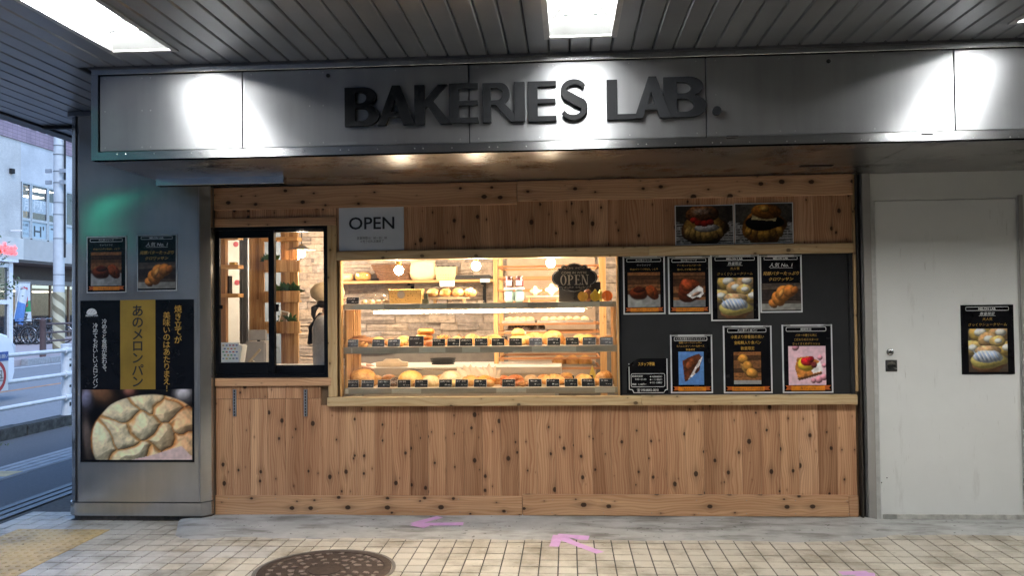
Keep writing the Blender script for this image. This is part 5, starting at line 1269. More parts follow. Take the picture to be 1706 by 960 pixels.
# yellow punched gift box with scalloped rim
def punched_box(name, label, px0, px1, Y, zs, h, mt, cat, flare=.12, dots=True, sticker=False, zig=9, depth_=.10, dark=None, pxy=495):
    a, b = W(px0, pxy, Y).x, W(px1, pxy, Y).x; w2 = b-a; t = thing(name, label, cat, ((a+b)/2, Y, zs+.001)); m = MB()
    bx, tx = w2/2*(1-flare), w2/2; by, ty = depth_/2*(1-flare), depth_/2; top = []
    for k in range(zig*2+1): top.append((-tx+2*tx*k/(zig*2), -ty, h-(.006 if k % 2 else 0)))
    m.add([(-bx, -by, 0), (bx, -by, 0)]+top[::-1], [tuple(range(2+len(top)))]); m.add([(bx, -by, 0), (bx, by, 0), (tx, ty, h), (tx, -ty, h)], [(0, 1, 2, 3)]); m.add([(-bx, by, 0), (-bx, -by, 0), (-tx, -ty, h), (-tx, ty, h)], [(0, 1, 2, 3)])
    m.add([(bx, by, 0), (-bx, by, 0), (-tx, ty, h), (tx, ty, h)], [(0, 1, 2, 3)]); m.add([(-bx, -by, 0), (-bx, by, 0), (bx, by, 0), (bx, -by, 0)], [(0, 1, 2, 3)]); m.build('shell', mt, t)
    d = MB(); r = np.random.RandomState(int(px0))
    for k in range(26 if dots else 0):
        u, v = r.uniform(-.85, .85), r.uniform(.12, .78); y_ = -(by+(ty-by)*v)-.0008; d.lathe([(.003, 0), (.0, -.0003)], (u*(bx+(tx-bx)*v), y_, h*v), 6, 'y')
    if dots == 'row':
        d = MB()
        for k in range(7):
            for v in (.12, .38): d.lathe([(.0028, 0), (0, -.0003)], ((-.8+k*.27)*bx, -(by+(ty-by)*v)-.0008, h*v), 6, 'y')
    if dots: d.build('punched_holes', pm('hole_brown', (.22, .12, .04), .8), t)
    if sticker: MB().lathe([(.026, 0), (.026, -.0006), (0, -.0007)], (-w2*.12, -ty-.002, h*.62), 18, 'y').build('round_label', pm('label_grey', (.42, .38, .34), .5), t)
    if dark: MB().box(-tx*.86, tx*.86, -ty*.7, ty*.7, h*.55, h*1.08).build('lining', dark, t, .004)
    return t
punched_box('gift_box', 'yellow punched gift box with a grey round sticker on the top shelf', 650, 705, .15, ZS1, .098, pm('box_yellow', (.74, .47, .16), .5, 0, .06), 'box', .06, True, True, 12)
t = thing('ornament', 'dark green stepped ornament right of the yellow gift box', 'ornament', (W(709, 495, .14).x, .14, ZS1+.001)); MB().box(-.02, .02, -.02, .02, 0, .03).build('base', pm('dark_green', (.05, .06, .04), .5), t, .002); MB().box(-.010, .016, -.016, .016, .0305, .068).build('upper_block', pm('dark_green', (.05, .06, .04), .5), t, .002)
# bagged loaves on a little wooden bench
xa_, xb_ = W(716, 500, .20).x, W(782, 500, .20).x; t = thing('wooden_bench', 'tiny wooden display bench carrying the long bagged loaf', 'display stand', ((xa_+xb_)/2, .20, ZS1+.001)); hw = (xb_-xa_)/2
MB().box(-hw, hw, -.04, .04, .030, .040).build('top_board', M_shelf, t, .001)
for s in (-1, 1): MB().box(s*(hw-.035)-.008, s*(hw-.035)+.008, -.035, .035, 0, .0295).build('leg', M_shelf, t, .001)
film_bag('bagged_loaf', 'long loaf in shiny clear film on the little bench', 712, 793, .20, ZS1+.0415, .072, C_gold, 4, 'bun', .82, seed=9, cat='bagged bread')
for k, p in enumerate((730, 752, 770)): bread('pile', ['left', 'middle', 'right'][k]+' orange biscuit heap under the little bench', p, .19, ZS1, C_or if k != 1 else C_pale, .34, 0, 5, cat='biscuits')
x = W(744, 472, .24).x; m = MB().box(x-.05, x+.05, .262, .2635, ZS1+.115, ZS1+.155); o = tag(m.build('shelf_label', M_ink), 'white paper label on a clip above the bagged loaf', 'label'); MB().box(x-.002, x+.002, .264, .267, ZS1+.001, ZS1+.12).build('clip_stem', M_dark, o); lettering('店内で焼き上げ', (x, .2605, ZS1+.14), .012, M_inkb, o, width=.085)
# jars, blue boxes, cookies on a stand
M_jar = glass('jar_glass', (.9, .93, .94), .03, 1.5, .05)
for k, p in enumerate((848.5, 865)):
    x = W(p, 490, .21).x; t = thing('glass_jar', ['left', 'right'][k]+' pale blue glass jar carrying a jam jar on the top shelf', 'jar', (x, .21, ZS1+.001)); MB().box(-.032, .032, -.03, .03, 0, .082).build('body', pm('jar_blue', (.30, .46, .50), .25, 0, .1), t, .010, 2, True); MB().box(-.034, .034, -.032, .032, .0825, .102).build('white_lid', M_white, t, .006, 2, True)
    t = thing('jam_jar', ['left', 'right'][k]+' dark red jam jar with a pink label', 'jam jar', (x, .21, ZS1+.1035)); MB().lathe([(.026, 0), (.030, .006), (.030, .052), (.024, .060), (.024, .062)], seg=16).build('glass_body', pm('jam_red', (.08, .02, .025), .15), t, smooth='auto'); MB().lathe([(.027, .0625), (.027, .074), (.025, .076)], seg=16).build('lid', pm('jam_lid', (.05, .02, .02), .4), t, smooth='auto'); MB().box(-.020, .020, -.0325, -.031, .010, .046).build('paper_label', pm('jam_label', (.62, .50, .50), .5), t)
xa_, xb_ = W(877, 500, .22).x, W(934, 500, .22).x; hw = (xb_-xa_)/2; t = thing('cookie_stand', 'low wooden stand with cut out cookies beside the black OPEN board', 'display stand', ((xa_+xb_)/2, .22, ZS1+.001)); MB().box(-hw, hw, -.05, .05, .034, .042).build('top_board', M_shelf, t, .001)
for s in (-1, 1): MB().box(s*(hw-.02)-.007, s*(hw-.02)+.007, -.045, .045, 0, .0335).build('leg', M_shelf, t, .001)
def flower(name, label, p, Y, zs, r, mt, th=.012):
    x = W(p, 490, Y).x; P = [(x+r*(1+.22*math.cos(4*a))*math.cos(a), zs+r*1.02+r*(1+.22*math.cos(4*a))*math.sin(a)*.9) for a in np.linspace(0, 2*math.pi, 32, endpoint=False)]
    lo = min(q[1] for q in P); P = [(a, b-lo+zs+.001) for a, b in P]; return tag(MB().prism(P, Y, Y+th).build(name, mt, None, .002), label, 'cookie', 'cut out cookies')
flower('cookie', 'left flower shaped cookie on the low stand', 891.5, .20, ZS1+.0425, .030, C_sug); flower('cookie', 'right flower shaped cookie on the low stand', 919, .21, ZS1+.0425, .036, C_pale)
film_bag('bagged_biscuits', 'small clear bag of golden biscuits behind the cookies', 884, 912, .27, ZS1+.062, .06, C_or, 2, 'pile', .5, seed=12, depth_=.035).location.z = ZS1+.044
# chalkboard OPEN sign
oc = W(957, 463, .07); t = thing('open_board', 'black scalloped chalkboard sign reading COME IN WE ARE OPEN behind the glass', 'sign', (oc.x, .07, ZS1+.001)); off = Vector((-oc.x, -.07, -ZS1-.001))
def oshape(k):
    sx_, sz_ = (995-919)/2/258*1.012*k, (487-438)/2/258*1.012*k
    P = [(-1, 0), (-.97, .22), (-.86, .42), (-.74, .50), (-.74, .66), (-.58, .66), (-.56, .84), (-.44, .90), (-.34, .80), (-.22, .94), (0, 1.02)]
    P = P+[(-a, b) for a, b in P[-2::-1]]; Q = [(a, -b*.98) for a, b in P[-2:0:-1]]; return [(oc.x+a*sx_, oc.z+b*sz_) for a, b in P+Q]
P = oshape(1.0); o = MB().prism(P, .066, .072).build('board', M_cardb, t, .001); o.location = off
O = oshape(.955); I = oshape(.935); n = len(O); o = MB().add([(a, .0645, b) for a, b in O]+[(a, .0645, b) for a, b in I], [(i, (i+1) % n, n+(i+1) % n, n+i) for i in range(n)]).build('outline', M_inkg, t); o.location = off
M_lc = pm('chalk_beige', (.50, .44, .36), .6)
def serif(body, c, h, wd):
    x_ = c.x-wd/2; adv = wd/len(body); m = MB(); th = h*.15; tn = h*.055
    def bar(x0, x1, z0, z1): m.add([(x0, .0642, z0), (x1, .0642, z0), (x1, .0642, z1), (x0, .0642, z1)], [(0, 1, 2, 3)])
    def seg(xa, za, xb__, zb_, t): m.add([(xa-t/2, .0642, za), (xa+t/2, .0642, za), (xb__+t/2, .0642, zb_), (xb__-t/2, .0642, zb_)], [(0, 1, 2, 3)])
    def ring(cx, cz, rx, rz, tx, tz, a0=0, a1=360):
        k = 24; V = []
        for i in range(k+1):
            a = math.radians(a0+(a1-a0)*i/k); V += [(cx+rx*math.cos(a), .0642, cz+rz*math.sin(a)), (cx+(rx-tx)*math.cos(a), .0642, cz+(rz-tz)*math.sin(a))]
        m.add(V, [(2*i, 2*i+2, 2*i+3, 2*i+1) for i in range(k)])
    for i, ch in enumerate(body):
        cx = x_+adv*(i+.5); w = adv*.78; l, r = cx-w/2, cx+w/2; b, tp = c.z-h/2, c.z+h/2
        if ch == 'O': ring(cx, c.z, w*.56, h*.52, th, tn)
        if ch == 'P': bar(l+tn, l+tn+th, b, tp); bar(l-tn, l+th+3*tn, b, b+tn); bar(l-tn, l+tn, tp-tn, tp); ring(l+tn+th, tp-h*.26, w*.62, h*.26, th*.9, tn, -90, 90)
        if ch == 'E':
            bar(l+tn, l+tn+th, b, tp); bar(l-tn, r, b, b+tn); bar(l-tn, r-tn, tp-tn, tp); bar(l+th, r-w*.25, c.z, c.z+tn); bar(r-tn, r, b, b+h*.2); bar(r-2*tn, r-tn, tp-h*.2, tp); bar(r-w*.25-tn, r-w*.25, c.z-h*.09, c.z+h*.12)
        if ch == 'N': bar(l, l+tn, b, tp); bar(r-tn, r, b, tp); seg(l+tn, tp, r-tn*1.5, b, th); bar(l-tn*2, l+tn*3, b, b+tn); bar(r-tn*3, r+tn*2, tp-tn, tp); bar(l-tn*2, l+tn, tp-tn, tp)
    o = m.build('lettering', M_lc, t); o.location = off
serif('OPEN', W(956.5, 466.5, .064), .075*.86, .186)
o = lettering("COME IN WE'RE", W(956.5, 454.5, .064), .020, M_lc, t, width=.165); o.location = off
sw_ = MB()
for cz, s in ((W(957, 447, .064).z, 1), (W(957, 478.5, .064).z, -1)):
    for q in (-1, 1):
        for rr, cxo in ((.012, .035), (.009, .060), (.008, .014)):
            Pp = [(oc.x+q*(cxo+rr*math.cos(a)*(1-.1*a)), .0642, cz+s*rr*.6*math.sin(a)*(1-.1*a)) for a in np.linspace(0, 5.0, 14)]
            sw_.tube(Pp, .0011, 4)
o = sw_.build('scrollwork', M_lc, t); o.location = off
MB().box(-.006, .006, .005, .04, 0, oc.z-ZS1-.03).build('prop', M_cardb, t)
x0_, x1_ = W(931, 487, .13).x, W(1001, 487, .13).x; tag(MB().box(x0_, x1_, .15, .156, ZS1+.001, W(965, 470, .13).z).build('slate_panel', M_cardb, None, .001), 'plain black slate leaning behind the OPEN board', 'slate')
for k, (p, mt, r, asp) in enumerate(((971, 'fruit_red', .034, 1.0), (991.5, 'fruit_yellow', .033, 1.18), (1011.5, 'fruit_orange', .036, .98))):
    mc_ = [pm('fruit_red', (.72, .40, .05), .35, 0, .25, 22), pm('fruit_yellow', (.72, .46, .03), .35, 0, .1), pm('fruit_orange', (.80, .20, .03), .35, 0, .1)][k]
    x = W(p, 491, .10).x; t = thing('wooden_fruit', ['red and yellow painted wooden apple', 'yellow painted wooden pear', 'orange painted wooden fruit at the right'][k]+' on the top shelf', 'ornament', (x, .10, ZS1+.001), group='painted wooden fruit')
    for j in range(3):
        u0, u1 = -1+j*2/3+.015, -1+(j+1)*2/3-.015; P = []
        for u in np.linspace(u0, u1, 6): 
            top = math.sqrt(max(.02, 1-u*u)); 
            if k == 1: top = (top*.55+.55*math.exp(-(u/.38)**2))
            if k == 0: top -= .28*math.exp(-(u/.2)**2)*.6
            P.append((u*r, r*asp+top*r*asp))
        for u in np.linspace(u1, u0, 6): P.append((u*r, max(0.0, r*asp-math.sqrt(max(.02, 1-u*u))*r*asp*.98)))
        MB().prism(P, -.008, .008).build('slice', mc_, t, .0012)
    if k != 2: MB().tube([(0, 0, r*asp*1.95), (.002, 0, r*asp*2.0+.014)], .0025, 6).build('stem', M_dark, t)
tag(MB().blob((W(979, 488, .14).x, .135, ZS1+.042), (.03, .012, .042), None, 16, 10).build('ornament', pm('fruit_brown', (.16, .05, .02), .4), None, smooth=True), 'dark brown ornament behind the apple and pear', 'ornament')
tag(MB().blob((W(1000, 487, .14).x, .135, ZS1+.040), (.016, .012, .040), None, 16, 10).build('ornament', pm('fruit_green', (.38, .40, .08), .4), None, smooth=True), 'olive green ornament behind the pear', 'ornament')

# ================================================================ INSIDE THE SHOP
BYW = 2.15                                                     # back wall
M_inw = pm('inside_plaster', (.62, .60, .56), .6, 0, .04, 3); M_inf = pm('inside_floor', (.28, .24, .20), .5, 0, .1, 4)
struct(MB().box(-3.11, 2.0, .08, BYW+.2, 0.0, .012).build('interior_floor', M_inf)); struct(MB().box(-3.11, 2.0, .08, BYW+.2, 2.42, 2.5).build('interior_ceiling', M_inw))
struct(MB().box(-3.11, -3.06, .08, BYW+.2, .013, 2.419).build('interior_wall_left', M_inw)); struct(MB().box(1.86, 2.0, .08, BYW+.2, .013, 2.419).build('interior_wall_right', M_inw))
sw_w = struct(MB().box(-3.059, 1.859, BYW, BYW+.12, .013, 2.419).build('interior_wall_back', pm('stone_joint', (.20, .18, .165), .9)))
def stone_mat():
    t = NT('split_stone'); p = t.pos(); f = t.noise(p, 26, 6, .7); g = t.noise(p, 5, 3)
    c = t.ramp(f, [(.3, (.24, .21, .19)), (.7, (.52, .46, .41))]); c = t.mix(1.0, c, t.ramp(t.rnd(), [(0, (.62, .60, .62)), (.4, (.9, .84, .78)), (.75, (1.05, .96, .86)), (1, (.86, .86, .9))]), 'MULTIPLY')
    t.l(c, t.b.inputs['Base Color']); t.b.inputs['Roughness'].default_value = .85; t.bump(f, .6, .015); return t.m
M_stone = stone_mat(); st_me = []
for k in range(4):
    m = MB().box(-.5, .5, -.5, .5, -.5, .5); me = m.mesh('stone'); bm = bmesh.new(); bm.from_mesh(me); bmesh.ops.subdivide_edges(bm, edges=bm.edges, cuts=1)
    r = np.random.RandomState(k)
    for v in bm.verts:
        if v.co.y < -.3: v.co.y += r.uniform(-.35, .25)
    bmesh.ops.triangulate(bm, faces=bm.faces); bm.to_mesh(me); bm.free(); me.materials.append(M_stone); st_me.append(me)
def stone_area(px0, px1, py0, py1, cap, rh=.066):
    n = 0; a, b = W(px0, 500, BYW).x, W(px1, 500, BYW).x; z1, z0 = W((px0+px1)/2, py0, BYW).z, W((px0+px1)/2, py1, BYW).z; z = z1; row = 0
    while z > z0 and n < cap:
        x = a-rng.uniform(0, .2)
        while x < b and n < cap:
            L = rng.uniform(.12, .34); h = rh-.003; d = rng.uniform(.02, .045)
            if rng.rand() < .25: 
                for q in (0, 1): place('stone', st_me[rng.randint(4)], None, sw_w, (x+L/2, BYW-d/2, z-rh/4-q*rh/2), None, (L-.003, d+rng.uniform(0, .012), rh/2-.003)); n += 1
            else: place('stone', st_me[rng.randint(4)], None, sw_w, (x+L/2, BYW-d/2, z-rh/2), None, (L-.003, d, h)); n += 1
            x += L
        z -= rh; row += 1
    return n
stone_area(466, 552, 372, 612, 120); stone_area(560, 1030, 425, 600, 178, .068)

# ---- pendant lamps
M_bulb = emis('warm_bulb', (1.0, .84, .62), 90.0); M_brass = pm('brass', (.55, .36, .10), .35, 1.0, .1)
def pendant(label, px, py, Y, shade=True, k=1.0):
    c = W(px, py, Y); t = thing('pendant_lamp', label, 'lamp', (c.x, Y, c.z), group='pendant bulbs inside the shop')
    MB().blob((0, 0, 0), (.030, .030, .030), None, 16, 10).build('bulb', M_bulb, t, smooth=True)
    top = (2.419 if Y > .5 else zh0+.12)-c.z
    MB().tube([(0, 0, .075), (0, 0, top)], .004, 6).build('cord', M_dark, t)
    MB().lathe([(.012, .026), (.018, .034), (.018, .060), (.024, .064), (.012, .078)], seg=14).build('socket', M_brass, t, smooth='auto')
    if shade: MB().lathe([(.115, .030), (.118, .032), (.045, .052), (.024, .070), (.022, .070), (.044, .050)], seg=28, cap=False).build('shade', pm('enamel_shade', (.16, .15, .14), .3, .4), t, smooth='auto')
    ld = bpy.data.lights.new('bulb_light', 'POINT'); ld.energy = BULB_W*k; ld.color = (1.0, .80, .58); ld.shadow_soft_size = .034
    lo = bpy.data.objects.new('bulb_light', ld); COL.objects.link(lo); lo.parent = t; lo.location = (0, 0, -.045)
pendant('brass pendant lamp with flat dark shade behind the serving window', 502.5, 423, 1.35, True, 2.8)
pendant('left bare bulb hanging in the top of the showcase, in front of the basket', 664.5, 450.5, .13, False); pendant('middle bare bulb hanging in the top of the showcase', 793, 443.5, .13, False); pendant('right bare bulb hanging in the top of the showcase, beside the OPEN board', 917.5, 438.5, .13, False)
for k, (x_, y_) in enumerate(((-1.1, 1.2), (.1, 1.0), (1.2, .75))):  # unseen pendants added to brighten the back room
    c = Vector((x_, y_, 2.12)); q = c-CAM; d = q.dot(AF)
    pendant(['left', 'middle', 'right'][k]+' unseen pendant lamp added behind the header board to light the room', CX+FPX*q.dot(AR)/d, CY-FPX*q.dot(AU)/d, y_, True, 2.6)
# ---- wall shelf with brackets
M_shw = wood('wall_shelf_wood', (.62, .40, .19), (.44, .24, .10), 'X', .4, .7, .1)
YS = 1.88; zsw = W(690, 467, YS).z; xw0, xw1 = W(540, 470, YS).x, W(823, 470, YS).x
ws = thing('wall_shelf', 'long wooden wall shelf on black brackets in front of the stone wall', 'shelf', (0, 0, 0)); MB().box(xw0, xw1, YS, BYW-.05, zsw-.024, zsw).build('board', M_shw, ws, .002)
for p in (684.5, 805.5):
    x = W(p, 480, 2.0).x; m = MB().box(x-.014, x+.014, BYW-.075, BYW-.05, W(p, 505, 2.0).z, zsw-.025).box(x-.012, x+.012, YS+.02, BYW-.076, zsw-.045, zsw-.025); m.build('bracket', M_black, ws, .002)
    s = MB()
    for q in (.05, .07, .19): s.lathe([(.004, 0), (.002, -.002)], (x+(.005 if q == .07 else -.005), BYW-.0755, zsw-q), 6, 'y')
    s.build('screws', M_trim, ws)
def on_ws(px): return W(px, 467, 1.98).x
zq = zsw+.001
def bagged(label, p0, p1, h, seed, mt):
    a, b = on_ws(p0), on_ws(p1); t = thing('bagged_loaf', label, 'bagged bread', ((a+b)/2, 1.98, zq)); w2 = b-a; f = nz(seed)
    MB().blob((0, 0, h*.47), (w2*.46, .055, h*.46), lambda d: (1+.03*f(d))/max(abs(d.x)**4+abs(d.y)**4+abs(d.z)**4, .3)**.2, 20, 12).build('loaf', mt, t, smooth=True); MB().blob((0, 0, h*.5), (w2*.5, .062, h*.5), lambda d: (1+.05*f(d*3))/max(abs(d.x)**4+abs(d.y)**4+abs(d.z)**4, .3)**.2, 24, 14).build('film', M_film, t)
bagged('pale bagged loaf at the left end of the wall shelf', 569, 590, .080, 1, C_pale); bagged('golden bagged loaf beside the dark basket on the wall shelf', 591, 619, .088, 2, C_gold)
# dark wicker basket
a, b = on_ws(620), on_ws(685); t = thing('wicker_basket', 'dark brown wicker basket with one slanted side on the wall shelf', 'basket', ((a+b)/2, 1.98, zq)); w2 = (b-a)/2
M_wick = pm('wicker', (.17, .085, .045), .6, 0, .25, 40)
n = 9
for i in range(n):
    z = .006+i*.0165; k = i/(n-1); x0_, x1_ = -w2+.07*(1-k), w2-.008*(1-k); P = []
    for s in range(28):
        u = s/28*2*math.pi; cx_ = (x0_+x1_)/2; rx = (x1_-x0_)/2; e = max(abs(math.cos(u)), abs(math.sin(u)))
        P.append((cx_+rx*math.cos(u)/e**.6, .055*math.sin(u)/e**.6, z+.003*math.sin(s*math.pi+i*math.pi)))
    MB().tube(P, .0095, 6, closed=True).build('woven_band', M_wick, t, smooth=True)
a, b = on_ws(684), on_ws(727); t = thing('paper_bag', 'plump cream paper bag on the wall shelf', 'paper bag', ((a+b)/2, 1.97, zq)); w2 = b-a; f = nz(21)
MB().blob((0, 0, .085), (w2*.5, .055, .088), lambda d: (1+.05*f(d*2))/max(abs(d.x)**6+abs(d.y)**6+abs(d.z)**6, .2)**.15, 30, 18).build('bag', pm('cream_paper', (.72, .56, .37), .55, 0, .08, 9), t, smooth=True); MB().box(-w2*.5, w2*.48, -.004, .004, .158, .176).build('folded_top', pm('cream_paper', (.72, .56, .37), .55, 0, .08, 9), t, .002)
punched_box('scalloped_basket', 'beige scalloped basket with dark lining on the wall shelf', 726, 762, 1.97, zsw, .118, pm('basket_beige', (.66, .52, .30), .5, 0, .05), 'basket', .14, 'row', False, 4, .12, pm('dark_lining', (.06, .05, .05), .7), pxy=460)
a, b = on_ws(759), on_ws(821); t = thing('black_tray', 'stack of thin black trays at the right end of the wall shelf', 'tray', ((a+b)/2, 1.97, zq)); w2 = (b-a)/2
for k in range(3): MB().box(-w2+.004*k, w2-.01*k, -.06, .06, .013*k, .013*k+.0125).build('tray', pm('tray_black', (.04, .04, .042), .4), t, .004)
for k, (p, y) in enumerate(((744, 471), (808.5, 467.5))):
    c = W(p, y, YS-.004); tag(MB().box(c.x-.045, c.x+.04, YS-.005, YS-.001, c.z-.016, c.z+.016).build('shelf_label', M_ink), ['white label on the wall shelf edge below the scalloped basket', 'white label on the wall shelf edge below the black trays'][k], 'label', 'labels on the wall shelf')

# ---- bakery rack behind the showcase
M_post = wood('rack_post', (.70, .46, .22), (.54, .31, .13), 'Z', .5, .6, .06); RY = .98
rk = thing('tray_rack', 'wooden tray rack full of baking trays behind the right of the showcase', 'rack', (0, 0, 0))
rx0, rx1 = W(826.5, 500, RY).x, W(1003, 500, RY).x
MB().box(rx0-.018, rx0+.014, RY-.02, RY+.02, .013, 2.05).build('post', M_post, rk, .002); MB().box(rx1-.02, rx1+.03, RY-.02, RY+.02, .013, 2.10).build('post', M_post, rk, .002)
MB().box(rx0-.018, rx0+.014, RY+.50, RY+.54, .013, 2.05).build('post', M_post, rk, .002); MB().box(rx1+.01, rx1+.05, RY+.50, RY+.54, .013, 2.10).build('post', M_post, rk, .002)
M_railc = wood('rack_rail', (.52, .26, .12), (.36, .16, .07), 'X', .3, .7, .15); M_traym = pm('tray_steel', (.30, .27, .24), .4, .7, .15)
tray_y = (443, 461, 482, 500, 539, 553, 596, 613)
def rkz(py): return W(915, py, RY+.03).z
for py in tray_y:
    z = rkz(py); MB().box(rx0+.015, rx1-.021, RY-.012, RY+.004, z-.012, z+.004).build('rail', M_railc, rk, .001); MB().box(rx0+.015, rx1-.021, RY+.505, RY+.52, z-.012, z+.004).build('rail', M_railc, rk, .001)
for s, xq in ((1, rx0+.014), (-1, rx1-.02)):
    for py in tray_y:
        z = rkz(py); MB().box(xq, xq+s*.012, RY+.022, RY+.498, z-.012, z+.003).build('runner', M_railc, rk)
MB().box(rx0+.02, rx1-.02, BYW-.2, BYW-.19, .6, 2.0).build('back_panel', pm('rack_back', (.40, .30, .22), .6, 0, .1), rk)
def tray(label, py, p0, p1, buns, mt, kind, s, dark=False):
    z = rkz(py)+.0045; a, b = W(p0, py, RY+.1).x, W(p1, py, RY+.1).x; t = thing('baking_tray', label, 'tray', ((a+b)/2, RY+.20, z), group='trays on the rack'); w2 = (b-a)/2
    MB().box(-w2, w2, -.19, .27, 0, .004).box(-w2, w2, -.195, -.190, 0, .018).box(-w2, -w2+.004, -.189, .27, .0041, .018).box(w2-.004, w2, -.189, .27, .0041, .018).build('pan', M_traym, t)
    for r_ in range(2):
        for i in range(buns):
            k = (kind, r_+3, mt.name)
            if k not in _bm: _bm[k] = bread_mesh(kind, r_+3); _bm[k].materials.append(mt)
            o = place(kind_name[kind], _bm[k], None, None, ((a+b)/2-w2*.85+w2*1.7*(i+.5)/buns, RY+.09+.17*r_, z+.0045), (0, 0, i*.9+r_), s)
            tag(o, ['front', 'back'][r_]+' '+dict(bun='round', croissant='curved', loaf='block')[kind]+' roll '+ordn[i]+' from left on '+label, 'bread', 'breads on the rack')
tray('left upper rack tray of pale rolls', 539, 838, 892, 4, C_pale, 'bun', .62); tray('right upper rack tray of pale rolls', 539, 895, 988, 6, C_pale, 'bun', .62)
tray('rack tray with dark loaves', 555, 842, 912, 3, C_choc, 'bun', .95); tray('rack tray of golden rolls at the right', 612, 915, 992, 3, C_gold, 'bun', 1.0)
tray('lowest rack tray of croissants', 628, 865, 905, 2, C_gold, 'croissant', .8)
# ---- work table behind the showcase
M_alu = pm('table_white', (.70, .69, .66), .3, 0, .04, 5); zt_ = .93
tbl = thing('work_table', 'long pale work table behind the showcase', 'table', (-.6, 1.0, .013)); MB().box(-.95, .55, -.36, .22, zt_-.05-.013, zt_-.013).build('table_top', M_alu, tbl, .003)
for a in (-.9, .5):
    for b in (-.32, .18): MB().box(a-.02, a+.02, b-.02, b+.02, 0, zt_-.0505-.013).build('leg', pm('steel_leg', (.5, .5, .5), .3, 1), tbl)
MB().box(-.9, .5, -.352, -.342, .35, zt_-.052-.013).build('front_panel', pm('panel_cream', (.66, .58, .48), .5, 0, .05), tbl); MB().box(-.55, -.05, -.3615, -.3605, zt_-.035, zt_-.025).build('pull', M_trim, tbl)
a = W(738, 598, .95).x; t = thing('wire_basket', 'small round dark wire basket on the work table', 'basket', (a, .95, zt_+.001))
for k in range(4): MB().tube([(.085*math.cos(u)*(1+.04*k), .06*math.sin(u)*(1+.04*k), .005+.013*k) for u in np.linspace(0, 2*math.pi, 20, endpoint=False)], .0045, 5, closed=True).build('wire_ring', M_dark, t)
a = W(655, 622, .74).x; m = MB(); P = [(a-.12, 0), (a+.12, 0), (a+.12, .035), (a+.07, .042), (a+.05, .058), (a-.05, .058), (a-.07, .042), (a-.12, .035)]
tag(MB().prism([(x_, z_+zt_+.001) for x_, z_ in P], .70, .718).build('cutting_board', pm('board_pale', (.66, .55, .40), .5), None, .003), 'pale cutting board with raised handle standing on the work table', 'cutting board')

# ---- counter under the serving window, shelf tower, blue door, left shelf
zc_ = W(450, 611, .40).z
ct = thing('serving_counter', 'white counter just inside the serving window', 'counter', (-1.95, .45, .013)); MB().box(-.36, .46, -.36, .25, zc_-.05, zc_-.013).build('counter_top', M_alu, ct, .004); MB().box(-.34, .44, -.30, .22, 0, zc_-.0505).build('cabinet', pm('cabinet_cream', (.6, .55, .48), .5), ct)
M_mos = wood('mosaic_wood', (.62, .42, .22), (.36, .20, .09), 'Z', .2, .9, .42)
TYW = 1.25
tw = thing('shelf_tower', 'tall wooden slat tower with three planter boxes behind the serving window', 'shelf tower', (0, 0, 0))
def slats(p0, p1, py0, py1, Y, n, dep=.018, name='slat'):
    a, b = W(p0, 500, Y).x, W(p1, 500, Y).x
    for i in range(n):
        z0_, z1_ = W((p0+p1)/2, py1, Y).z, W((p0+p1)/2, py0, Y).z; x0_ = a+(b-a)*i/n; x1_ = a+(b-a)*(i+1)/n
        if name == 'slat' and n > 5 and py1-py0 > 60:
            q = rng.uniform(.3, .7); zz_ = z0_+(z1_-z0_)*q
            MB().box(x0_+.0005, x1_-.0005, Y-rng.uniform(0, .004), Y+dep, z0_, zz_-.0005).build(name, M_mos, tw, .0006); MB().box(x0_+.0005, x1_-.0005, Y-rng.uniform(0, .004), Y+dep, zz_+.0005, z1_).build(name, M_mos, tw, .0006)
        else: MB().box(x0_+.0005, x1_-.0005, Y-rng.uniform(0, .004), Y+dep, z0_, z1_).build(name, M_mos, tw, .0006)
slats(415, 440, 372, 612, TYW+.02, 6); slats(468, 497, 376, 612, TYW+.06, 4)
zf = W(450, 612, TYW).z
MB().box(W(415, 500, TYW).x, W(497, 500, TYW).x, TYW+.08, TYW+.10, .013, zf).build('base_panel', M_shw, tw)
MB().box(W(440, 500, TYW).x, W(500, 500, TYW).x, TYW-.06, TYW+.05, W(470, 402, TYW).z, W(470, 396, TYW).z).build('top_shelf', M_shw, tw, .002)
M_leaf = pm('house_plant_leaf', (.045, .12, .035), .45, 0, .3, 30, rnd=.3)
for k, (y0, y1) in enumerate(((433, 453), (485, 504), (536, 556))):
    slats(440, 499, y0, y1, TYW-.06, 11, .02, 'planter_slat'); a, b = W(440, 500, TYW).x, W(499, 500, TYW).x
    zb_ = W(470, y1, TYW-.06).z; MB().box(a, b, TYW-.0395, TYW+.055, zb_, zb_+.015).build('planter_floor', M_shw, tw)
def plant(label, p0, p1, py, hpx, Y, n, seed):
    r = np.random.RandomState(seed); a, b = W(p0, py, Y).x, W(p1, py, Y).x; z = W((p0+p1)/2, py, Y).z; t = thing('potted_plant', label, 'plant', ((a+b)/2, Y, z-.06)); m = MB(); H = hpx/210.
    MB().box(-(b-a)*.4, (b-a)*.4, -.025, .03, 0, .045).build('pot', M_dark, t)
    for i in range(n):
        x_ = r.uniform(-.5, .5)*(b-a); an = r.uniform(-1.3, 1.3)+x_*4; L = r.uniform(.4, 1)*H; base = Vector((x_*.8, r.uniform(-.02, .03), .045)); tip = base+Vector((math.sin(an)*L*.9, r.uniform(-.05, .04), L*max(.15, math.cos(an))))
        md = (base+tip)/2+Vector((0, 0, L*.15)); w_ = .010+.008*r.rand(); sd_ = (tip-base).cross(Vector((0, 1, .3))).normalized()*w_
        m.add([base, md+sd_, tip, md-sd_], [(0, 1, 2, 3)])
    m.build('leaves', M_leaf, t)
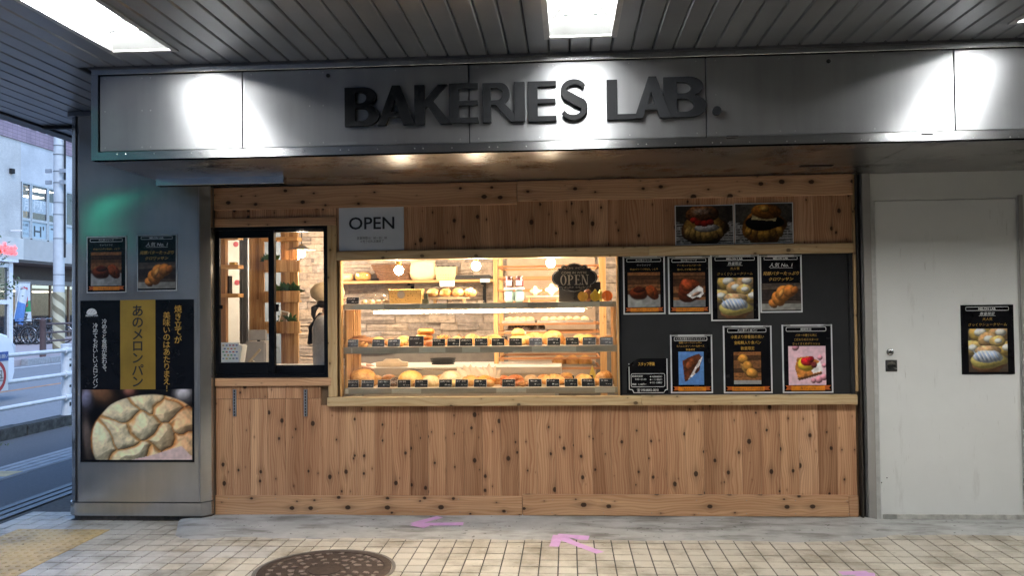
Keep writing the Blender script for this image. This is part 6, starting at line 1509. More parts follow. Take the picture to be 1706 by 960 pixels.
plant('leafy green plant in the middle planter box', 458, 500, 486, 22, TYW-.005, 90, 1); plant('small green plant in the top planter box', 441, 462, 434, 20, TYW-.005, 40, 2); plant('small upright plant in the lowest planter box', 473, 486, 537, 22, TYW-.005, 36, 3)
c = W(470, 536, TYW-.03); m = MB(); tf = thing('framed_photo', 'small white photo frame leaning in the lowest planter box', 'photo frame', (c.x, TYW-.03, c.z-.03)); tf.rotation_euler = (0, .25, 0); MB().frame(-.035, .035, 0, .115, .007, -.008, .004).build('frame', M_white, tf, .001); MB().box(-.028, .028, -.002, .003, .007, .108).build('picture', pm('photo_inside', (.35, .25, .16), .4, 0, .3, 30), tf)
# blue-grey door and white panel further back
M_blue = pm('blue_door_paint', (.20, .25, .32), .5, 0, .06, 3); bd = thing('inner_door', 'blue grey inner door behind the shelf tower', 'door', (0, 0, 0)); MB().box(W(436, 500, 1.9).x, W(473, 500, 1.9).x, 1.9, 1.94, .013, 2.1).build('leaf', M_blue, bd, .003)
for z in (.5, 1.25): MB().frame(W(440, 500, 1.9).x, W(469, 500, 1.9).x, z, z+.55, .02, 1.894, 1.8995).build('moulding', M_blue, bd)
gc = thing('grey_curtain', 'narrow grey curtain hanging inside beside the wooden tower', 'curtain', (0, 0, 0)); m = MB(); a, b = W(399, 500, 1.45).x, W(416, 500, 1.45).x; n = 24
V = [(a+(b-a)*i/n, 1.45+.018*math.sin(i*1.4), z) for z in (.05, 2.3) for i in range(n+1)]; m.add(V, [(i, i+1, n+2+i, n+1+i) for i in range(n)]); m.build('cloth', pm('curtain_grey', (.26, .28, .30), .7, 0, .05), gc, smooth=True); MB().tube([(a-.02, 1.45, 2.31), (b+.02, 1.45, 2.31)], .01, 8).build('rod', M_trim, gc)
wp = tag(MB().box(W(376, 500, 1.7).x, W(399.5, 500, 1.7).x, 1.7, 1.72, .013, 2.15).build('partition', M_white), 'tall white panel between the left shelf and the curtain', 'panel')
for k, (p, y) in enumerate(((393, 407), (395, 471))):
    c = W(p, y, 1.699); tag(MB().lathe([(.024, 0), (.022, -.003), (0, -.004)], (c.x, 1.699, c.z), 14, 'y').build('pink_sticker', pm('sticker_pink', (.55, .12, .16), .5)), ['upper', 'lower'][k]+' pink sticker on the tall white panel', 'sticker')
ls = thing('side_shelf', 'tall wooden shelf at the left inside the serving window', 'shelf', (0, 0, 0)); LY = .95; a, b, c_ = W(362, 500, LY).x, W(376, 500, LY).x, W(398, 500, LY).x
MB().box(a, b, LY, LY+.05, .013, 2.05).build('upright', M_mos, ls, .002)
for py in (444, 492, 395): z = W(385, py, LY).z; MB().box(a-.0, c_, LY-.012, LY+.10, z-.018, z+.012).build('shelf_board', M_shw, ls, .002)
z = W(385, 444, LY).z+.0125; tag(MB().box(W(380, 440, LY).x, W(390, 440, LY).x, LY+.02, LY+.08, z, z+.022).build('small_tin', M_brass, None, .003), 'small flat tin on the upper board of the side shelf', 'tin')
z = W(385, 492, LY).z+.0125; tag(MB().box(W(377, 480, LY).x, W(379.5, 480, LY).x, LY+.03, LY+.09, z, z+.14).build('thin_book', M_cardb, None, .001), 'thin dark book standing on the side shelf', 'book')
# goods on the counter
zc2 = zc_+.001
t = thing('card_reader', 'white tilted card reader stand on the counter', 'card reader', (W(391, 600, .36).x, .36, zc2)); m = MB(); m.prism([(-.05, 0), (.05, 0), (.075, .155), (-.02, .165)], -.05, .05); m.build('body', M_white, t, .006, 2, True); MB().box(.045, .052, -.0515, -.0502, .01, .10).build('side_stripe', M_inkg, t)
t = thing('register', 'grey cash register with raised screen on the counter', 'register', (W(432, 600, .62).x, .62, zc2)); MB().box(-.085, .075, -.08, .1, 0, .17).build('body', pm('register_grey', (.40, .38, .37), .4, 0, .05), t, .01, 2, True); o = MB().box(-.075, .06, -.02, 0, .175, .255).build('screen', pm('screen_grey', (.45, .43, .42), .3), t, .006, 2, True)
MB().box(-.01, .01, -.015, -.004, .165, .18).build('hinge', M_dark, t)
t = thing('tablet_stand', 'slanted wooden tablet stand in front of the register', 'stand', (W(420, 603, .30).x, .30, zc2)); 
for a0, a1 in (((-.05, 0), (.05, .125)), ((.05, 0), (-.01, .045))): MB().tube([(a0[0], 0, a0[1]+.006), (a1[0], .02, a1[1])], .009, 6).build('strut', M_shelf, t)
t = thing('paper_stack', 'white receipts and papers on the counter', 'papers', (W(437, 605, .33).x, .33, zc2)); 
for k in range(4): place('paper_sheet', MB().box(-.05, .05, -.035, .035, 0, .004).mesh('paper_sheet'), M_white, t, (0, 0, .0045*k), (0, 0, .3*k))
t = thing('tablet', 'flat dark tablet lying on the counter at the right', 'tablet', (W(498, 611, .30).x, .30, zc2)); MB().box(-.08, .08, -.05, .05, 0, .010).build('body', M_black, t, .003); MB().box(-.072, .072, -.043, .043, .0102, .0112).build('screen', pm('tablet_glass', (.02, .02, .025), .1), t)
# payment notice on the left pane
x0, x1, z0, z1 = rect(366.5, 571, 396, 606.5, .003); t = thing('payment_notice', 'white sheet of payment marks in the corner of the serving window', 'notice', (x0, .022, z0)); MB().box(0, x1-x0, .0, .0015, 0, z1-z0).build('sheet', M_white, t)
cs = [(.05, .10, .35), (.5, .04, .05), (.55, .35, .03), (.05, .05, .06), (.05, .30, .12), (.45, .05, .10), (.10, .25, .5)]; r = np.random.RandomState(4)
w_, h_ = x1-x0, z1-z0
for i in range(5):
    for j in range(5 if i % 2 == 0 else 4):
        u, v = (.12+.19*j+(.08 if i % 2 else 0)), .86-.155*i; k = r.randint(7); MB().box(w_*u-.006, w_*u+.007, -.0012, -.0003, h_*v-.004, h_*v+.004).build('payment_mark', pm('mark_%d' % k, cs[k], .5), t)
# ================================================================ BAKER behind the serving window (seen from behind, facing right)
M_skin = pm('skin', (.52, .30, .20), .5, 0, .05, 12); M_swt = pm('grey_sweatshirt', (.40, .385, .37), .85, 0, .10, 60, bump=.15); M_cap = pm('beige_cap', (.72, .56, .36), .8, 0, .06, 40, bump=.1); M_hair = pm('dark_hair', (.018, .012, .010), .5, 0, .3, 60); M_apr = pm('black_apron', (.012, .012, .014), .8)
pc = W(549, 600, .62)
per = thing('person', 'person in beige cap, grey sweatshirt and black apron strap behind the window', 'person', (pc.x, .62, .013), rz=math.radians(100))
# local frame: faces +Y?  body faces local -Y rotated so that the face looks to the right and away
def skin_mesh(name, verts, edges, radii, m, parent, sub=2, root=0):
    me = bpy.data.meshes.new(name); me.from_pydata(verts, edges, []); o = bpy.data.objects.new(name, me); COL.objects.link(o)
    md = o.modifiers.new('skin', 'SKIN'); md.use_smooth_shade = True
    for v, r in zip(me.skin_vertices[0].data, radii): v.radius = r if isinstance(r, tuple) else (r, r)
    me.skin_vertices[0].data[root].use_root = True
    s = o.modifiers.new('sub', 'SUBSURF'); s.levels = sub; s.render_levels = sub
    dg = bpy.context.evaluated_depsgraph_get(); dg.update(); me2 = bpy.data.meshes.new_from_object(o.evaluated_get(dg)); bpy.data.objects.remove(o); me2.materials.clear(); me2.shade_smooth()
    return place(name, me2, m, parent)
# facing local -Y ; height 1.55 m
V = [(0, 0, .82), (0, .005, 1.0), (0, .01, 1.16), (0, .015, 1.27), (0, .01, 1.315), (0, -.005, 1.36), (0, -.02, 1.43), (0, -.015, 1.50),
     (.15, .015, 1.245), (.195, .02, 1.02), (.165, -.16, .93), (.145, -.215, .925), (-.15, .015, 1.245), (-.195, .02, 1.02), (-.165, -.16, .93), (-.145, -.215, .925),
     (.085, 0, .76), (.09, -.01, .42), (.09, .01, .06), (.09, -.12, .03), (-.085, 0, .76), (-.09, -.01, .42), (-.09, .01, .06), (-.09, -.12, .03)]
E_ = [(0, 1), (1, 2), (2, 3), (3, 4), (4, 5), (5, 6), (6, 7), (3, 8), (8, 9), (9, 10), (10, 11), (3, 12), (12, 13), (13, 14), (14, 15), (0, 16), (16, 17), (17, 18), (18, 19), (0, 20), (20, 21), (21, 22), (22, 23)]
R_ = [(.14, .10), (.13, .095), (.14, .10), (.09, .07), .048, .056, .082, .070, .055, .042, .030, .026, .055, .042, .030, .026, .085, .058, .040, .032, .085, .058, .040, .032]
body = skin_mesh('body', V, E_, R_, M_skin, per)
# fingers
for s in (-1, 1):
    Vf = [(s*.145, -.215, .925)]; Ef = []; Rf = [.022]
    for k in range(4):
        b0 = len(Vf); x_ = s*(.145+(k-1.5)*.018); L = [.07, .08, .075, .06][k]
        Vf += [(x_, -.25, .93), (x_, -.25-L*.55, .925), (x_, -.25-L, .905)]; Ef += [(0, b0), (b0, b0+1), (b0+1, b0+2)]; Rf += [.011, .009, .008]
    b0 = len(Vf); Vf += [(s*.105, -.235, .92), (s*.085, -.27, .915)]; Ef += [(0, b0), (b0, b0+1)]; Rf += [.012, .009]
    skin_mesh('hand', Vf, Ef, Rf, M_skin, per, 1)
skin_mesh('sweatshirt', [(0, 0, .80), (0, .005, 1.0), (0, .01, 1.16), (0, .015, 1.275), (.155, .015, 1.25), (.20, .022, 1.02), (.17, -.14, .94), (-.155, .015, 1.25), (-.20, .022, 1.02), (-.17, -.14, .94), (0, .012, 1.31)],
          [(0, 1), (1, 2), (2, 3), (3, 4), (4, 5), (5, 6), (3, 7), (7, 8), (8, 9), (3, 10)], [(.17, .125), (.165, .125), (.165, .125), (.10, .085), .072, .060, .045, .072, .060, .045, .066], M_swt, per)
skin_mesh('trousers', [(0, 0, .84), (.088, 0, .76), (.092, -.01, .42), (.092, .01, .08), (-.088, 0, .76), (-.092, -.01, .42), (-.092, .01, .08)], [(0, 1), (1, 2), (2, 3), (0, 4), (4, 5), (5, 6)], [(.15, .11), .098, .070, .055, .098, .070, .055], pm('dark_trousers', (.03, .03, .035), .8), per)
# cap: soft baker's cap with band
f = nz(31); MB().blob((0, .012, 1.474), (.104, .125, .080), lambda d: 1+.05*f(d*2)+.03*f(d*6), 30, 18).build('cap', M_cap, per, smooth=True)
MB().lathe([(.088, 0), (.092, .02), (.090, .04), (.086, .04)], (0, -.002, 1.41), 24, cap=False).build('cap_band', M_cap, per, smooth=True); MB().prism([(-.07, -.08), (.07, -.08), (.05, -.14), (-.05, -.14)], 1.425, 1.431, 'z').build('cap_peak', M_cap, per, .002); MB().blob((0, .0, 1.556), (.018, .018, .018), None, 10, 7).build('cap_button', M_cap, per, smooth=True)
# hair gathered at the nape, black tie
MB().blob((0, .034, 1.392), (.064, .056, .036), lambda d: 1+.06*f(d*5), 20, 12).build('hair', M_hair, per, smooth=True)
m = MB(); m.tube([(0, .085, 1.375), (.02, .112, 1.345), (.03, .118, 1.31), (.025, .112, 1.275)], [.015, .020, .018, .006], 8); m.tube([(0, .085, 1.375), (-.025, .108, 1.355), (-.04, .112, 1.32)], [.016, .022, .006], 8); m.build('hair_tie', M_apr, per, smooth=True)
for s in (-1, 1):
    MB().blob((s*.080, -.01, 1.425), (.010, .018, .028), None, 10, 8).build('ear', M_skin, per, smooth=True); MB().blob((s*.030, -.094, 1.44), (.012, .006, .007), None, 10, 6).build('eye', M_hair, per, smooth=True)
    MB().tube([(s*.05, -.10, 1.20), (s*.075, -.04, 1.302), (s*.06, .06, 1.315), (s*.02, .135, 1.22), (-s*.05, .14, 1.10)], .013, 6).build('apron_strap', M_apr, per, smooth=True)
MB().blob((0, -.105, 1.415), (.011, .014, .018), None, 10, 7).build('nose', M_skin, per, smooth=True); MB().blob((0, -.095, 1.375), (.022, .007, .006), None, 10, 6).build('mouth', pm('lips', (.4, .14, .11), .5), per, smooth=True)
m = MB(); n = 10
for i in range(n+1):
    a = -1.1+2.2*i/n
    for z, k in ((.55, 1.12), (.85, 1.06), (1.05, 1.02), (1.22, .8)): m.v.append((math.sin(a)*.155*k, -math.cos(a)*.145*k+.01, z))
for i in range(n):
    for j in range(3): q = i*4+j; m.f.append((q, q+4, q+5, q+1))
m.build('apron', M_apr, per, smooth=True)

# ================================================================ STREET to the left (runs along Y)
ZR = 0.0
M_road = road_mat()
struct(MB().box(-6.02, -3.98, -40, 60, -.15, -.003).build('footpath', M_asph))
dg_ = struct(MB().box(-3.977, -3.723, -40, 30, -.15, -.012).build('drain_channel', M_dark))
M_drain = pm('drain_grate', (.13, .135, .14), .5, .6, .2, 30)
for k in range(3): MB().box(-3.975+.086*k, -3.975+.086*k+.06, -8, 12, -.0118, .001).build('grate_bar', M_drain, dg_)
gs = struct(bpy.data.objects.new('guide_strip', None)); COL.objects.link(gs)
M_strip = pm('strip_concrete', (.30, .30, .30), .75, 0, .15, 9)
MB().box(-5.02, -4.62, -20, 30, -.0028, .0015).build('strip_base', M_strip, gs)
for k in range(4): MB().box(-5.0+.098*k, -5.0+.098*k+.07, -20, 30, .0016, .007).build('strip_rib', M_strip, gs, .002)
p = WZ(6, 792, 0); MB().box(-4.90, -4.66, p.y-.10, p.y+.12, .0072, .010).build('yellow_mark', M_tact, gs)
kb = struct(bpy.data.objects.new('kerb', None)); COL.objects.link(kb)
M_kerb = pm('mossy_shaded_kerb', (.055, .055, .05), .9, 0, .5, 12, bump=.3)  # dark colour holds the kerb's shaded side as well as moss
for j in range(-8, 30): MB().box(-6.22, -6.03, j*1.2, j*1.2+1.192, -.15, .115+rng.uniform(-.006, .006)).build('kerb_stone', M_kerb, kb, .012, 2)
struct(MB().box(-14.3, -6.23, -60, 90, -.15, -.02).build('road', M_road))
MB().box(-9.95, -9.83, -60, 90, -.0196, -.016).build('lane_marking', pm('faded_orange', (.48, .24, .12), .8, 0, .3, 6), bpy.data.objects['road']); MB().box(-13.9, -13.75, -60, 90, -.0196, -.016).build('lane_marking', pm('road_white', (.55, .55, .55), .8, 0, .25, 6), bpy.data.objects['road'])
fk = struct(bpy.data.objects.new('far_kerb', None)); COL.objects.link(fk)
for j in range(16, 60): MB().box(-14.5, -14.305, j*1.0, j*1.0+.985, -.15, .14).build('kerb_stone', pm('granite_kerb', (.30, .30, .31), .8, 0, .15, 14), fk, .01)
struct(MB().box(-40, -14.51, 5, 90, -.15, .12).build('far_pavement', pm('pinkish_paving', (.40, .34, .34), .8, 0, .10, 2.5)))
# moss and weeds at the kerb
m = MB(); r = np.random.RandomState(3)
for i in range(700):
    y_ = r.uniform(2, 6.5); x_ = -5.98+abs(r.normal(0, .10)); 
    if math.sin(y_*3.1)+math.sin(y_*7.3) < .1: continue
    a = r.uniform(0, 6.28); h = r.uniform(.008, .03); m.add([(x_, y_, -.003), (x_+.012*math.cos(a), y_+.012*math.sin(a), -.003), (x_+.02*math.cos(a+.6), y_+.02*math.sin(a+.6), h)], [(0, 1, 2)])
o = stuff(m.build('moss', pm('moss_green', (.10, .14, .03), .9, 0, .3, 20))); o['label'] = 'moss and small weeds along the kerb'; o['category'] = 'moss'

# ---- white pipe guard rail
M_gw = pm('guard_white', (.68, .69, .70), .45, 0, .10, 9, rv=.2); M_rust = pm('chipped_black', (.03, .03, .03), .8)
gr = thing('guard_rail', 'white tubular guard rail with chipped paint along the footpath edge', 'guard rail', (-6.0, 0, 0)); gx, gy = WZ(95, 707, 0).x+6.0, WZ(95, 707, 0).y
gx = -.12
zr = [W(45, y, gy*.75).z for y in (585, 624, 664)]
zr = [.90, .61, .33]
for j in range(-3, 5):
    y_ = gy+2.0*j; MB().lathe([(.057, -.003), (.057, .955), (.061, .956), (.061, .975), (.0, .98)], (gx, y_, 0), 16).build('post', M_gw, gr, smooth='auto')
    for z in zr: MB().lathe([(.04, -.085), (.04, .085)], (gx+.03, y_, z), 10, 'y').build('clamp', M_gw, gr, smooth='auto')
c = MB()
for z, h in ((.70, .035), (.45, .03), (.22, .05), (.78, .015)): c.box(gx+.045, gx+.0592, gy-.018, gy+.012, z, z+h)
c.build('paint_chip', M_rust, gr)
for z in zr: MB().tube([(gx+.03, gy-6.0, z), (gx+.03, gy+8, z)], .0245, 12).build('rail', M_gw, gr, smooth='auto')
# prohibition sign tied to the rail
a = WX(14.5, 590, -6.04); z1_, z0_ = a.z+.03, WX(5, 652, -6.04).z
sg = thing('rail_sign', 'white sign with blue top and red ring hung on the guard rail', 'sign', (-6.04, a.y, z0_)); L = .42; H = z1_-z0_+.0
MB().box(-.012, -.004, -L, 0, 0, H).build('plate', pm('sign_white', (.66, .67, .68), .4, 0, .04), sg, .002); MB().box(-.0038, -.001, -L+.002, -.002, H*.76, H-.002).build('blue_band', pm('sign_blue', (.03, .09, .34), .4), sg)
ring = MB(); n = 40; V = []
for i in range(n):
    q = 2*math.pi*i/n; V += [(-.0025, -L/2+.175*math.cos(q), H*.38+.175*math.sin(q)), (-.0025, -L/2+.135*math.cos(q), H*.38+.135*math.sin(q))]
ring.add(V, [(2*i, 2*i+1, (2*i+3) % (2*n), (2*i+2) % (2*n)) for i in range(n)]); ring.build('red_ring', pm('sign_red', (.42, .02, .03), .4), sg)
lettering('構内', (-.001, -L/2, H*.44), .10, M_inkb, sg, (0, 1, 0)); lettering('駐輪禁止', (-.001, -L/2, H*.32), .06, M_inkb, sg, (0, 1, 0)); lettering('お願い', (.0005, -.085, H*.88), .045, M_ink, sg, (0, 1, 0))
for z in (.12, H-.06): MB().box(-.02, -.0125, -L*.5-.01, -L*.5+.01, z-.01, z+.01).build('tie', M_dark, sg)

# ---- white minivan
cy_ = WX(24, 600, -8.75).y
car = thing('parked_car', 'white minivan on the road at the left edge of view', 'car', (-9.5, cy_, -.02)); M_car = pm('car_white', (.68, .70, .73), .25, 0, .02, 2, coat=.6)
def car_prof(): return [(-4.1, .30), (-4.12, .75), (-4.05, 1.15), (-3.95, 1.78), (-3.6, 1.86), (-1.75, 1.86), (-.85, 1.20), (-.10, 1.02), (0.0, .80), (.02, .45), (-.03, .28)]
P = car_prof(); b = MB(); n = len(P); ws_ = [(.70 if z > 1.3 else (.78 if z > .5 else .76)) for _, z in P]
b.add([(w2, y_, z) for (y_, z), w2 in zip(P, ws_)]+[(-w2, y_, z) for (y_, z), w2 in zip(P, ws_)], [tuple(range(n)), tuple(range(2*n-1, n-1, -1))]+[((i+1) % n, i, n+i, n+(i+1) % n) for i in range(n)])
b.build('body', M_car, car, .05, 3, True)
M_cg = pm('car_glass', (.02, .03, .04), .08, 0, .05)
for s in (1, -1):
    for y0, y1 in ((-1.55, -2.45), (-2.55, -3.75)):
        q = MB(); e = .45 if y0 == -1.55 else 0
        q.add([(s*.786, y0+e*.55, 1.22), (s*.786, y1, 1.22), (s*.722, y1, 1.74), (s*.722, y0-.12, 1.74)], [(0, 1, 2, 3) if s > 0 else (3, 2, 1, 0)]); q.build('side_window', M_cg, car)
    MB().box(s*.69, s*.79, -1.28, -1.05, 1.16, 1.32).build('door_mirror', M_car, car, .03, 2, True); MB().box(s*.50, s*.765, -.10, .024, .70, .90).build('headlight', pm('lamp_lens', (.55, .57, .6), .1), car, .02, 2, True)
    MB().box(s*.787, s*.80, -2.35, -2.15, .98, 1.02).build('door_handle', M_car, car, .006)
    for y_ in (-.75, -3.25):
        wl = MB().lathe([(.30, -.09), (.315, -.06), (.315, .06), (.30, .09), (.20, .085)], (s*.70, y_, .315), 24, 'x').build('wheel', pm('tyre', (.02, .02, .02), .8), car, smooth='auto'); MB().lathe([(.20, .07), (.17, .095), (.05, .10), (0, .10)] if s > 0 else [(.20, -.07), (.17, -.095), (.05, -.10), (0, -.10)], (s*.70, y_, .315), 20, 'x').build('rim', M_trim, wl, smooth='auto')
MB().add([(.64, -.92, 1.235), (.60, -1.70, 1.825), (-.60, -1.70, 1.825), (-.64, -.92, 1.235)], [(0, 1, 2, 3)]).build('windscreen', M_cg, car).location = (0, .02, .02)
MB().box(-.45, .45, .015, .045, .42, .60).build('grille', M_black, car, .01); MB().box(-.17, .17, .046, .052, .44, .56).build('number_plate', M_white, car)

# ---- brown bollard fence on the far pavement
bf = thing('bollard_fence', 'brown bollard with three pipe rails at the far kerb', 'fence', (0, 0, 0)); p = WZ(71.5, 595, .12); M_brw = pm('bollard_brown', (.10, .06, .055), .5, 0, .1); p2 = p+Vector((.25, 2.4, 0))
for k in range(4):
    c = p+Vector((.05*k, 2.0*k, 0)); MB().lathe([(.085, -.005), (.085, .98), (.092, .99), (.092, 1.05), (.05, 1.09), (0, 1.10)], (c.x, c.y, .12), 16).build('bollard', M_brw, bf, smooth='auto')
for z in (.92, .68, .44): MB().tube([(p.x, p.y, .12+z), (p.x+.05*3, p.y+6.0, .12+z)], .030, 10).build('rail', M_brw, bf, smooth='auto')
# ---- utility pole
p = WZ(98, 586, .12); up = thing('utility_pole', 'tall pale concrete utility pole with striped guard wrap across the road', 'utility pole', (p.x, p.y, .12)); rp_ = .155*(p-CAM).dot(AF)/26.0
MB().tube([(0, 0, -.005), (0, 0, 11)], [rp_*1.08, rp_*.85], 20).build('shaft', pm('pole_concrete', (.48, .49, .50), .7, 0, .10, 3), up, smooth='auto')
zt2 = W(98, 487, p.y).z-.12
t = NT('stripe_wrap'); sx_ = t.n('SeparateXYZ'); t.l(t.obj(), sx_.inputs[0]); a_ = t.math('ARCTAN2', sx_.outputs[1], sx_.outputs[0]); q = t.math('FRACT', t.math('ADD', t.math('MULTIPLY', a_, .318), t.math('MULTIPLY', sx_.outputs[2], 2.4))); t.l(t.ramp(q, [(.47, (.50, .44, .30)), (.52, (.20, .165, .10))]), t.b.inputs['Base Color']); t.b.inputs['Roughness'].default_value = .6
MB().lathe([(rp_*1.13, .05), (rp_*1.13, zt2)], seg=24, cap=False).build('striped_wrap', t.m, up, smooth=True)
for y in (243, 258, 286, 305, 338, 358, 398, 458, 476):
    z = W(98, y, p.y).z-.12; big = y in (286, 305)
    MB().lathe([(rp_*1.04, -.012), (rp_*1.04, .012)], (0, 0, z), 20, cap=False).build('band', pm('band_grey_steel', (.14, .145, .15), .6), up)
    if big:
        for s in (-1, 1): MB().box(s*rp_*.9, s*(rp_+.17), -rp_*1.3, -rp_*.9, z-.06, z+.06).build('clamp_arm', pm('galv_arm', (.35, .36, .38), .5, .5), up)
for s in (.9,): MB().tube([(rp_*1.25, 0, 3), (rp_*1.25, 0, 10.5)], .03, 8).build('cable', M_dark, up)

# ---- building across the road
XB = -24.0
bl = thing('corner_building', 'pale tiled two storey building with shop and red market sign across the road', 'building', (0, 0, 0))
def fy(px, py=400): return WX(px, py, XB).y
def fz(px, py): return WX(px, py, XB).z
def fbox(name, y0, y1, z0, z1, d0, d1, m, parent=bl, bev=0.0): return MB().box(XB+d0, XB+d1, y0, y1, z0, z1).build(name, m, parent, bev)
def ftile(name, a, b, sc_):
    t = NT(name); sp = t.n('SeparateXYZ'); t.l(t.pos(), sp.inputs[0]); cv = t.n('CombineXYZ'); t.l(sp.outputs[1], cv.inputs[0]); t.l(sp.outputs[2], cv.inputs[1]); br = t.n('TexBrick'); t.l(cv.outputs[0], br.inputs['Vector']); br.inputs['Scale'].default_value = sc_; br.inputs['Color1'].default_value = (*a, 1); br.inputs['Color2'].default_value = (*b, 1); br.inputs['Mortar'].default_value = (*[v*.7 for v in b], 1); br.inputs['Mortar Size'].default_value = .02; br.offset = 0.0
    c = t.mix(1.0, br.outputs['Color'], t.ramp(t.noise(t.pos(), .8, 5), [(.3, (.8, .8, .8)), (.7, (1.05, 1.05, 1.05))]), 'MULTIPLY'); t.l(c, t.b.inputs['Base Color']); t.b.inputs['Roughness'].default_value = .55; return t.m
M_bt = ftile('cream_wall_tile', (.62, .60, .57), (.55, .53, .51), 5.5); M_pt = ftile('mauve_parapet_tile', (.34, .24, .29), (.27, .19, .24), 1.6)
zpar = (fz(0, 226)+fz(90, 250.5))/2; ztop = fz(62, 219); zband1 = (fz(35, 398)+fz(90, 404))/2; zband0 = (fz(0, 430)+fz(105, 439))/2
BY0, BY1 = 18.0, 60.0
fbox('parapet', BY0, BY1, zpar, ztop, -.5, .06, M_pt); m = MB()
for k in range(60): m.box(XB-.02, XB+.09, BY0+.35*k*2, BY0+.35*k*2+.35, ztop+.001, ztop+.16)
m.build('coping', pm('coping_dark', (.05, .045, .05), .6), bl)
wy0 = fy(34.5); wzt, wzb = fz(60, 303), fz(60, 402)
zwt = (fz(36, 302)+fz(88, 315))/2; wy1 = BY1
fbox('wall', BY0, wy0, zband1, zpar-.002, -.5, 0, M_bt); fbox('wall', wy0+.001, BY1, zwt, zpar-.002, -.5, 0.002, ftile('blue_wall_tile', (.62, .63, .65), (.57, .58, .60), 5.5))
fbox('fascia_band', BY0, wy0-.01, zband0, zband1-.002, -.5, .14, pm('band_white', (.56, .55, .52), .5, 0, .05, 2)); fbox('fascia_band', wy0, BY1, zband0, zband1-.002, -.5, .10, pm('band_grey', (.42, .41, .39), .6, 0, .06, 2))
fbox('storey_floor', BY0, BY1, zband0-.0, zband0+.2, -9, -.51, M_dark); fbox('vent_hood', fy(15), fy(20.5), fz(18, 289), fz(18, 281), .001, .12, M_dark)
fbox('room_back', BY0, BY1, zband0+.21, zpar, -5.0, -4.9, pm('office_wall', (.42, .36, .30), .6)); fbox('room_ceiling', BY0, BY1, zpar-.3, zpar-.2, -4.89, -.51, pm('office_ceiling', (.5, .42, .33), .6))
M_fr = pm('window_frame_alu', (.42, .44, .47), .4, .4); M_wg = glass('office_glass', (.55, .58, .62), .02, 1.6, .06); M_sb = pm('window_film_blue', (.36, .46, .52), .35, 0, .05)
zp1, zp0 = (fz(42, 306)+fz(85, 316))/2, (fz(42, 362)+fz(85, 371))/2; zs1_, zs0_ = zp0-.12, zband1+.06
cols = [(35.5, 51), (51.5, 79), (79.5, 108)]
for k in range(6):
    if k < 3: a, c = fy(cols[k][0]), fy(cols[k][1])
    else: a = c+.03; c = a+.85
    wn = MB(); 
    wn.box(XB-.06, XB+.03, a, a+.07, zs0_, zp1+.08).box(XB-.06, XB+.03, c-.07, c, zs0_, zp1+.08).box(XB-.06, XB+.03, a+.07, c-.07, zp1, zp1+.08).box(XB-.06, XB+.03, a+.07, c-.07, zs1_+.001, zp0).box(XB-.06, XB+.03, a+.07, c-.07, zs0_-.05, zs0_+.04)
    wo = wn.build('window', M_fr, bl); MB().box(XB-.03, XB-.022, a+.07, c-.07, zp0, zp1).build('pane', M_wg, wo); MB().box(XB-.03, XB-.02, a+.07, c-.07, zs0_+.04, zs1_).build('film_panel', M_sb, wo)
    yc = (a+c)/2; R_y = (0, 1, 0)
    if k < 3:
        lettering('月極駐'[k] if k != 1 else '極駐', (XB-.015, yc+.02, zp0+(zp1-zp0)*.40), (zp1-zp0)*.34, pm('film_text', (.62, .66, .68), .5), wo, R_y, width=(c-a)*(.5 if k == 0 else .72 if k == 1 else .6), bold=.03)
        MB().box(XB-.021, XB-.019, a+.08, c-.08, zp0+(zp1-zp0)*.20, zp0+(zp1-zp0)*.60).build('film_band', pm('film_band', (.40, .46, .50), .5), wo)
        if k == 0:
            for q, tx in enumerate(('貸し会議室', 'シェア', 'オフィス')): lettering(tx, (XB-.015, a+.12, zs0_+(zs1_-zs0_)*(.75-.25*q)), .12, pm('film_ink', (.05, .055, .06), .5), wo, R_y, align='L', width=(c-a)*(.6 if q != 1 else .42))
        else: lettering("H'T"[0:2] if k == 1 else 'T', (XB-.015, yc, zs0_+(zs1_-zs0_)*.48), (zs1_-zs0_)*.80, pm('film_ink', (.05, .055, .06), .5), wo, R_y, width=(c-a)*.62, bold=.01)
fy0 = fy(0, 415); zl0, zl1 = fz(10, 424), fz(10, 404)
o = lettering('Market', (XB+.19, fy(21.5, 415), (zl0+zl1)/2), (zl1-zl0)*1.1, emis('red_sign', (.95, .05, .06), 1.6), bl, (0, 1, 0), align='R', bold=.03, name='market_lettering')
for k in range(3):
    y_ = fy(14, 395)-1.6*k; MB().box(XB+.12, XB+.6, y_-.04, y_+.04, zband1+.25, zband1+.30).build('sign_lamp', M_white, bl)
for k, (px, py) in enumerate(((71, 320), (55, 329), (62, 318))): q = WX(px, py, XB-3.5); MB().box(q.x-.3, q.x+.3, q.y-.45, q.y+.45, q.z, q.z+.04).build('office_light', emis('office_lamp', (1, .86, .62), 9.0), bl)
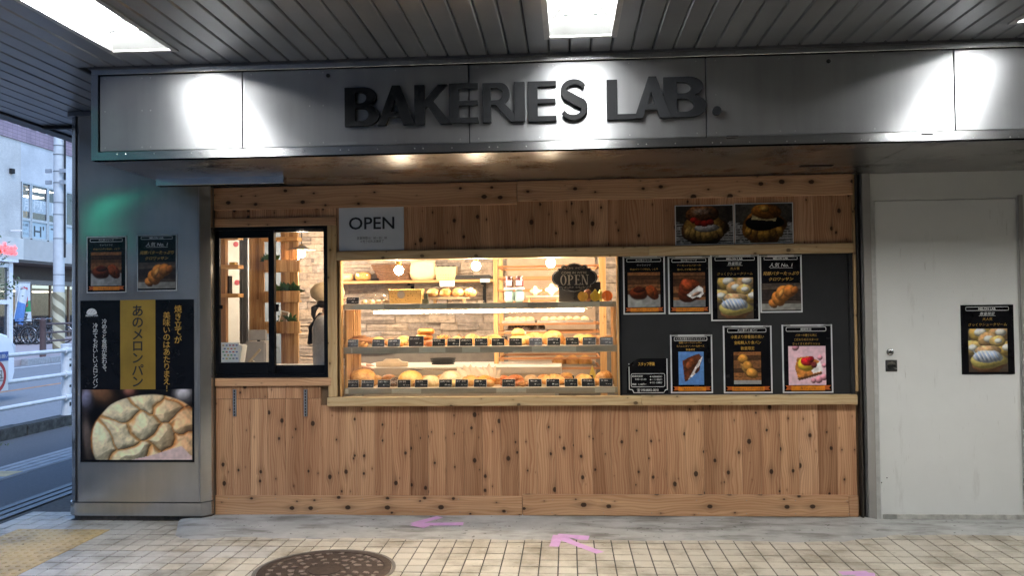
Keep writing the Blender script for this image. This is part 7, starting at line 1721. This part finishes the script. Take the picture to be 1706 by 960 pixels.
# ground floor: recessed shop front with glazing
fbox('soffit', BY0, BY1, zband0-.12, zband0-.003, -2.2, .05, pm('soffit_brown', (.10, .085, .075), .7)); fbox('beam', BY0, BY1, zband0-.75, zband0-.122, -2.3, -1.6, pm('beam_brown', (.07, .058, .05), .7)); fbox('lintel', BY0, BY1, zband0-.98, zband0-.752, -2.25, -1.7, pm('lintel_grey', (.26, .25, .24), .6))
fbox('shop_back', BY0, BY1, .12, zband0-.99, -5.5, -5.4, pm('shop_inside', (.22, .13, .08), .7, 0, .4, 1.3)); fbox('shop_floor', BY0, BY1, .121, .14, -5.39, -1.7, pm('shop_floor', (.2, .17, .14), .6))
for k in range(24):
    y_ = BY0+1.55*k; fbox('glazing_post', y_, y_+.09, .141, zband0-.985, -1.95, -1.85, pm('post_bronze', (.20, .14, .10), .4, .4)); fbox('shop_pane', y_+.091, y_+1.549, .141, zband0-.985, -1.91, -1.90, M_wg)
for k in range(5): MB().box(XB-4.5, XB-3.6, 26+2.6*k, 27.6+2.6*k, 2.45, 2.5).build('shop_light', emis('shop_lamp', (1, .8, .55), 6.0), bl)
# white framed kiosk at the left
ky = WX(10, 500, -21).y; kx = -21.0; ks = thing('white_kiosk', 'white framed glass kiosk at the left edge behind the bicycles', 'kiosk', (kx, ky, .12)); zk1 = WX(10, 437, -21).z-.12; ya, yb_ = WX(-40, 500, -21).y-ky, WX(17.5, 500, -21).y-ky
for y_ in (ya, (ya+yb_)/2-.1, yb_-.22): MB().box(-.1, .1, y_, y_+.22, 0, zk1).build('post', M_gw, ks)
for z in (0.0, zk1*.5, zk1-.2): MB().box(-.08, .08, ya+.22, yb_-.22, z, z+.16).build('beam', M_gw, ks)
MB().box(-.02, .02, ya+.22, yb_-.23, .17, zk1-.21).build('pane', M_wg, ks); MB().box(-1.6, .25, ya-.1, yb_+.1, zk1+.001, zk1+.12).build('roof', M_gw, ks)

# ---- promotional banners
def banner(label, px0, px1, py0, py1, X, tilt, layers, texts):
    a, b_ = WX(px0, (py0+py1)/2, X).y, WX(px1, (py0+py1)/2, X).y; z1_, z0_ = WX(px0, py0, X).z, WX(px0, py1, X).z; t = thing('banner_flag', label, 'banner', (X, a, .12)); t.rotation_euler = (tilt, 0, 0); w2 = b_-a; h = z1_-z0_; zb_ = z0_-.12
    MB().tube([(0, 0, 0), (0, 0, zb_+h+.08)], .018, 8).build('pole', M_gw, t); MB().tube([(0, 0, zb_+h+.03), (0, w2, zb_+h+.03)], .012, 6).build('top_bar', M_gw, t); MB().lathe([(.20, 0), (.20, .05), (.05, .08)], seg=16).build('base', M_dark, t)
    for v0, v1, m_ in layers:
        q = MB(); n = 8
        V = [(.01+.03*math.sin(i*1.1+v*3), w2*i/n, zb_+h*v) for v in (v0, v1) for i in range(n+1)]; q.add(V, [(i, i+1, n+2+i, n+1+i) for i in range(n)]); q.build('cloth', m_, t, smooth=True)
    for tx, v, s, m_ in texts: lettering(tx, (.06, w2*.5, zb_+h*v), s*w2, m_, t, (0, 1, 0), vertical=True, bold=.03)
Mw, Mg, Mb_, Mr = pm('flag_white', (.66, .67, .68), .7), pm('flag_green', (.04, .30, .10), .7), pm('flag_blue', (.12, .25, .55), .7), pm('flag_red', (.55, .04, .06), .6)
banner('white and green banner with Japanese lettering among the bicycles', 27.5, 52.5, 472, 540, -22.3, .03, [(0, .28, Mw), (.28, .56, Mg), (.56, 1, Mw)], [('宅配', .92, .42, Mr), ('イタ', .53, .40, M_inkb)])
banner('blue and white tilted banner left of the green one', 15, 31, 474, 535, -22.0, -.28, [(0, .6, Mb_), (.6, 1, Mw)], [])

# ---- parked bicycles
def bicycle():
    t = thing('bicycle', 'bicycle', 'bicycle', group='bicycles parked in front of the building'); M_t = pm('tyre', (.02, .02, .02), .8); M_chr = pm('chrome', (.5, .5, .52), .25, 1)
    for x_ in (0, 1.08):
        w = MB().tube([(x_+.315*math.cos(a), 0, .335+.315*math.sin(a)) for a in np.linspace(0, 2*math.pi, 28, endpoint=False)], .021, 6, closed=True).build('wheel', M_t, t, smooth=True)
        MB().tube([(x_+.288*math.cos(a), 0, .335+.288*math.sin(a)) for a in np.linspace(0, 2*math.pi, 28, endpoint=False)], .011, 5, closed=True).build('rim', M_chr, w, smooth=True)
        s = MB()
        for k in range(12): a = k*math.pi/6; s.tube([(x_, 0, .335), (x_+.285*math.cos(a), 0, .335+.285*math.sin(a))], .004, 3)
        s.build('spokes', M_chr, w); MB().tube([(x_+.355*math.cos(a), 0, .335+.355*math.sin(a)) for a in np.linspace(.5, 2.9, 14)], .018, 5).build('mudguard', M_chr, t, smooth=True)
    fm = MB()
    for P in (((1.08, 0, .335), (.96, 0, .86)), ((.98, 0, .76), (.50, 0, .36)), ((.50, 0, .36), (.36, 0, .84)), ((0, 0, .335), (.50, 0, .34)), ((0, 0, .335), (.40, 0, .70)), ((.97, 0, .80), (.45, 0, .46))): fm.tube(P, .017, 6)
    fm.build('frame', pm('bike_paint', (.08, .09, .11), .35, .2), t); MB().blob((.34, 0, .88), (.13, .08, .035), None, 12, 7).build('saddle', M_dark, t, smooth=True)
    MB().tube([(.80, .27, .98), (.93, .22, 1.02), (.97, 0, .98), (.93, -.22, 1.02), (.80, -.27, .98)], .013, 6).build('handlebar', M_chr, t, smooth=True); MB().tube([(.96, 0, .85), (.97, 0, .98)], .014, 6).build('stem', M_chr, t)
    k = MB()
    for z, e in ((.68, .85), (.78, .92), (.88, 1.0)): k.tube([(1.22+.15*e*a, .17*e*b, z) for a, b in ((-1, -1), (1, -1), (1, 1), (-1, 1))], .008, 4, closed=True)
    for a, b in ((-1, -1), (0, -1), (1, -1), (1, 0), (1, 1), (0, 1), (-1, 1), (-1, 0)): k.tube([(1.22+.1275*a, .1445*b, .68), (1.22+.15*a, .17*b, .88)], .006, 4)
    k.build('basket', M_dark, t); MB().tube([(.50, .07, .34), (.54, .10, .20)], .012, 5).build('crank', M_chr, t); MB().box(-.12, .22, -.06, .06, .72, .735).build('carrier', M_chr, t)
    return t
bk = bicycle(); spots = []
labs = ['bicycle nearest the white minivan, mostly hidden', 'second bicycle from the minivan, with child seat', 'third bicycle from the minivan', 'bicycle behind the brown bollard', 'fifth bicycle, right of the brown bollard', 'bicycle beside the striped utility pole', 'farthest bicycle, half behind the pole']
for i, px in enumerate((33, 43, 54, 64, 72, 82, 92)):
    o = bk if i == 0 else copy_tree(bk); p = WZ(px, 575.5-i*.4, .12); o.location = (p.x-.95, p.y+.3, .12); o.rotation_euler = (0, 0, .15+.1*((i*37) % 5-2)*.6); o['label'] = labs[i]
cs_ = tag(MB().box(-.16, .16, -.17, .17, 0, .32).build('child_seat', M_dark, None, .06, 3, True), 'bulky black child seat cover on a bicycle carrier', 'child seat'); bk1 = [o for o in COL.objects if o.get('label') == labs[1]][0]; cs_.location = (bk1.location.x+.06, bk1.location.y+.01, .12+.737)

# ---- street tree whose twigs reach into the left edge
tx_ = WX(-45, 560, -15.5); tr = thing('street_tree', 'slender street tree at the left edge in front of the market sign', 'tree', (-15.5, tx_.y, .12)); M_bk = pm('bark', (.09, .07, .06), .9, 0, .3, 20, bump=.4)
r = np.random.RandomState(8); m = MB(); m.tube([(0, 0, -.005), (.03, .02, 1.2), (-.02, .05, 2.2), (.04, .03, 3.4), (.0, .06, 4.4)], [.085, .07, .058, .04, .015], 8); tips = []
for k in range(14):
    z = 1.6+.2*k; a = r.uniform(-1.2, 1.6)+ (0 if k % 2 else math.pi); L = r.uniform(.7, 1.35); b0 = Vector((0, .04, z)); mid_ = b0+Vector((math.cos(a+1.57)*L*.5, math.sin(a+1.57)*L*.5, .12)); e = b0+Vector((math.cos(a+1.57)*L, math.sin(a+1.57)*L, .18+r.uniform(-.2, .2))); m.tube([b0, mid_, e], [.022, .014, .005], 5); tips += [mid_, e, (mid_+e)/2]
m.build('trunk', M_bk, tr, smooth=True); lf = MB()
for c in tips:
    for k in range(34):
        p = Vector(c)+Vector((r.normal(0, .17), r.normal(0, .17), r.normal(0, .13))); d = Vector((r.normal(), r.normal(), r.normal()*.5)).normalized()*r.uniform(.04, .07); s = d.orthogonal().normalized()*.022; lf.add([p-d, p+s, p+d, p-s], [(0, 1, 2, 3)])
lf.build('crown', pm('street_leaf', (.05, .085, .03), .6, 0, .3, 8), tr)

# ---- unseen blocks added behind the viewer to the left, keeping sky out of reflections
def block(name, label, x0, x1, y0, y1, h, col, face):
    t = thing(name, label, 'building', ((x0+x1)/2, (y0+y1)/2, 0)); cx, cy = (x0+x1)/2, (y0+y1)/2
    MB().box(x0-cx, x1-cx, y0-cy, y1-cy, -.15, h).build('wall', pm(name+'_wall', col, .7, 0, .06, 1.5), t); MB().box(x0-cx-.1, x1-cx+.1, y0-cy-.1, y1-cy+.1, h+.001, h+.3).build('roof', pm('roof_dark', (.1, .1, .1), .8), t)
    wm = pm('far_window', (.05, .06, .08), .15); n = int((y1-y0 if face == 'x' else x1-x0)/2.4)
    for f_ in range(1, int(h/3)):
        for k in range(n):
            if face == 'x': b = MB().box(x1-cx, x1-cx+.04, y0-cy+.6+2.4*k, y0-cy+2.1+2.4*k, 3*f_+.6, 3*f_+2.2)
            else: b = MB().box(x0-cx+.6+2.4*k, x0-cx+2.1+2.4*k, y1-cy, y1-cy+.04, 3*f_+.6, 3*f_+2.2)
            b.build('window', wm, t)
    return t
block('sky_screen_block', 'unseen grey block added along the far side of the road to screen the sky', -36, -24.5, -36, 16, 11, (.30, .30, .31), 'x')
cs2 = block('convenience_store', 'unseen corner store added behind the viewer, with glowing teal sign band', -23, -4.5, -34, -22, 9.5, (.34, .33, .32), 'y')
MB().box(-2.75, .35, 6.05, 6.25, 4.32, 4.56).build('sign_band', emis('teal_sign', (.02, .75, .48), 2.4), cs2)
for k in range(6): MB().box(-6+2.1*k, -4.2+2.1*k, 6.0, 6.06, .2, 2.7).build('shop_window', pm('far_window', (.05, .06, .08), .15), cs2)
